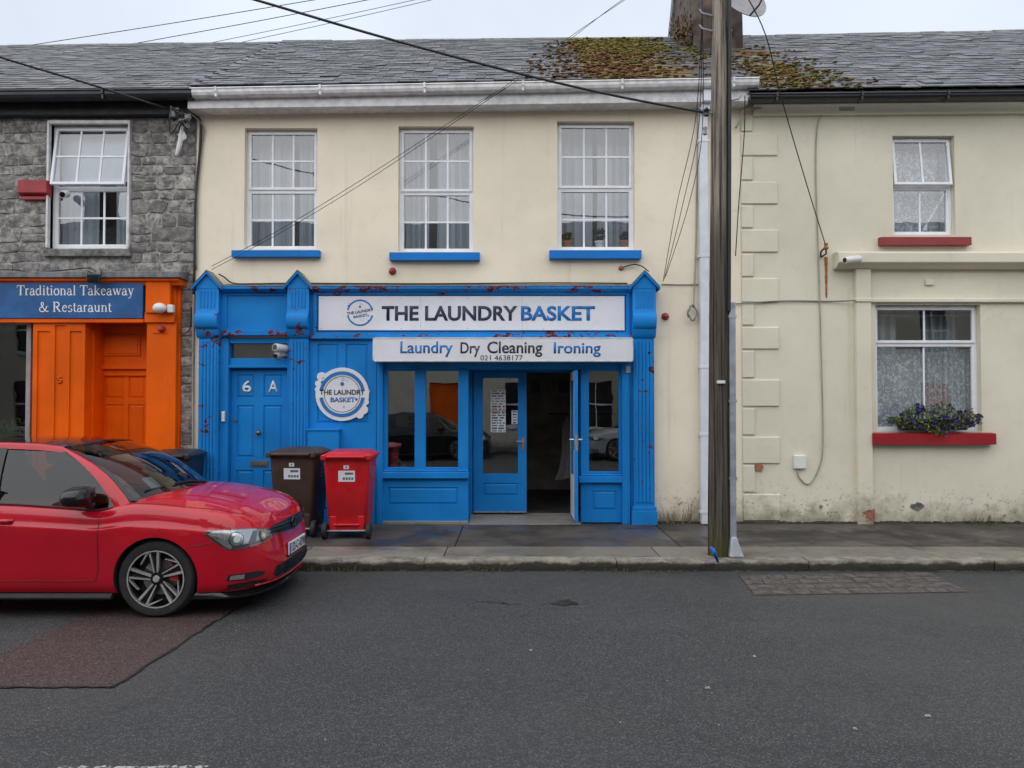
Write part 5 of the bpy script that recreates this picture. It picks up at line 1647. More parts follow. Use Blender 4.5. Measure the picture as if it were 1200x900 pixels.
def build_car(name, label, cat, paint, loc, rotz=0, group=None, mirror_name='dark', plate_txt=None):
    car = thing(name, label, cat, (0, 0, 0), group)
    # -------- lower body solid
    ts = []
    for a, b in zip(LEV, LEV[1:]): ts += [a[0], a[0]+(b[0]-a[0])*.5]
    ts.append(1.0)
    ns = 110
    ss = [i/ns for i in range(ns+1)]
    ss = [ .25*(1-(1-min(1, s/.25))**1.0) if s < .25 else s for s in ss]
    nt_ = len(ts)
    vs = []; idx = {}
    def put(p, key):
        idx[key] = len(vs); vs.append(p)
    for side in (1, -1):
        for j, t in enumerate(ts):
            for i, s in enumerate(ss):
                if side == -1 and i in (0, ns): idx[(side, i, j)] = idx[(1, i, j)]; continue
                p = body_pt(t, s); put(Vector((p.x, p.y*side, p.z)), (side, i, j))
    fs, mi = [], []
    for side in (1, -1):
        for j in range(nt_-1):
            for i in range(ns):
                q = [idx[(side, i, j)], idx[(side, i+1, j)], idx[(side, i+1, j+1)], idx[(side, i, j+1)]]
                fs.append(q if side == 1 else q[::-1]); mi.append(0)
    # top cap : bonnet crown in front, shelf behind
    M_ = 12
    capv = {}
    for i in range(1, ns):
        a = vs[idx[(1, i, nt_-1)]]
        cr = interp([(-3.3, 0), (-.6, 0), (-.42, .02), (-.25, .075), (.1, .082), (.5, .062), (.83, .015)], a.x)
        for k in range(M_+1):
            if k == 0: capv[(i, k)] = idx[(1, i, nt_-1)]; continue
            if k == M_: capv[(i, k)] = idx[(-1, i, nt_-1)]; continue
            s = 1-2*k/M_
            z = a.z+cr*(1-abs(s)**2.6)
            # bonnet ridges
            if a.x > -.3: z += .008*math.exp(-((abs(s)-.72)/.10)**2)*min(1, (a.x+.3)/.2)*min(1, max(0, (.75-a.x)/.2))
            capv[(i, k)] = len(vs); vs.append(Vector((a.x, a.y*s, z)))
    for i in range(1, ns-1):
        for k in range(M_):
            fs.append([capv[(i, k)], capv[(i+1, k)], capv[(i+1, k+1)], capv[(i, k+1)]])
            mi.append(0 if vs[capv[(i, k)]].x > -.30 else 1)
    for k in range(M_):
        fs.append([idx[(1, 0, nt_-1)], capv[(1, k)], capv[(1, k+1)]]); mi.append(0)
        fs.append([idx[(1, ns, nt_-1)], capv[(ns-1, k+1)], capv[(ns-1, k)]]); mi.append(1)
    # floor
    for i in range(1, ns-1):
        fs.append([idx[(1, i, 0)], idx[(-1, i, 0)], idx[(-1, i+1, 0)], idx[(1, i+1, 0)]]); mi.append(1)
    fs.append([idx[(1, 0, 0)], idx[(-1, 1, 0)], idx[(1, 1, 0)]]); mi.append(1)
    fs.append([idx[(1, ns, 0)], idx[(1, ns-1, 0)], idx[(-1, ns-1, 0)]]); mi.append(1)
    me = bpy.data.meshes.new('body'); me.from_pydata([tuple(v) for v in vs], [], fs)
    me.polygons.foreach_set('material_index', mi)
    for m in (paint, MT['cabin']): me.materials.append(m)
    bm = bmesh.new(); bm.from_mesh(me)
    bmesh.ops.recalc_face_normals(bm, faces=bm.faces); bm.to_mesh(me); bm.free()
    body = bpy.data.objects.new('body', me); COL.objects.link(body)
    RW, RA = .322, .347
    cut = []
    for ax in (0, -2.63):
        for sd in (1, -1):
            c = MB(); c.lathe([(RA, sd*.60), (RA, sd*1.2)], (ax, 0, .322), 'y', 64)
            co = c.build('cutter', MT['cabin'], org=(0, 0, 0)); cut.append(co)
            m = body.modifiers.new('b', 'BOOLEAN'); m.operation = 'DIFFERENCE'; m.object = co; m.solver = 'EXACT'
    dg = bpy.context.evaluated_depsgraph_get(); dg.update()
    nm = bpy.data.meshes.new_from_object(body.evaluated_get(dg))
    bpy.data.objects.remove(body)
    for c in cut: bpy.data.objects.remove(c)
    nm.materials.clear()
    for m in (paint, MT['cabin']): nm.materials.append(m)
    bm = bmesh.new(); bm.from_mesh(nm)
    for f in bm.faces:
        for ax in (0, -2.63):
            if all(abs(math.hypot(v.co.x-ax, v.co.z-.322)-RA) < .004 for v in f.verts) or (all(abs(abs(v.co.y)-.60) < .003 for v in f.verts) and all(math.hypot(v.co.x-ax, v.co.z-.322) < RA+.01 for v in f.verts)):
                f.material_index = 1
        if f.material_index > 1: f.material_index = 1
        f.smooth = True
    bvh = BVHTree.FromBMesh(bm)
    # split doors and bonnet out of the skin so that they are parts of their own
    def cutplane(co, no, test):
        geom = [f for f in bm.faces if test(f.calc_center_median())]
        ed = {e for f in geom for e in f.edges}; vv = {v for f in geom for v in f.verts}
        bmesh.ops.bisect_plane(bm, geom=list(vv)+list(ed)+geom, plane_co=co, plane_no=no, dist=1e-5)
    side_ = lambda c: abs(c.y) > .6 and -3 < c.x < -.3 and c.z > .2
    DX = [(-.475, -1.42), (-1.43, -2.36)]
    ZD = .305
    for a in (-.475, -1.425, -2.36): cutplane((a, 0, 0), (1, 0, 0), side_)
    cutplane((0, 0, ZD), (0, 0, 1), side_)
    pieces = {}
    for f in bm.faces:
        c = f.calc_center_median(); key = 'body'
        if f.material_index == 0:
            if abs(c.y) > .62 and c.z > ZD and f.normal.z < .9:
                if -1.425 < c.x < -.475: key = 'front_door' + ('L' if c.y > 0 else 'R')
                elif -2.36 < c.x < -1.425: key = 'rear_door' + ('L' if c.y > 0 else 'R')
            if key == 'body' and f.normal.z > .35 and c.x > -.30 and c.z > .60:
                yy = abs(c.y); lim = .80 if c.x < .3 else .80-(c.x-.3)*.28
                if yy < lim and c.x < .78: key = 'bonnet'
        pieces.setdefault(key, []).append(f.index)
    bm.faces.ensure_lookup_table()
    base_me = bpy.data.meshes.new('tmp'); bm.to_mesh(base_me)
    objs = {}
    for key, ids in pieces.items():
        b2 = bmesh.new(); b2.from_mesh(base_me); b2.faces.ensure_lookup_table()
        keep = set(ids)
        bmesh.ops.delete(b2, geom=[f for f in b2.faces if f.index not in keep], context='FACES')
        m2 = bpy.data.meshes.new(key); b2.to_mesh(m2); b2.free()
        for m in (paint, MT['cabin']): m2.materials.append(m)
        # keep the shading of the whole skin
        m2.set_sharp_from_angle(angle=rad(34))
        nmx = {'body': 'body', 'bonnet': 'bonnet'}.get(key, 'door')
        o = bpy.data.objects.new(nmx, m2); COL.objects.link(o); o.parent = car; ORG[o.name] = Vector(); objs[key] = o
    bm.free()
    def hit(p, d, off=.003):
        h = bvh.ray_cast(Vector(p), Vector(d).normalized())
        if h[0] is None: return None
        return h[0]+h[1]*off*(1 if h[1].dot(Vector(d)) < 0 else -1)
    def proj_line(pts, d, n=24, off=.001):
        out_ = []
        for a, b in zip(pts, pts[1:]):
            for i in range(n):
                q = Vector(a).lerp(Vector(b), i/n); h = hit(q, d, off)
                if h: out_.append(h)
        h = hit(pts[-1], d, off)
        if h: out_.append(h)
        return out_
    def patch(name, poly, frame, mat, parent, off=.004, res=14, thick=0.0, cubic=False):
        """polygon drawn on a projection plane and pressed onto the skin; frame = (origin, udir, vdir, ray)"""
        o0, U, V, d = [Vector(q) for q in frame]
        b = bmesh.new()
        vv = [b.verts.new((x, y, 0)) for x, y in poly]
        b.faces.new(vv)
        xs = [p[0] for p in poly]; ys = [p[1] for p in poly]
        st = max(max(xs)-min(xs), max(ys)-min(ys))/res
        k = min(xs)+st
        while k < max(xs): bmesh.ops.bisect_plane(b, geom=b.verts[:]+b.edges[:]+b.faces[:], plane_co=(k, 0, 0), plane_no=(1, 0, 0)); k += st
        k = min(ys)+st
        while k < max(ys): bmesh.ops.bisect_plane(b, geom=b.verts[:]+b.edges[:]+b.faces[:], plane_co=(0, k, 0), plane_no=(0, 1, 0)); k += st
        dead = []
        for v in b.verts:
            h = hit(o0+U*v.co.x+V*v.co.y, d, off)
            if h is None: dead.append(v)
            else: v.co = h
        if dead: bmesh.ops.delete(b, geom=dead, context='VERTS')
        b.normal_update()
        for f in b.faces:
            if f.normal.dot(d) > 0: f.normal_flip()
            f.smooth = True
        m = bpy.data.meshes.new(name); b.to_mesh(m); b.free(); m.materials.append(mat)
        o = bpy.data.objects.new(name, m); COL.objects.link(o); o.parent = parent; ORG[o.name] = Vector()
        if thick:
            sm = o.modifiers.new('t', 'SOLIDIFY'); sm.thickness = thick; sm.offset = 1
        return o
    # -------- shut lines
    def seam(pts, d, r=.0032, name='seam'):
        L = proj_line(pts, d)
        if len(L) > 2:
            mb = MB(); mb.tube(L, r, 5); mb.build(name, MT['trim'], car)
    for sd in (1, -1):
        d = (0, -sd, 0); y = sd*1.5
        seam([(-.475, y, .90), (-.475, y, .40), (-.50, y, ZD), (-1.40, y, ZD), (-1.425, y, .36), (-1.425, y, .93)], d)
        seam([(-1.425, y, ZD), (-2.05, y, ZD), (-2.30, y, .5), (-2.36, y, .95)], d)
        seam([(.31, y, .60), (.36, y, .60)], d)
        # bumper to wing line, from the lamp to the arch
        seam([(.345, y, .600), (.42, y, .615), (.50, y, .63)], d, .0028)
    Dn = (0, 0, -1)
    for sd in (1, -1):
        seam([(-.28, sd*.795, 2), (.28, sd*.79, 2), (.55, sd*.725, 2), (.70, sd*.62, 2)], Dn, .003)
    # -------- glasshouse
    def belt(x): return Vector((x, .832 if x < -.5 else .832-.05*max(0, (x+.5)/.3), ztop(x)-.004))
    A0, A1 = Vector((-.285, .788, .930)), Vector((-.955, .588, 1.388))      # windscreen edge
    W0c, W1c = Vector((-.02, 0, .985)), Vector((-.845, 0, 1.425))
    RAIL = [(-.95, .585, 1.383), (-1.2, .605, 1.412), (-1.7, .617, 1.425), (-2.3, .605, 1.405), (-2.9, .575, 1.350), (-3.12, .555, 1.315)]
    def rail(x):
        return Vector((x, interp([(a, b) for a, b, c in RAIL][::-1], x), interp([(a, c) for a, b, c in RAIL][::-1], x)))
    def q2(a, m, b, t): return a*(1-t)**2+m*2*t*(1-t)+b*t*t
    # windscreen
    def ws(u, v):
        s = u*2-1
        lo = Vector((W0c.x+(A0.x-W0c.x)*abs(s)**2.6, A0.y*s, W0c.z+(A0.z-W0c.z)*abs(s)**2.6))
        hi = Vector((W1c.x+(A1.x-W1c.x)*abs(s)**2.6, A1.y*s, W1c.z+(A1.z-W1c.z)*abs(s)**2.6))
        p = lo.lerp(hi, v); p += Vector((.55, 0, .85))*.058*math.sin(math.pi*v); return p
    mb = MB(); mb.grid(lambda u, v: ws(.012+.976*u, v), 24, 12); mb.build('windscreen', MT['car_glass'], car, smooth=True, ang=180)
    mb = MB()
    for (u0, u1, v0, v1) in ((.012, .988, -.005, .035), (.012, .988, .955, 1.0), (.012, .035, .03, .96), (.965, .988, .03, .96)):
        mb.grid(lambda u, v: ws(u0+(u1-u0)*u, v0+(v1-v0)*v)+Vector((.003, 0, .006))*.6, 24, 6)
    mb.build('screen_border', MT['gloss_black'], car, smooth=True, ang=180, fix=False)
    # side surfaces: S(x param a 0..1 along, v up)
    def side_pt(xb, xt, v, sd, bul=.022, fb=0.0):
        a, b = belt(xb), rail(xt)
        p = a.lerp(b, v); p.y += bul*math.sin(math.pi*v)
        p.x += .035*fb*math.sin(math.pi*v); p.z += .050*fb*math.sin(math.pi*v)
        return Vector((p.x, p.y*sd, p.z))
    # stations bottom x -> top x
    XS = {'a': (-.375, -.985), 'w0': (-.50, -1.10), 'b0': (-1.345, -1.40), 'b1': (-1.46, -1.48), 'c0': (-2.20, -2.32), 'c1': (-3.12, -3.05)}
    for sd in (1, -1):
        def strip(name, k0, k1, mat, v0=0, v1=1, off=0.0, nu=10, nv=10, parent=car, inset=0.):
            (b0, t0), (b1, t1) = XS[k0], XS[k1]
            mb = MB()
            def f(u, v):
                vv = v0+(v1-v0)*v
                p = side_pt(b0+(b1-b0)*u, t0+(t1-t0)*u, vv, sd, fb=max(0, 1-u*1.6) if k0 == 'a' else 0)
                p.y += sd*off; return p
            mb.grid(f, nu, nv)
            return mb.build(name, mat, parent, smooth=True, ang=180)
        strip('side_window', 'a', 'b0', MT['car_glass'], 0.01, .93, -.012, nu=16)
        strip('side_window', 'b1', 'c0', MT['car_glass'], 0.01, .93, -.004)
        strip('door_pillar', 'b0', 'b1', MT['gloss_black'], 0, .94, .002)
        strip('rear_pillar', 'c0', 'c1', paint, 0, 1, .002)
        # A pillar : from the wing up into the rail
        mb = MB()
        def fa(u, v):
            a = side_pt(XS['a'][0], XS['a'][1], v, sd, fb=1.0); b = ws(.988 if sd > 0 else .012, v)
            if v < .02: a.z -= .01; b.z -= .01
            p = a.lerp(b, u); c = .012*math.sin(math.pi*u)
            return p+Vector((.3, sd*.8, .5))*c
        mb.grid(fa, 6, 16); mb.build('front_pillar', paint, car, smooth=True, ang=180)
        # wing corner under the pillar
        mb = MB(); 
        # roof rail in body colour
        mb = MB(); n = 30
        def fr(u, v):
            x = -.95+(-3.10+.95)*u
            p = rail(x); xb_ = interp([(-3.2, -3.2), (-3.05, -3.12), (-2.32, -2.20), (-1.48, -1.46), (-1.40, -1.345), (-.985, -.375), (-.94, -.36)], x); a = side_pt(xb_, x, .915, sd)
            top = Vector((p.x, (p.y-.055)*sd, p.z+.012)); q = Vector((p.x, p.y*sd, p.z+.0))
            pp = a.lerp(q, v/.5) if v < .5 else q.lerp(top, (v-.5)/.5)
            return pp+Vector((0, sd*.006, .006))*math.sin(math.pi*v)
        mb.grid(fr, n, 8); mb.build('roof_rail', paint, car, smooth=True, ang=180)
        # window seal
        L = [side_pt(-.39+(-2.2+.39)*i/30, 0, 0, sd)+Vector((0, sd*.004, .004)) for i in range(31)]
        mb = MB(); mb.tube(L, .007, 6); mb.build('window_seal', MT['trim'], car)
        # quarter light divider
        mb = MB()
        p0, p1 = side_pt(-.60, -1.1, .0, sd), side_pt(-.60, -1.02, .36, sd)
        q0 = belt(-.60); q0 = Vector((q0.x, (q0.y+.004)*sd, q0.z)); 
        (b0, t0), (b1, t1) = XS['a'], XS['b0']
        u_ = (-.62-b0)/(b1-b0)
        q1 = side_pt(b0+(b1-b0)*.0+.0, t0, .33, sd)
        q1.y += .004*sd
        mb.tube([q0, q0.lerp(q1, .5)+Vector((0, .006*sd, 0)), q1], .011, 6); mb.build('quarter_light_bar', MT['trim'], car)
        # mirror : stalk, black shell, body side lower
        base = Vector((-.55, .845*sd, .925)); c = Vector((-.60, .985*sd, 1.005))
        mr = MB()
        def fm(u, v):
            a = 2*math.pi*u; t = -math.pi/2+math.pi*v
            e = .75
            cx_ = math.copysign(abs(math.cos(a)*math.cos(t))**e, math.cos(a)); cy_ = math.copysign(abs(math.sin(t))**e, math.sin(t)); cz_ = math.copysign(abs(math.sin(a)*math.cos(t))**e, math.sin(a))
            taper = 1-.18*cy_
            return c+Vector((.105*cx_*taper+.012*cy_*-1, .135*cy_*sd, .082*cz_*taper-.006*cy_))
        mr.grid(fm, 22, 14); mo = mr.build('wing_mirror', MT['gloss_black'], car, smooth=True, ang=180)
        mb = MB(); mb.tube([base, base.lerp(c, .45)+Vector((0, 0, -.02)), c+Vector((.01, -.06*sd, -.04))], [.035, .026, .03], 8); mb.build('stalk', MT['trim'], mo, smooth=True)
        mb = MB(); mb.tube([c+Vector((.05, -.08*sd, -.043)), c+Vector((.075, .02*sd, -.040)), c+Vector((.05, .095*sd, -.030))], .008, 6); mb.build('indicator', MT['amber'], mo)
        # door handle
        for hx in (-1.28, -2.22):
            h = hit((hx, sd*1.5, .80), (0, -sd, 0), .012)
            if h:
                mb = MB(); mb.tube([h+Vector((.10, -.012*sd, .0)), h+Vector((.07, .014*sd, .0)), h+Vector((-.05, .016*sd, .004)), h+Vector((-.10, -.012*sd, .004))], [.012, .017, .016, .010], 8)
                mb.build('handle', paint, objs.get(('front_door' if hx > -1.4 else 'rear_door')+('L' if sd > 0 else 'R'), car), smooth=True)
        # side skirt
        mb = MB(); mb.xprism([(sd*.80, .15), (sd*.885, .155), (sd*.893, .175), (sd*.86, .20), (sd*.80, .20)], -2.27, -.365); mb.build('side_skirt', MT['trim'], car, bev=.004)
        # headlamp, drawn in front three-quarter view
        fwd = Vector((-.78, -sd*.62, 0)).normalized()
        U = Vector((0, 0, 1)).cross(fwd)*(1 if sd < 0 else -1)   # towards the grille
        U = Vector((fwd.y, -fwd.x, 0)) if sd < 0 else Vector((-fwd.y, fwd.x, 0))
        o0 = Vector((.62, .66*sd, 0))-fwd*1.0
        if U.y*sd > 0: U = -U
        fr_ = (o0, U, Vector((0, 0, 1)), fwd)
        lampc = [(-.325, .695), (-.30, .715), (-.25, .724), (-.13, .724), (-.01, .716), (.10, .702), (.20, .680), (.25, .655), (.272, .630), (.24, .606), (.17, .588), (.02, .570), (-.16, .556), (-.20, .570), (-.235, .602), (-.28, .650)]
        hl = patch('headlight', lampc, fr_, MT['trim'], car, .003, 16)
        def shr(k, dx=0, dz=0):
            cx_ = sum(p[0] for p in lampc)/len(lampc); cz_ = sum(p[1] for p in lampc)/len(lampc)
            return [(cx_+(p[0]-cx_)*k+dx, cz_+(p[1]-cz_)*k+dz) for p in lampc]
        patch('reflector', shr(.93), fr_, MT['lamp_inner'], hl, .006, 16)
        patch('lamp_shroud', [(-.03, .60), (.03, .69), (.07, .685), (.04, .60)], fr_, MT['gloss_black'], hl, .010, 6)
        patch('lamp_shroud', [(-.16, .566), (.02, .580), (.17, .598), (.23, .615), (.22, .626), (.1, .610), (-.05, .596), (-.16, .586)], fr_, MT['dark_plastic'], hl, .011, 10)
        for (cx_, cz_, r_) in ((-.125, .642, .058), (.125, .638, .038)):
            circ = [(cx_+r_*math.cos(2*math.pi*k/20), cz_+r_*math.sin(2*math.pi*k/20)) for k in range(20)]
            patch('projector', circ, fr_, MT['trim'], hl, .012, 6)
            circ = [(cx_+r_*.86*math.cos(2*math.pi*k/20), cz_+r_*.86*math.sin(2*math.pi*k/20)) for k in range(20)]
            patch('projector', circ, fr_, MT['chrome'], hl, .016, 6)
            circ = [(cx_+r_*.45*math.cos(2*math.pi*k/16), cz_+r_*.45*math.sin(2*math.pi*k/16)) for k in range(16)]
            patch('bulb', circ, fr_, MT['white_plastic'], hl, .020, 6)
        patch('lens', lampc, fr_, MT['lamp_glass'], hl, .024, 16)
        # fog lamp and lower side vent
        fg = patch('fog_lamp_bezel', [(-.185, .303), (-.175, .352), (.05, .358), (.15, .335), (.13, .308), (0, .298)], fr_, MT['trim'], car, .004, 10)
        patch('fog_lamp', [(-.165, .312), (-.160, .345), (-.06, .348), (-.06, .309)], fr_, MT['lamp_inner'], fg, .009, 6)
        patch('lower_vent', [(-.17, .238), (-.17, .270), (0, .282), (.20, .262), (.17, .240), (0, .230)], fr_, MT['trim'], car, .005, 10)
        # tail lamp
        fr2 = (Vector((-3.1, sd*1.5, 0)), Vector((-1, 0, 0)), Vector((0, 0, 1)), Vector((0, -sd, 0)))
        patch('tail_lamp', [(-.12, .80), (-.10, .92), (.12, .92), (.14, .78), (0, .77)], fr2, MT['caliper'], car, .004, 8)
    # -------- front centre
    frf = (Vector((2, 0, 0)), Vector((0, 1, 0)), Vector((0, 0, 1)), Vector((-1, 0, 0)))
    gr = patch('grille', [(-.60, .676), (-.40, .696), (0, .706), (.40, .696), (.60, .676), (.58, .640), (.40, .615), (0, .596), (-.40, .615), (-.58, .640)], frf, MT['trim'], car, .004, 22)
    for z_ in (.630, .668):
        L = proj_line([(2, -.56, z_+.010), (2, -.28, z_+.004), (2, 0, z_), (2, .28, z_+.004), (2, .56, z_+.010)], (-1, 0, 0), 8, .008)
        mb = MB(); mb.tube(L, .0075, 6); mb.build('grille_bar', MT['gloss_black'], gr)
    L = proj_line([(2, -.60, .638), (2, -.4, .614), (2, 0, .597), (2, .4, .614), (2, .60, .638)], (-1, 0, 0), 8, .006)
    mb = MB(); mb.tube(L, .004, 6); mb.build('grille_trim', MT['chrome'], gr)
    # badge : ring with V over W
    bc = hit((2, 0, .648), (-1, 0, 0), .016)
    mb = MB(); n = 32
    mb.tube([bc+Vector((.004, .054*math.cos(2*math.pi*k/n), .054*math.sin(2*math.pi*k/n))) for k in range(n+1)], .007, 6, False)
    for pts_ in (((-.030, .042), (0, -.004), (.030, .042)), ((-.050, .018), (-.022, -.046), (0, -.004), (.022, -.046), (.050, .018))):
        mb.tube([bc+Vector((.006, a, b)) for a, b in pts_], .0055, 5)
    mb.lathe([(.052, -.004), (.052, .002)], bc, 'x', 24)
    mb.build('badge', MT['gloss_black'], car)
    lo = patch('lower_grille', [(-.46, .250), (-.52, .290), (-.49, .352), (0, .366), (.49, .352), (.52, .290), (.46, .250), (0, .238)], frf, MT['trim'], car, .004, 20)
    for z_ in (.265, .290, .315, .340):
        L = proj_line([(2, -.46, z_+.004), (2, 0, z_), (2, .46, z_+.004)], (-1, 0, 0), 10, .008)
        mb = MB(); mb.tube(L, .006, 6); mb.build('grille_bar', MT['gloss_black'], lo)
    L = proj_line([(2, -.70, .236), (2, -.4, .222), (2, 0, .217), (2, .4, .222), (2, .70, .236)], (-1, 0, 0), 10, .006)
    mb = MB(); mb.tube(L, .010, 6); mb.build('bumper_crease', paint, car, smooth=True)
    # splitter lip follows the bumper outline
    pts_ = []
    for s in [i/30*.30 for i in range(31)]:
        x, y = outline(.03, s); pts_.append((x, y))
    full = [(x, -y) for x, y in pts_[::-1]]+pts_[1:]
    mb = MB(); m = len(full)
    out_ = [(x+.030 if x > .2 else x+.004, y*1.012) for x, y in full]; inn = [(x-.10, y*.86) for x, y in full]
    v1 = [(x, y, .150) for x, y in out_]+[(x, y, .150) for x, y in inn]+[(x, y, .166) for x, y in out_]+[(x-.02, y*.985, .205) for x, y in full]
    f1 = []
    for i in range(m-1):
        f1 += [(i, i+1, m+i+1, m+i), (2*m+i, 2*m+i+1, i+1, i), (3*m+i, 3*m+i+1, 2*m+i+1, 2*m+i)]
    mb.add(v1, f1); mb.build('splitter', MT['gloss_black'], car, smooth=True, ang=40)
    # number plate
    bx_ = hit((2, 0, .45), (-1, 0, 0), .0).x+.012
    pl = MB(); pl.box(bx_-.01, bx_+.004, -.262, .262, .397, .509); po = pl.build('number_plate', MT['plate'], car, bev=.004)
    mb = MB(); mb.box(bx_+.0041, bx_+.0055, -.258, -.216, .401, .505); mb.build('plate_band', MT['plate_blue'], po)
    mb = MB(); mb.box(bx_-.012, bx_+.002, -.275, .275, .380, .396); mb.build('plate_holder', MT['trim'], po)
    if plate_txt:
        h_ = thing('tmp', 't', 't'); tp = text_part(plate_txt, 'lettering', -.195, .25, .412, .494, 0, MT['ink'], h_, .002, .02)
        rot = Matrix.Rotation(rad(90), 4, 'Z')
        for v in tp.data.vertices:
            p = v.co.copy(); v.co = Vector((bx_+.0045-p.y*1.0, p.x, p.z))
        tp.parent = po; bpy.data.objects.remove(h_)
    # rear plate zone and hatch glass
    mb = MB(); mb.grid(lambda u, v: Vector((-3.16-.10*(1-v), (u*2-1)*(.60-.07*v), .97+.33*v)), 10, 6); mb.build('rear_window', MT['car_glass'], car, smooth=True, ang=180)
    # roof : black panel
    def rf(u, v):
        s = v*2-1; x = -.86+(-3.12+.86)*u
        if u < .12: x = (W1c.x+(A1.x-W1c.x)*abs(s)**2.6)*(1-u/.12)+(-.86-2.26*.12)*(u/.12)
        e = rail(max(x, -3.12)); y = (e.y-.05)*s
        zc_ = interp([(-3.12, 1.335), (-2.6, 1.398), (-1.8, 1.447), (-1.25, 1.446), (-.845, 1.425)], x)
        ze_ = e.z+.012
        return Vector((x, y, ze_+(zc_-ze_)*(1-abs(s)**2.4)+.002))
    mb = MB(); mb.grid(rf, 36, 20); mb.build('roof', MT['car_black'], car, smooth=True, ang=180)
    # rear spoiler
    mb = MB(); mb.grid(lambda u, v: Vector((-3.08-.22*v, (u*2-1)*(.53-.02*v), 1.335-.03*v+.012*math.sin(math.pi*u))), 12, 3); mb.build('spoiler', paint, car, smooth=True, ang=180)
    # cowl between bonnet and screen
    mb = MB(); mb.grid(lambda u, v: ws(.012+.976*u, -.005)+Vector((.085*(1-v), 0, -.015-.012*(1-v))), 24, 3); mb.build('cowl', MT['trim'], car, smooth=True, ang=180)
    for sd in (1, -1):
        b0 = ws(.5+.10*sd+.08, .02)+Vector((.01, 0, .014)); b1 = ws(.5+.10*sd-.30, .09)+Vector((.01, 0, .014))
        mb = MB(); mb.tube([b0, b0.lerp(b1, .5)+Vector((0, 0, .012)), b1], .008, 6); mb.build('wiper', MT['trim'], car)
    # cabin : dash, seats, wheel
    mb = MB(); mb.grid(lambda u, v: Vector((-.22-.52*v, (u*2-1)*.76, .945+.03*math.sin(math.pi*v)-.01*v)), 12, 5); mb.build('dashboard', MT['cabin'], car, smooth=True, ang=180)
    for y in (-.36, .36):
        mb = MB(); mb.tube([(-1.35, y, .70), (-1.42, y, .95), (-1.52, y, 1.16)], [.22, .21, .15], 12); mb.tube([(-1.53, y-.10, 1.25), (-1.53, y+.10, 1.25)], .085, 10); mb.tube([(-1.52, y-.05, 1.1), (-1.53, y-.05, 1.2)], .012); mb.build('seat', MT['cabin'], car, smooth=True)
    mb = MB(); n = 24; cc = Vector((-.86, -.36, 1.02))
    mb.tube([cc+Vector((.07*math.sin(2*math.pi*k/n), .17*math.cos(2*math.pi*k/n), .16*math.sin(2*math.pi*k/n))) for k in range(n+1)], .014, 6, False); mb.build('steering_wheel', MT['trim'], car)
    mb = MB(); mb.box(-.93, -.90, -.11, .11, 1.27, 1.33); mb.tube([(-.91, 0, 1.31), (-.87, 0, 1.39)], .012); mb.build('rear_view_mirror', MT['trim'], car, bev=.01)
    pt0 = ws(.14, .16)-Vector((.012, 0, .012)); pt1 = ws(.24, .16)-Vector((.012, 0, .012)); pt2 = ws(.24, .32)-Vector((.012, 0, .012)); pt3 = ws(.14, .32)-Vector((.012, 0, .012))
    for k in range(2):
        o_ = Vector((0, .0+k*.16, 0)); u0 = .16+k*.62
        pq = [ws(u0+a*.07, .10+b*.17)-Vector((.012, 0, .012)) for a, b in ((0, 0), (1, 0), (1, 1), (0, 1))]
        mb = MB(); mb.add(pq, [(0, 1, 2, 3)]); mb.build('tax_disc', MT['paper'], car)
    # -------- wheels
    def wheel(x, sd):
        cy = sd*.775
        wr = MB()
        W = .107
        prof = [(.228, -W*.9), (.26, -W), (.295, -W*.98), (.314, -W*.80), (.321, -W*.45), (.322, 0), (.321, W*.45), (.314, W*.80), (.295, W*.98), (.26, W), (.228, W*.9)]
        wr.lathe(prof, (x, cy, .322), 'y', 56, False); wr.f = wr.f[:-2]; wr.mi = wr.mi[:-2]
        wh = wr.build('wheel', MT['rubber'], car, smooth=True, ang=40)
        # wheel object carries the tyre; rim pieces are its parts
        ys = cy+sd*.098
        mb = MB(); mb.lathe([(.236, sd*.010), (.240, sd*.004), (.228, -sd*.004), (.220, -sd*.02), (.205, -sd*.10), (.200, -sd*.16)], (x, ys, .322), 'y', 48)
        # open barrel
        mb.f = mb.f[:-2]; mb.mi = mb.mi[:-2]
        mb.build('rim', MT['gloss_black'], wh, smooth=True, ang=40)
        mb = MB(); mb.lathe([(.237, sd*.0112), (.226, sd*.0108)], (x, ys, .322), 'y', 56); mb.f = mb.f[:-2]; mb.mi = mb.mi[:-2]; mb.build('rim_lip', MT['alloy_face'], wh, smooth=True)
        mb = MB(); mb.lathe([(.05, -sd*.03), (.145, -sd*.03), (.145, -sd*.05), (.05, -sd*.05)], (x, ys-sd*.05, .322), 'y', 40); mb.build('brake_disc', MT['disc'], wh, smooth=True, ang=40)
        mb = MB(); mb.lathe([(.005, -.02), (.215, -.02), (.215, .0), (.005, .0)], (x, ys-sd*.13, .322), 'y', 40); mb.build('back_plate', MT['cabin'], wh)
        # caliper block at the rear of the disc
        mb = MB()
        for k in range(6):
            a0, a1 = rad(-8+k*9), rad(-8+(k+1)*9)
            mb.add([Vector((x+r*math.cos(a), ys-sd*.035 if q else ys-sd*.09, .322+r*math.sin(a))) for q in (0, 1) for r, a in ((.10, a0), (.165, a0), (.165, a1), (.10, a1))], [(0, 1, 2, 3), (4, 5, 6, 7), (0, 1, 5, 4), (2, 3, 7, 6), (1, 2, 6, 5), (0, 3, 7, 4)])
        mb.build('caliper', MT['caliper'], wh)
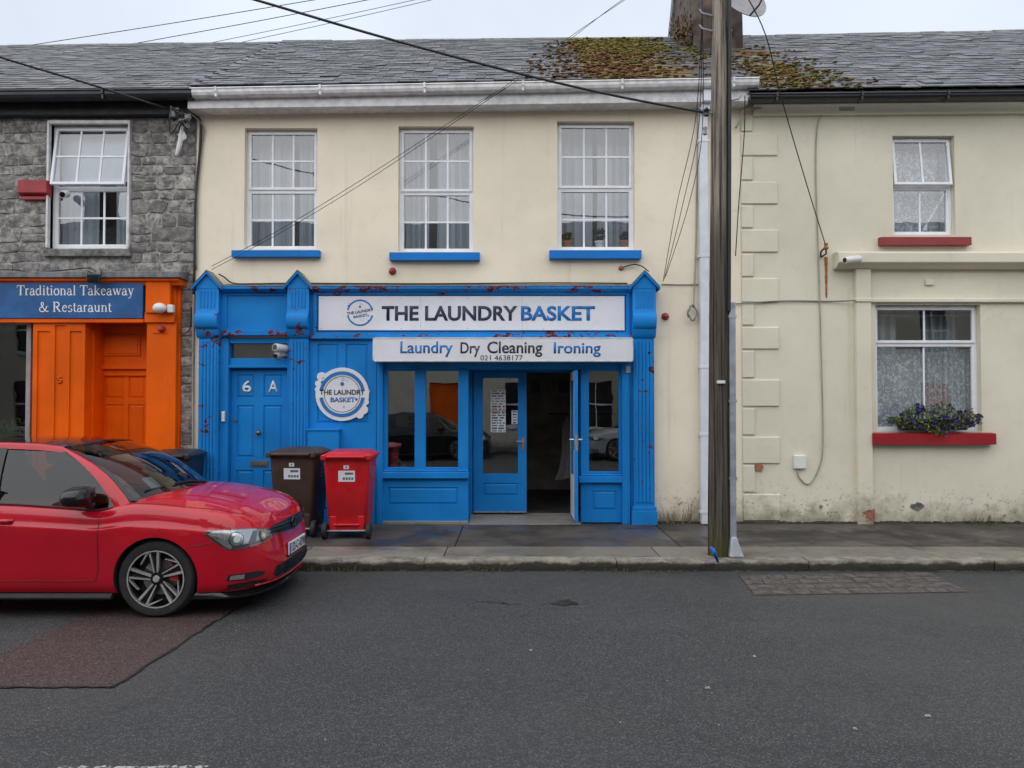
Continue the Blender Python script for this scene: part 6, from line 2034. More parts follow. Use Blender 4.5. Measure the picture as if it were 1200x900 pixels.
        for k in range(5):
            ang = rad(90+72*k+14)
            def rp(r, a, dy): return Vector((x+r*math.cos(ang+a), ys+sd*dy, .322+r*math.sin(ang+a)))
            # dark twisted spoke : broad at the rim
            mb = MB()
            L = [(.045, -.40), (.14, -.33), (.226, -.40), (.232, -.10), (.226, .10), (.13, .22), (.045, .40)]
            top = [rp(r, a, -.030) for r, a in L]; bot = [rp(r, a, -.06) for r, a in L]
            n_ = len(L)
            mb.add(top+bot, [tuple(range(n_)), tuple(range(2*n_-1, n_-1, -1))]+[(i, (i+1) % n_, n_+(i+1) % n_, n_+i) for i in range(n_)])
            mb.build('spoke', MT['gloss_black'], wh, bev=.003)
            # machined faces: straight blade, second blade raked to it, short blade along the rim
            for (r0, a0, r1, a1, w0, w1) in ((.040, -.25, .230, -.30, .006, .012), (.045, .30, .228, .02, .004, .008), (.228, .08, .176, .62, .008, .003)):
                d0, d1 = -.002-.022*(1-r0/.23), -.002-.022*(1-r1/.23)
                p0, p1 = rp(r0, a0, d0), rp(r1, a1, d1)
                d = (p1-p0).normalized(); s_ = Vector((-d.z, 0, d.x)).normalized()
                q = [p0-s_*w0, p0+s_*w0, p1+s_*w1, p1-s_*w1]; dn = Vector((0, -sd*.03, 0))
                mb = MB(); mb.add(q+[v+dn for v in q], [(0, 1, 2, 3), (7, 6, 5, 4), (0, 1, 5, 4), (1, 2, 6, 5), (2, 3, 7, 6), (3, 0, 4, 7)])
                mb.build('spoke_face', MT['alloy_face'], wh)
        mb = MB(); mb.lathe([(.003, sd*.010), (.024, sd*.010), (.028, sd*.004), (.029, -sd*.03)], (x, ys-sd*.004, .322), 'y', 24); mb.build('hub_cap', MT['alloy_face'], wh, smooth=True, ang=40)
        mb = MB(); mb.lathe([(.029, -sd*.004), (.052, -sd*.008), (.060, -sd*.03)], (x, ys-sd*.004, .322), 'y', 24); mb.build('hub', MT['gloss_black'], wh, smooth=True, ang=40)
        return wh
    for ax in (0, -2.63):
        for sd in (1, -1): wheel(ax, sd)
    car.location = loc; car.rotation_euler = (0, 0, rotz)
    return car

CAR = build_car('parked_car', 'red hatchback with black roof parked at the kerb on the left', 'car', MT['car_red'], (-2.93, 7.23, 0), 0, None, plate_txt='132-C-4398')
def recolour(o, m):
    c = copy_tree(o)
    done = {}
    def walk(x):
        if x.type == 'MESH' and x.data.materials and any(mm == MT['car_red'] for mm in x.data.materials):
            if x.data.name not in done:
                d = x.data.copy(); done[x.data.name] = d
                for i, mm in enumerate(d.materials):
                    if mm == MT['car_red']: d.materials[i] = m
            x.data = done[x.data.name]
        for ch in x.children: walk(ch)
    walk(c); return c
c2 = recolour(CAR, MT['car_black']); c2.location = (-1.6, -3.1, 0); c2['label'] = 'black hatchback parked across the street, reflected in the shop windows'
c3 = recolour(CAR, MT['car_silver']); c3.location = (6.0, -3.1, 0); c3.rotation_euler = (0, 0, math.pi); c3['label'] = 'silver hatchback parked across the street, reflected in the side light'
c3.location = (3.2, -3.1, 0)
# ================================================================ street things
def smooth_path(pts, n=8):
    pts = [Vector(p) for p in pts]
    if len(pts) < 3: return [pts[0].lerp(pts[-1], i/n) for i in range(n+1)]
    out_ = []
    for i in range(len(pts)-1):
        p0, p1, p2, p3 = pts[max(i-1, 0)], pts[i], pts[i+1], pts[min(i+2, len(pts)-1)]
        for k in range(n):
            t = k/n
            out_.append(.5*((2*p1)+(p2-p0)*t+(2*p0-5*p1+4*p2-p3)*t*t+(3*p1-p0-3*p2+p3)*t**3))
    out_.append(pts[-1]); return out_
def cable(label, pts, r, mat='cable', name='cable', cat='cable', group=None, n=8, sides=6):
    mb = MB(); mb.tube(smooth_path(pts, n), r, sides)
    return tag(mb.build(name, MT[mat], smooth=True, ang=180), label, cat, group)

# ---- utility pole
pb = G(844, 652, PV); px_, py_ = pb.x, pb.y+.06
def pole_c(z): return Vector((px_+.045*(z/6), py_+.01*math.sin(z*.9), z))
POLE = thing('utility_pole', 'tall weathered timber utility pole at the kerb before the cream houses', 'pole', (px_, py_, PV))
mb = MB(); n = 20
rr = random.Random(5)
lob = [1+rr.uniform(-.05, .05) for _ in range(n)]
def pf(u, v):
    z = -.1+9.6*v; c = pole_c(z); a = 2*math.pi*u
    r = (.116-.005*z)*lob[int(round(u*n)) % n]*(1+.012*math.sin(z*3+a*2))
    return c+Vector((r*math.cos(a), r*math.sin(a), 0))
mb.grid(pf, n, 60); mb.build('shaft', MT['pole'], POLE, smooth=True, ang=180)
# conduit up to 3 m with a flared foot, dark capping above it
zc1 = PZ(355, py_)
cx_ = lambda z: pole_c(z).x+(.116-.005*z)+.022
mb = MB()
for a, b in ((PV+.12, zc1),):
    vs = []
    for z in (a, b):
        c = pole_c(z); x = cx_(z)
        vs += [(x-.032, c.y-.09, z), (x+.034, c.y-.09, z), (x+.034, c.y-.0, z), (x-.032, c.y-.0, z)]
    mb.add(vs, [(0, 1, 5, 4), (1, 2, 6, 5), (2, 3, 7, 6), (3, 0, 4, 7), (4, 5, 6, 7), (3, 2, 1, 0)])
con = mb.build('cable_guard', MT['galv'], POLE, bev=.008)
for v in (372, 470, 560):
    z = PZ(v, py_); mb = MB(); x = cx_(z); mb.box(x-.042, x+.042, pole_c(z).y-.095, pole_c(z).y+.01, z-.016, z+.016); mb.build('strap', MT['galv'], con)
mb = MB(); z0, z1 = PV, PV+.22; x = cx_(.2)
vs = [(x-.065, py_-.16, z0), (x+.10, py_-.16, z0), (x+.10, py_+.03, z0), (x-.065, py_+.03, z0), (x-.03, py_-.092, z1), (x+.036, py_-.092, z1), (x+.036, py_, z1), (x-.03, py_, z1)]
mb.add(vs, [(0, 1, 5, 4), (1, 2, 6, 5), (2, 3, 7, 6), (3, 0, 4, 7), (4, 5, 6, 7), (3, 2, 1, 0)]); mb.build('guard_foot', MT['galv'], con, bev=.02, seg=2)
mb = MB(); L = [pole_c(z)+Vector((.085, -.085, 0)) for z in [zc1-.1+k*.25 for k in range(28)]]
mb.tube(L, .022, 8); mb.build('cable_capping', MT['cable'], POLE, smooth=True)
q = pole_c(PZ(448, py_)); mb = MB(); mb.box(q.x-.05, q.x+.035, q.y-.135, q.y-.10, q.z-.016, q.z+.016); mb.build('number_tag', MT['white_plastic'], POLE, bev=.002)
for v, s in ((134, -1), (120, 1), (20, -1), (38, -1)):
    z = PZ(v, py_); c = pole_c(z); mb = MB(); mb.tube([c+Vector((s*.08, -.02, 0)), c+Vector((s*.20, -.04, .02)), c+Vector((s*.235, -.04, .06))], .010, 6); mb.build('hook', MT['galv'], POLE)
z = PZ(134, py_); c = pole_c(z); mb = MB(); mb.lathe([(.012, -.05), (.03, -.04), (.02, -.01), (.035, .02), (.012, .05)], (c.x-.16, c.y-.06, c.z), n=12); mb.build('insulator', MT['dark_plastic'], POLE, smooth=True)
z = PZ(155, py_); c = pole_c(z); mb = MB(); mb.lathe([(.01, -.05), (.025, -.04), (.018, 0), (.028, .03), (.01, .05)], (c.x-.17, c.y-.04, c.z), n=12); mb.build('insulator', MT['grey_plastic'], POLE, smooth=True)
# blue strap blown against the pole foot
p0, p1, p2 = P(834, 641, 8.12), P(838, 652, 8.03), G(846, 667); 
mb = MB()
def sf(u, v):
    q = p0*(1-v)**2+p1*2*v*(1-v)+p2*v*v
    return q+Vector(((u-.5)*(.055*(1-v*.8)), -.02*math.sin(u*6+v*4), .01*math.sin(u*5)))
mb.grid(sf, 4, 10); o = mb.build('plastic_strap', MT['blue_tape'], smooth=True, ang=180); o.modifiers.new('t', 'SOLIDIFY').thickness = .003
tag(o, 'scrap of blue plastic strap lying against the foot of the pole', 'litter')

# ---- overhead cables
pole_hook = pole_c(PZ(134, py_))+Vector((-.2, -.05, 0))
cable('thick black cable rising left from the pole across the upstairs windows to the sky', [P(-160, -165, 6.9), P(0, -96, 7.1), P(150, -44, 7.3), P(300, 0, 7.5), P(450, 44, 7.7), P(600, 84, 7.9), P(720, 112, 8.1), pole_hook], .013)
cable('thick black cable running from the left edge to the bundle on the stone house eaves', [P(-160, 15, 8.3), P(0, 67, 8.9), P(100, 97, 9.5), P(160, 116, 10), P(206, 130, D-.12)], .013)
for k, (a, b, c, d) in enumerate(((38, 52, 367, 0), (160, 50, 430, 0), (245, 50, 485, 0), (285, 48.5, 505, 0))):
    e = (c-a, d-b)
    cable('thin overhead wire in the sky above the slates, number %s from the left' % ('one two three four'.split()[k]), [P(a-e[0]*.35, b-e[1]*.35, 17.5), P(a, b+.6, 17), P((a+c)/2, (b+d)/2+1.0, 16.5), P(c, d, 16), P(c+e[0]*.5, d+e[1]*.55, 15)], .008 if k < 2 else .006)
for k in range(2):
    cable('thin wire of the pair crossing the sky left of the chimney, %s one' % ('upper', 'lower')[k], [P(560+k*4, 119, D-.38), P(592+k*3, 101+k, D-.42), P(664+k*3, 46+k, 10.0), P(732-k*3, 0, 9.6), P(800, -45, 9.2)], .0035)
    cable('thin wire of the pair slanting from gutter to shopfront gable, %s one' % ('upper', 'lower')[k], [P(248, 312+k*4, D-.12), P(330, 268+k*4, D-.25), P(420, 213+k*5, D-.38), P(500, 161+k*4, D-.42), P(560, 122+k*3, D-.42), P(592, 101+k*2, D-.42)], .0038)
for k in range(3):
    top = pole_c(PZ(20, py_)+.12*k)+Vector((-.2, -.02, 0))
    lab = ['leftmost', 'middle', 'rightmost'][k]
    cable('thin wire dropping from the pole to the right shopfront gable, %s of three' % lab, [top, P(815+k*4, 140+k*6, 9.2), P(793+k*7, 240, 10.0), P(777+k*1.5, 330-k*3, D-.12)], .0045)
ins = P(968, 289, D-.14)
cable('thin wire slanting down right from the pole top to the wall insulator', [pole_c(6.75), P(893, 30, 9), P(916, 116, 9.6), P(945, 215, 10.1), ins], .007)
cable('thin dark wire hanging beside the pole over the quoins', [P(873, 112, D-.35), P(872, 160, D-.2), P(866, 235, D-.10), P(862, 300, D-.07)], .007)

# bundle of taped joints at the eaves
c = P(213, 140, D-.14)
BN = thing('cable_joint', 'tangle of taped cable joints hanging at the eaves between the houses', 'cable joint', (c.x, c.y, c.z-.3))
rr = random.Random(9)
for k in range(9):
    q = c+Vector((rr.gauss(0, .08), rr.gauss(0, .04), rr.gauss(0, .10)))
    mb = MB(); mb.blob(q, rr.uniform(.04, .07), k, 7, 5, (1, .8, 1.2), .3); mb.build('tape_wrap', MT[['white_plastic', 'cable_grey', 'grey_plastic', 'cable'][k % 4]], BN, smooth=True, ang=60)
for k in range(7):
    q = c+Vector((rr.gauss(0, .05), -.05, rr.gauss(0, .05)))
    pts = [q]+[c+Vector((rr.uniform(-.16, .18), rr.uniform(-.12, .02), rr.uniform(-.22, .16))) for _ in range(3)]
    mb = MB(); mb.tube(smooth_path(pts, 6), .009, 6); mb.build('wire', MT['cable' if k % 2 else 'cable_grey'], BN, smooth=True)
mb = MB(); q = P(209, 175, D-.12); mb.tube([c+Vector((.02, -.03, -.1)), q+Vector((.02, 0, .08)), q, q+Vector((-.03, 0, -.08))], [.02, .035, .03, .015], 8); mb.build('tail', MT['white_plastic'], BN, smooth=True)
cable('bunched dark cables running down the joint between stone house and cream house', [c+Vector((.1, -.02, .05)), P(234, 140, D-.08), P(235, 165, D-.045), P(230, 230, D-.03), P(228, 310, D-.03), P(227, 345, D-.03)], .018)
cable('thin grey cable beside the bunched cables at the joint of the two houses', [c+Vector((.12, -.02, .08)), P(238, 148, D-.06), P(237, 170, D-.03), P(231.5, 230, D-.03), P(230, 316, D-.03)], .010, 'cable_grey')
cable('pale cable running down beside the fluted pilaster along the stone edge', [P(227, 345, D-.03), P(226, 430, D-.03), P(226, 520, D-.03), P(226, 610, D-.03)], .016, 'cable_cream')
cable('white wire looping from the orange front to the cables on the stone edge', [P(165, 322, D-.25), P(185, 326, D-.26), P(205, 331, D-.20), P(215, 338, D-.08), P(224, 336, D-.05)], .006, 'cable_grey')
cable('dark wire loop on the stone edge beside the red lamp', [P(205, 386, D-.08), P(216, 391, D-.05), P(223, 383, D-.04), P(224, 360, D-.04)], .008)
cable('thin dark cable lying along the top of the blue cornice over the sign', [P(256, 321, D-.10), P(263, 325, D-.06), P(274, 332, D-.04), P(300, 332.5, D-.03), P(345, 332, D-.03), P(500, 332.5, D-.03), P(640, 331.5, D-.03), P(735, 332, D-.03)], .009)
cable('short dark cable curving over the right gable of the shopfront', [P(728, 314, D-.03), P(742, 310, D-.05), P(752, 312, D-.10), P(760, 318, D-.16)], .008)
mb = MB(); q = P(728, 314, D-.02); mb.blob(q, .035, 3); tag(mb.build('cable_hole', MT['brickred']), 'small rough hole in the render above the right gable where a cable enters', 'hole')
# coil by the downpipe
c = P(811, 367, D-.05)
mb = MB(); pts = []
for k in range(61):
    a = 2*math.pi*k/20; r = .075+.012*math.sin(k*1.3)
    pts.append(c+Vector((r*.8*math.cos(a), -.01-.0005*k, r*1.3*math.sin(a))))
mb.tube(pts, .009, 6); tag(mb.build('cable_coil', MT['cable_grey'], smooth=True), 'coil of grey cable hung on the wall left of the downpipe', 'cable coil')
cable('pale cable climbing the wall just left of the downpipe to the gutter', [c+Vector((.02, -.01, .1)), P(815, 300, D-.015), P(816.5, 220, D-.015), P(818, 140, D-.015), P(820, 122, D-.02)], .010, 'cable_cream')
cable('pale cable along the wall from the gable to the downpipe', [P(775, 333, D-.014), P(800, 333.5, D-.014), P(836, 333, D-.014)], .008, 'cable_cream')
# house C cables
cable('thin cable looping down the cream wall to the grey junction box', [P(978, 128, D-.02), P(966, 132, D-.02), P(958, 148, D-.015), P(956, 200, D-.015), P(959, 300, D-.015), P(962, 400, D-.015), P(964.5, 515, D-.015), P(960, 548, D-.015), P(948, 567, D-.015), P(937, 560, D-.015), P(934, 549, D-.015)], .010, 'cable_cream')
cable('cable clipped along the cream wall at the level of the lower window top', [P(862, 356, D-.03), P(890, 354, D-.03), P(925, 352.5, D-.02), P(975, 353, D-.02), P(1003, 352, D-.10)], .010, 'cable_grey')
cable('thick pale cable below the black gutter near the pole', [P(862, 150, D-.05), P(874, 130, D-.10), P(884, 127, D-.08), P(905, 127, D-.03), P(985, 127.5, D-.03), P(1010, 126, D-.03)], .016, 'cable_cream')
q = P(992, 128, D-.05); mb = MB(); mb.box(q.x-.11, q.x+.11, D-.075, D+.005, q.z-.025, q.z+.03); tag(mb.build('cable_joint_box', MT['grey_plastic'], bev=.01), 'flat grey cable box under the black gutter of the right house', 'box')
x0, x1, z0, z1 = R(931, 533.5, 945.5, 549.5, D-.05)
mb = MB(); mb.box(x0, x1, D-.05, D+.006, z0, z1); JB = mb.build('junction_box', MT['white_plastic'], bev=.01)
tag(JB, 'small pale grey junction box low on the right cream wall', 'junction box')
IN = thing('wall_insulator', 'rusty wire insulator bracket on the cream wall above a rust streak', 'insulator', (ins.x, D, ins.z-.15))
mb = MB(); mb.lathe([(.012, .05), (.03, .04), (.022, .01), (.036, -.02), (.015, -.05)], ins, n=12); mb.build('insulator', MT['rust'], IN, smooth=True)
mb = MB(); mb.tube([(ins.x, D+.01, ins.z-.11), (ins.x, D-.14, ins.z-.10), (ins.x, D-.14, ins.z)], .012, 6); mb.build('bracket', MT['dark_plastic'], IN)
mb = MB(); mb.tube([(ins.x, D-.13, ins.z), (ins.x-.05, D-.09, ins.z-.06), (ins.x-.03, D-.03, ins.z-.12)], .012, 6); mb.build('wire', MT['cable'], IN)
q0, q1 = P(968, 301, D), P(968, 349, D)
mb = MB(); n = 10; vs = []
for i in range(n+1):
    t = i/n; w_ = .022*(1-.5*t)*rnd.uniform(.8, 1.2); vs += [(q0.x-w_, D-.0005, q0.z+(q1.z-q0.z)*t), (q0.x+w_, D-.0005, q0.z+(q1.z-q0.z)*t)]
mb.add(vs, [(2*i, 2*i+1, 2*i+3, 2*i+2) for i in range(n)]); face_street(mb.build('rust_streak', MT['rust'], IN, fix=False))

# ---- cameras, lamps, alarms
def bullet_cam(label, base, tip, r=.045, mat='white_plastic', nrm=(0, -1, 0)):
    base, tip = Vector(base), Vector(tip); d = (tip-base).normalized()
    t_ = thing('security_camera', label, 'camera', base)
    mb = MB(); mb.tube([base, base+d*.02, tip-d*.02, tip], [r*.8, r, r, r*.92], 16); mb.build('housing', MT[mat], t_, smooth=True, ang=40)
    mb = MB(); mb.tube([tip-d*.005, tip+d*.004], [r*.78, r*.74], 14); mb.build('lens', MT['gloss_black'], t_)
    return t_
# pair of cameras over door 6 A
bullet_cam('white bullet camera over the blue house door, the upper of two', P(336, 409, D-.03), P(322, 407, D-.22), .055)
q = P(325, 417, D-.17)
t_ = thing('security_camera', 'grey dome camera under the bullet camera over the blue house door', 'camera', q)
mb = MB(); mb.blob(q, .055, 2, 16, 10, (1, 1, 1), 0); mb.build('dome', MT['grey_plastic'], t_, smooth=True, ang=180)
mb = MB(); mb.lathe([(.03, 0), (.028, -.012)], (q.x-.012, q.y-.048, q.z-.005), 'y', 14); mb.build('lens', MT['gloss_black'], t_)
mb = MB(); mb.tube([(q.x+.02, q.y, q.z), (q.x+.09, D-.04, q.z+.02)], .02, 8); mb.build('arm', MT['grey_plastic'], t_)
bullet_cam('white bullet camera under the ledge of the right house', P(1008, 303, D-.21), P(990, 305, D-.30), .045)
# dome on the orange bracket
q = P(187, 361, D-.28)
t_ = thing('security_camera', 'white globe camera on the orange bracket above the red lamp', 'camera', q)
mb = MB(); mb.blob(q, .078, 4, 18, 12, (1.15, 1, .9), 0); mb.build('globe', MT['white_plastic'], t_, smooth=True, ang=180)
mb = MB(); mb.box(q.x+.085, q.x+.17, D-.26, D-.185, q.z-.06, q.z+.05); mb.build('base', MT['white_plastic'], t_, bev=.012)
q = P(189, 386, D-.2)
def red_dome(label, q, r, wall):
    t_ = thing('red_lamp', label, 'lamp', q)
    mb = MB(); mb.lathe([(r*1.05, 0), (r*1.05, -.015), (r*.9, -.02), (r*.92, -.04), (r*.75, -.065), (r*.4, -.078), (.003, -.08)], (q.x, wall+.001, q.z), 'y', 18); mb.build('dome', MT['alarm_red'], t_, smooth=True, ang=50)
    mb = MB(); mb.lathe([(r*1.15, .0), (r*1.15, -.008)], (q.x, wall+.0005, q.z), 'y', 18); mb.build('base', MT['dark_plastic'], t_)
red_dome('small red lamp on the orange pilaster below the globe camera', P(190, 386, OF), .045, OF)
red_dome('small red dome lamp on the cream wall under the middle upstairs window', P(460, 318, D), .045, D)
red_dome('small red dome lamp on the cream wall right of the shopfront', P(779.5, 371, D), .045, D)
# red alarm box
x0, x1, z0, z1 = R(19, 210, 55, 230, D-.10)
AB = thing('alarm_box', 'faded red alarm box on the stone wall left of the open window', 'alarm box', ((x0+x1)/2, D-.05, z0))
mb = MB(); mb.add([(x0, D+.02, z0), (x1, D+.02, z0), (x1, D+.02, z1), (x0, D+.02, z1), (x0+.02, D-.10, z0+.05), (x1-.01, D-.10, z0+.05), (x1-.01, D-.10, z1-.01), (x0+.02, D-.10, z1-.01)], [(0, 1, 5, 4), (1, 2, 6, 5), (2, 3, 7, 6), (3, 0, 4, 7), (4, 5, 6, 7), (3, 2, 1, 0)])
mb.build('cover', MT['alarm_red'], AB, bev=.008)
mb = MB(); mb.box(x0+.05, x1-.05, D-.06, D+.02, z0-.03, z0+.01); mb.build('base', MT['alarm_red'], AB)
bullet_cam('small white camera at the open stone house window', P(79, 227, D+.0), P(73, 228, D-.16), .05)
# floodlight over the sign
q = P(110, 326, D-.36)
FL = thing('floodlight', 'small black floodlight on the lead cornice above the blue signboard', 'floodlight', (q.x, D-.3, q.z))
mb = MB(); mb.box(q.x-.085, q.x+.085, q.y-.03, q.y+.03, q.z-.06, q.z+.05); mb.build('housing', MT['dark_plastic'], FL, bev=.01)
mb = MB(); mb.box(q.x-.07, q.x+.07, q.y-.034, q.y-.029, q.z-.048, q.z+.038); mb.build('glass', MT['gloss_black'], FL)
mb = MB()
for s in (-1, 1): mb.tube([(q.x+s*.09, q.y, q.z), (q.x+s*.09, q.y+.02, q.z+.10), (q.x+s*.05, D-.26, q.z+.06)], .008, 6)
mb.build('bracket', MT['dark_plastic'], FL)
cable('black cable lying along the lead cornice above the blue signboard', [P(-60, 318, D-.2), P(10, 316, D-.22), P(40, 319, D-.24), P(80, 316, D-.24), P(104, 314, D-.28), P(112, 318, D-.3)], .008)
# wall vent box, house C
x0, x1, z0, z1 = R(1085, 327, 1095, 334, D-.03)
mb = MB(); mb.box(x0, x1, D-.03, D+.006, z0, z1); tag(mb.build('wall_box', MT['cream_b'], bev=.006), 'tiny cream box on the wall between the red sill and the lower window', 'box')
# speaker grille by shutter
q = P(736, 433, D-.12); mb = MB(); mb.box(q.x-.03, q.x+.03, D-.125, D-.095, q.z-.045, q.z+.045); mb.lathe([(.018, -.128), (.016, -.124)], (q.x, D, q.z+.005), 'y', 14)
tag(mb.build('key_switch', MT['grey_plastic'], bev=.004), 'grey shutter key switch at the top right of the shop entrance', 'switch')

# ---- wheelie bins
def rrect(w_, d_, r, n=5):
    pts = []
    for cx, cy, a0 in ((w_/2-r, d_/2-r, 0), (-w_/2+r, d_/2-r, 90), (-w_/2+r, -d_/2+r, 180), (w_/2-r, -d_/2+r, 270)):
        for k in range(n+1): pts.append((cx+r*math.cos(rad(a0+90*k/n)), cy+r*math.sin(rad(a0+90*k/n))))
    return pts
def wheelie(label, x, y, rot, mat, S=1.0, lift=0.0, stickers=True):
    t_ = thing('wheelie_bin', label, 'bin', (0, 0, 0), 'wheelie bins by the shopfront')
    def ringloft(mb, secs, cap0=True, cap1=True):
        n = None; vs, fs = [], []
        for (w_, d_, r, z, oy) in secs:
            pr = rrect(w_, d_, r); n = len(pr)
            vs += [(a, b+oy, z) for a, b in pr]
        for i in range(len(secs)-1):
            for k in range(n): fs.append((i*n+k, i*n+(k+1) % n, (i+1)*n+(k+1) % n, (i+1)*n+k))
        if cap0: fs.append(tuple(range(n-1, -1, -1)))
        if cap1: fs.append(tuple(range((len(secs)-1)*n, len(secs)*n)))
        mb.add(vs, fs)
    mb = MB(); ringloft(mb, [(.44, .53, .05, .09, 0), (.455, .54, .05, .12, 0), (.468, .552, .05, .26, 0), (.48, .56, .05, .27, 0), (.555, .655, .05, .90, 0), (.56, .66, .05, .955, 0), (.585, .69, .05, .96, 0), (.59, .695, .05, .995, 0)])
    mb.build('bin_body', mat, t_, smooth=True, ang=35)
    # foot rail and axle recess on the wheel side (towards the street)
    mb = MB(); mb.box(-.16, .16, -.30, -.255, .16, .185); mb.box(-.21, -.13, -.288, -.25, .09, .28); mb.box(.13, .21, -.288, -.25, .09, .28); mb.build('foot_bar', mat, t_, bev=.008)
    mb = MB(); mb.tube([(-.27, -.285, .10), (.27, -.285, .10)], .012, 8); mb.build('axle', MT['frame_grey'], t_)
    for s in (-1, 1):
        mb = MB(); mb.lathe([(.06, -.025), (.092, -.028), (.10, -.018), (.10, .018), (.092, .028), (.06, .025)], (s*.265, -.285, .10), 'x', 24); wl = mb.build('wheel', MT['rubber'], t_, smooth=True, ang=40)
        mb = MB(); mb.lathe([(.02, -.03), (.058, -.022), (.058, .022), (.02, .03)], (s*.265, -.285, .10), 'x', 18); mb.build('hub', MT['dark_plastic'], wl, smooth=True)
    # lid : shallow roof, lip all round, hinge handle on the wheel side
    L = MB()
    ringloft(L, [(.61, .72, .06, .985, 0), (.625, .735, .06, .992, 0), (.625, .735, .06, 1.012, 0), (.60, .71, .06, 1.022, 0)], True, False)
    n0 = len(rrect(.6, .7, .06)); base = len(L.v)-n0
    pr = rrect(.48, .56, .10)
    L.add([(a, b+.01, 1.052+.02*(b+.3)) for a, b in pr], [])
    for k in range(n0): L.f.append([base+k, base+(k+1) % n0, base+n0+(k+1) % n0, base+n0+k]); L.mi.append(0)
    L.f.append(list(range(base+n0, base+2*n0))); L.mi.append(0)
    lid = L.build('lid', mat, t_, smooth=True, ang=30)
    mb = MB(); mb.tube([(-.24, -.36, 1.0), (-.23, -.405, 1.005), (.23, -.405, 1.005), (.24, -.36, 1.0)], .016, 8); mb.build('handle', mat, t_, smooth=True)
    for s in (-.27, .27):
        mb = MB(); mb.box(s-.03, s+.03, -.40, -.33, .965, 1.03); mb.build('hinge', mat, t_, bev=.01)
    if stickers:
        def yf(z): return -.28-(z-.27)*(.0475/.63)-.003
        def sheet(nm, x0, x1, z0, z1, m_, o=.0):
            mb = MB(); mb.add([(x0, yf(z0)-o, z0), (x1, yf(z0)-o, z0), (x1, yf(z1)-o, z1), (x0, yf(z1)-o, z1)], [(0, 1, 2, 3)]); mb.build(nm, m_, t_, fix=False)
        sheet('sticker', -.10, .10, .70, .835, MT['paper']); sheet('sticker_print', -.02, .08, .785, .812, MT['ink'], .001)
        for k in range(4): sheet('sticker_print', -.045+k*.034, -.02+k*.034, .722, .752, MT['ink'], .001)
        sheet('sticker', -.035, .03, .855, .90, MT['white_plastic']); sheet('sticker_print', -.01, .008, .868, .886, MT['ink'], .001)
        # side lettering panel, weathered
        mb = MB()
        def xf_(z): return .24+(z-.27)*(.0375/.63)+.003
        for k in range(4):
            for j in range(5):
                y0 = -.06+j*.03; z0 = .70-.0+k*.045
                if rnd.random() < .75: mb.add([(xf_(z0), y0, z0), (xf_(z0), y0+.02, z0), (xf_(z0+.03), y0+.02, z0+.03), (xf_(z0+.03), y0, z0+.03)], [(0, 1, 2, 3)])
        mb.build('side_print', MT['grey_plastic'], t_, fix=False)
    t_.location = (x, y, PV+lift); t_.rotation_euler = (0, 0, rot); t_.scale = (S, S, S)
    return t_
bx_ = G(407, 632, PV)
wheelie('bright red wheelie bin with white stickers beside the shop window', bx_.x-.02, bx_.y+.30, rad(2), MT['red_plastic'], 1.0)
wheelie('dark brown wheelie bin standing between the red bin and the blue door', bx_.x-.70, bx_.y+.46, rad(-3), MT['brown_plastic'], 1.02)
wheelie('charcoal wheelie bin half hidden behind the red car', PX(205, 10.0), 10.05, rad(4), MT['char_plastic'], .98, stickers=False)

# ---- flower box on the lower red sill
x0, x1, zb, _ = R(1055, 507, 1135, 507, D-.06)
zb = PZ(505, D-.06)+.012
FB = thing('flower_box', 'window box of dark violet flowers and lime leaves on the lower red sill', 'flower box', ((x0+x1)/2, D-.03, zb))
mb = MB(); mb.add([(x0+.03, D-.09, zb), (x1-.03, D-.09, zb), (x1-.03, D+.07, zb), (x0+.03, D+.07, zb), (x0, D-.115, zb+.15), (x1, D-.115, zb+.15), (x1, D+.09, zb+.15), (x0, D+.09, zb+.15)], [(0, 1, 5, 4), (1, 2, 6, 5), (2, 3, 7, 6), (3, 0, 4, 7), (4, 5, 6, 7), (3, 2, 1, 0)])
mb.build('trough', MT['dark_plastic'], FB, bev=.008)
rr = random.Random(21)
cx = (x0+x1)/2; hw = (x1-x0)/2
def fpos(spread=1.0):
    while True:
        a = rr.uniform(-1.34, 1.30); h = rr.uniform(-.55, 1)
        top = .30*(1-.30*abs(a)**2)+.05*math.sin(a*7)
        bot = -.02-.11*max(0, 1-abs(a-.1)*1.6)
        z = bot+(top-bot)*(h+.55)/1.55
        if abs(a) > 1.05 and (z > .17 or z < .03): continue
        y = D-.04-rr.random()**.6*.17*(1-.25*abs(a))
        return Vector((cx+a*hw, y, zb+.05+z))
for key, cnt in (('leaf_lime', 700), ('leaf_dark', 900), ('leaf', 450)):
    mb = MB()
    for k in range(cnt):
        p = fpos()
        if key == 'leaf_dark': p.y += .04
        a = Vector((rr.gauss(0, 1), rr.gauss(0, .7)-.2, rr.gauss(0, 1))).normalized()*rr.uniform(.012, .026); b = a.cross(Vector((rr.gauss(0, 1), -1.2, rr.gauss(0, 1)))).normalized()*a.length*.5
        mb.add([p-a, p+b*.9-a*.1, p+a, p-b*.9-a*.1], [(0, 1, 2, 3)])
    o = mb.build('foliage', MT[key], FB, fix=False); o['kind'] = 'stuff'
fm = bpy.data.meshes.new('flower'); vs, fs = [(0, 0, 0)], []
for k in range(10):
    a = 2*math.pi*k/10; r = .030 if k % 2 == 0 else .022
    vs.append((r*math.cos(a), r*math.sin(a), .012+.004*(k % 2)))
fs = [(0, 1+k, 1+(k+1) % 10) for k in range(10)]
fm.from_pydata(vs, [], fs); fm.materials.append(MT['petal'])
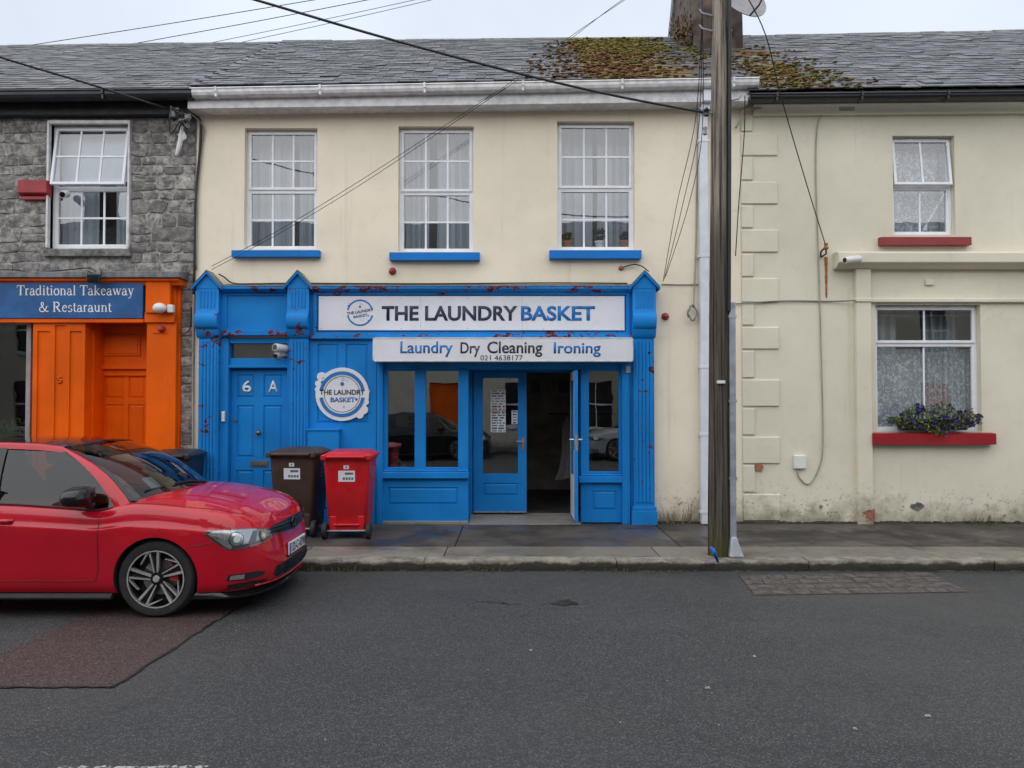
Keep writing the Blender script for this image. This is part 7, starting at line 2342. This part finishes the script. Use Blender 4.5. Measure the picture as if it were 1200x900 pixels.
for k in range(120):
    p = fpos()
    p.y -= .02
    o = bpy.data.objects.new('flower', fm); COL.objects.link(o); o.parent = FB
    d = Vector((rr.gauss(0, .6), -1, rr.gauss(.2, .6))).normalized()
    m = d.to_track_quat('Z', 'Y').to_matrix().to_4x4(); m.translation = p-ORG[FB.name]
    o.matrix_local = m @ Matrix.Scale(rr.uniform(.7, 1.15), 4)

# ---- potted plants upstairs on an inner board
x0, x1, z0, z1 = R(653, 142, 744, 293, D)
mb = MB(); mb.box(x0-.02, x1+.02, D+.145, D+.40, z0-.02, z0+.03); mb.build('window_board', MT['upvc'], HB, bev=.006)
for k, (u, v, m_, lab) in enumerate(((664, 286, 'terracotta', 'leftmost terracotta potted plant inside the right upstairs window'), (703, 284, 'white_plastic', 'middle potted plant in a pale pot inside the right upstairs window'), (733, 285, 'terracotta', 'rightmost terracotta potted plant inside the right upstairs window'))):
    q = P(u, v, D+.22); zb_ = z0+.031
    t_ = thing('potted_plant', lab, 'plant', (q.x, q.y, zb_))
    mb = MB(); mb.lathe([(.05, zb_), (.072, zb_+.11), (.08, zb_+.11), (.08, zb_+.135), (.066, zb_+.135), (.06, zb_+.12)], (q.x, q.y, 0), n=16); mb.build('pot', MT[m_], t_, smooth=True, ang=40)
    mb = MB(); h = .15 if k == 1 else .10
    for i in range(150):
        a = Vector((rr.gauss(0, 1), rr.gauss(0, 1), rr.gauss(0, 1))).normalized(); p = Vector((q.x, q.y, zb_+.15+h*.5))+Vector((a.x*.075, a.y*.06, a.z*h*.6))*rr.uniform(.5, 1.1)
        b = a.orthogonal().normalized()*.014; c_ = a*.028
        mb.add([p-c_, p+b, p+c_, p-b], [(0, 1, 2, 3)])
    mb.build('foliage', MT['leaf_dark'], t_, fix=False)
q = P(686, 288, D+.22); mb = MB(); mb.lathe([(.03, z0+.031), (.045, z0+.05), (.04, z0+.075), (.015, z0+.085), (.003, z0+.085)], (q.x-.03, q.y, 0), n=14); tag(mb.build('ornament', MT['alarm_red'], smooth=True), 'small pinkish ornament between the pots in the right upstairs window', 'ornament')

# ---- weeds
def tuft(label, p, n, h, mat, sp=.06, group='weed tufts'):
    mb = MB()
    for k in range(n):
        a = rnd.uniform(0, 6.283); L = h*rnd.uniform(.4, 1.1); b = Vector((math.cos(a), math.sin(a)*.7, 0))
        q = Vector(p)+Vector((rnd.gauss(0, sp), rnd.gauss(0, sp*.4), 0)); s_ = Vector((-b.y, b.x, 0))*.004
        m1 = q+b*L*.18+Vector((0, 0, L*.6)); m2 = q+b*L*.5+Vector((0, 0, L))
        mb.add([q-s_, q+s_, m1+s_*.8, m1-s_*.8, m2], [(0, 1, 2, 3), (3, 2, 4)])
    return tag(mb.build('weed_tuft', MT[mat], fix=False), label, 'weed', group)
tuft('dry grass tuft at the wall foot just right of the blue pilaster', (PX(787, D-.05), D-.05, PV), 60, .26, 'grass_dry', .10)
tuft('tall thin weed at the wall foot left of the downpipe', (PX(806, D-.05), D-.05, PV), 30, .42, 'grass_dry', .05)
tuft('green weeds at the wall foot below the flower box', (PX(1150, D-.04), D-.04, PV), 70, .14, 'grass', .20)
for u, n_, lab in ((410, 60, 'green weed tuft in the gutter at the kerb near the red bin'), (436, 30, 'smaller green weed tuft in the gutter just right of the red bin'), (573, 25, 'small weed tuft in the gutter below the shop door'), (724, 35, 'green weed tuft in the gutter below the right pilaster'), (375, 25, 'small weed tuft in the gutter in front of the red car')):
    g_ = G(u, 667); tuft(lab, (g_.x, KY-.02, .0), n_, .07, 'grass', .07)
mb = MB()
x = -6.0
while x < 9:
    if rnd.random() < .55:
        for k in range(rnd.randint(2, 9)):
            q = Vector((x+rnd.gauss(0, .04), KY-.004-rnd.random()*.03, 0)); mb.blob(q, rnd.uniform(.006, .018), k, 5, 4, (1.6, 1, .8))
    x += rnd.uniform(.03, .12)
o = mb.build('gutter_silt', plain('gutter_silt_dark', (.040, .038, .022), .95, var=.5, vs=6), org=(0, KY, 0)); tag(o, 'line of silt and moss along the foot of the kerb', 'moss', kind='stuff')
mb = MB()
x = PX(770, D)
while x < PX(1300, D):
    r = rnd.uniform(.012, .04)
    mb.blob((x, D-.012, PV), r, int(x*1000), 6, 4, (1.8, .7, 1.0), .35); x += r*rnd.uniform(.8, 2.2)
o = mb.build('wall_foot_dirt', plain('dark_dirt', (.035, .032, .026), .95, var=.4), smooth=True, ang=60, org=(5, D, PV)); tag(o, 'crumbled dirt along the foot of the cream walls', 'dirt', kind='stuff')

# ---- litter
g0 = G(663, 707)
mb = MB(); n = 15; rr = random.Random(4)
out_ = [(g0.x+(.145*math.cos(2*math.pi*k/n)*rr.uniform(.55, 1.15)), g0.y+.10*math.sin(2*math.pi*k/n)*rr.uniform(.4, 1.2)) for k in range(n)]
vs = [(g0.x, g0.y, .022)]+[(a*.55+g0.x*.45, b*.55+g0.y*.45, .012+rr.random()*.016) for a, b in out_]+[(a, b, .0045) for a, b in out_]
mb.add(vs, [(0, 1+k, 1+(k+1) % n) for k in range(n)]+[(1+k, 1+n+k, 1+n+(k+1) % n, 1+(k+1) % n) for k in range(n)])
tag(mb.build('rag', MT['tar']), 'flattened black rag lying on the road in front of the shop', 'litter')
for k, (u, v, lab) in enumerate(((829, 807, 'pale scrap in the middle of the road, right of centre'), (1087, 840, 'pale scrap on the road near the right edge'), (1002, 855, 'tiny white scrap low on the road at the right'), (622, 763, 'tiny white scrap on the road left of centre'), (884, 770, 'tiny pale scrap on the road below the pole'))):
    g_ = G(u, v); mb = MB(); s_ = .011+.007*(k < 2)
    mb.add([(g_.x-s_, g_.y-.008, .004), (g_.x+s_*.9, g_.y-.012, .005), (g_.x+s_, g_.y+.012, .010), (g_.x-s_*.6, g_.y+.014, .008)], [(0, 1, 2, 3)])
    tag(mb.build('litter', MT['scrap'], fix=False), lab, 'litter', 'pale scraps on the road')

# ================================================================ across the street (behind the viewer, seen in the glass)
OYF = -6.6
hs_ = [(-16, -6.5, 'opp_wall', 6.2, 9.2, 'grey cream terraced house across the street, mirrored in the left windows'), (-6.5, 1.6, 'cream_b', 6.2, 9.2, 'cream terraced house across the street, mirrored in the shop glass'), (1.6, 10.5, 'opp_wall', 6.2, 9.2, 'pale terraced house across the street, mirrored in the right windows'), (10.5, 27, 'cream_b', 6.2, 9.2, 'far cream terraced house across the street beyond the right edge'), (-25, -16, 'cream_b', 6.2, 9.2, 'far cream terraced house across the street beyond the left edge')]
for (a, b, m_, ze, zr, lab) in hs_:
    H = thing('opposite_house', lab, 'house', ((a+b)/2, OYF-3, 0), 'houses across the street')
    n = 3 if b-a < 12 else 5; openings = []
    for k in range(n):
        cx = a+(b-a)*(k+.5)/n
        openings.append((cx-.5, cx+.5, 3.6, 5.2)); openings.append((cx-.55, cx+.55, .9 if k != 1 else .12, 2.5))
    mb = MB()
    M2 = Matrix.Scale(-1, 4, (0, 1, 0)); 
    mb.xf = M2
    holed(mb, a, b, 0, ze, -OYF, openings, .15)
    mb.xf = None
    mb.add([(a, OYF-7, 0), (b, OYF-7, 0), (b, OYF-7, ze), (a, OYF-7, ze)], [(0, 1, 2, 3)])
    for x in (a+.01, b-.01): mb.add([(x, OYF, 0), (x, OYF-7, 0), (x, OYF-7, ze), (x, OYF-3.5, zr-.05), (x, OYF, ze)], [(0, 1, 2, 3, 4)])
    mb.build('wall', MT[m_], H, fix=False)
    mb = MB(); mb.xprism([(OYF+.3, ze-.05), (OYF-3.5, zr), (OYF-7.3, ze-.05), (OYF-7.3, ze-.15), (OYF-3.5, zr-.12), (OYF+.3, ze-.15)], a, b)
    ro = mb.build('roof', MT['slate_far'], H)
    at_ = ro.data.attributes.new('rnd', 'FLOAT', 'FACE')
    for i in range(len(ro.data.polygons)): at_.data[i].value = .4
    for (x0, x1, z0, z1) in openings:
        mb = MB(); mb.box(x0, x1, OYF-.14, OYF-.12, z0, z1); mb.build('window' if z0 > .5 else 'door', MT['gloss_black'] if z0 > .5 else MT['orange'], H)
        if z0 < .5: continue
        mb = MB(); mb.box(x0-.07, x1+.07, OYF, OYF+.07, z0-.1, z0); mb.box(x0, x1, OYF-.119, OYF-.09, (z0+z1)/2-.03, (z0+z1)/2+.03); mb.box((x0+x1)/2-.02, (x0+x1)/2+.02, OYF-.118, OYF-.095, z0, z1); mb.build('window_bars', MT['upvc'], H)
    mb = MB(); xc = b-.9; mb.box(xc-.5, xc+.5, OYF-4.0, OYF-3.0, zr-.9, zr+1.7); mb.box(xc-.58, xc+.58, OYF-4.08, OYF-2.92, zr+1.7, zr+1.9); mb.build('chimney', MT['chimney'], H)
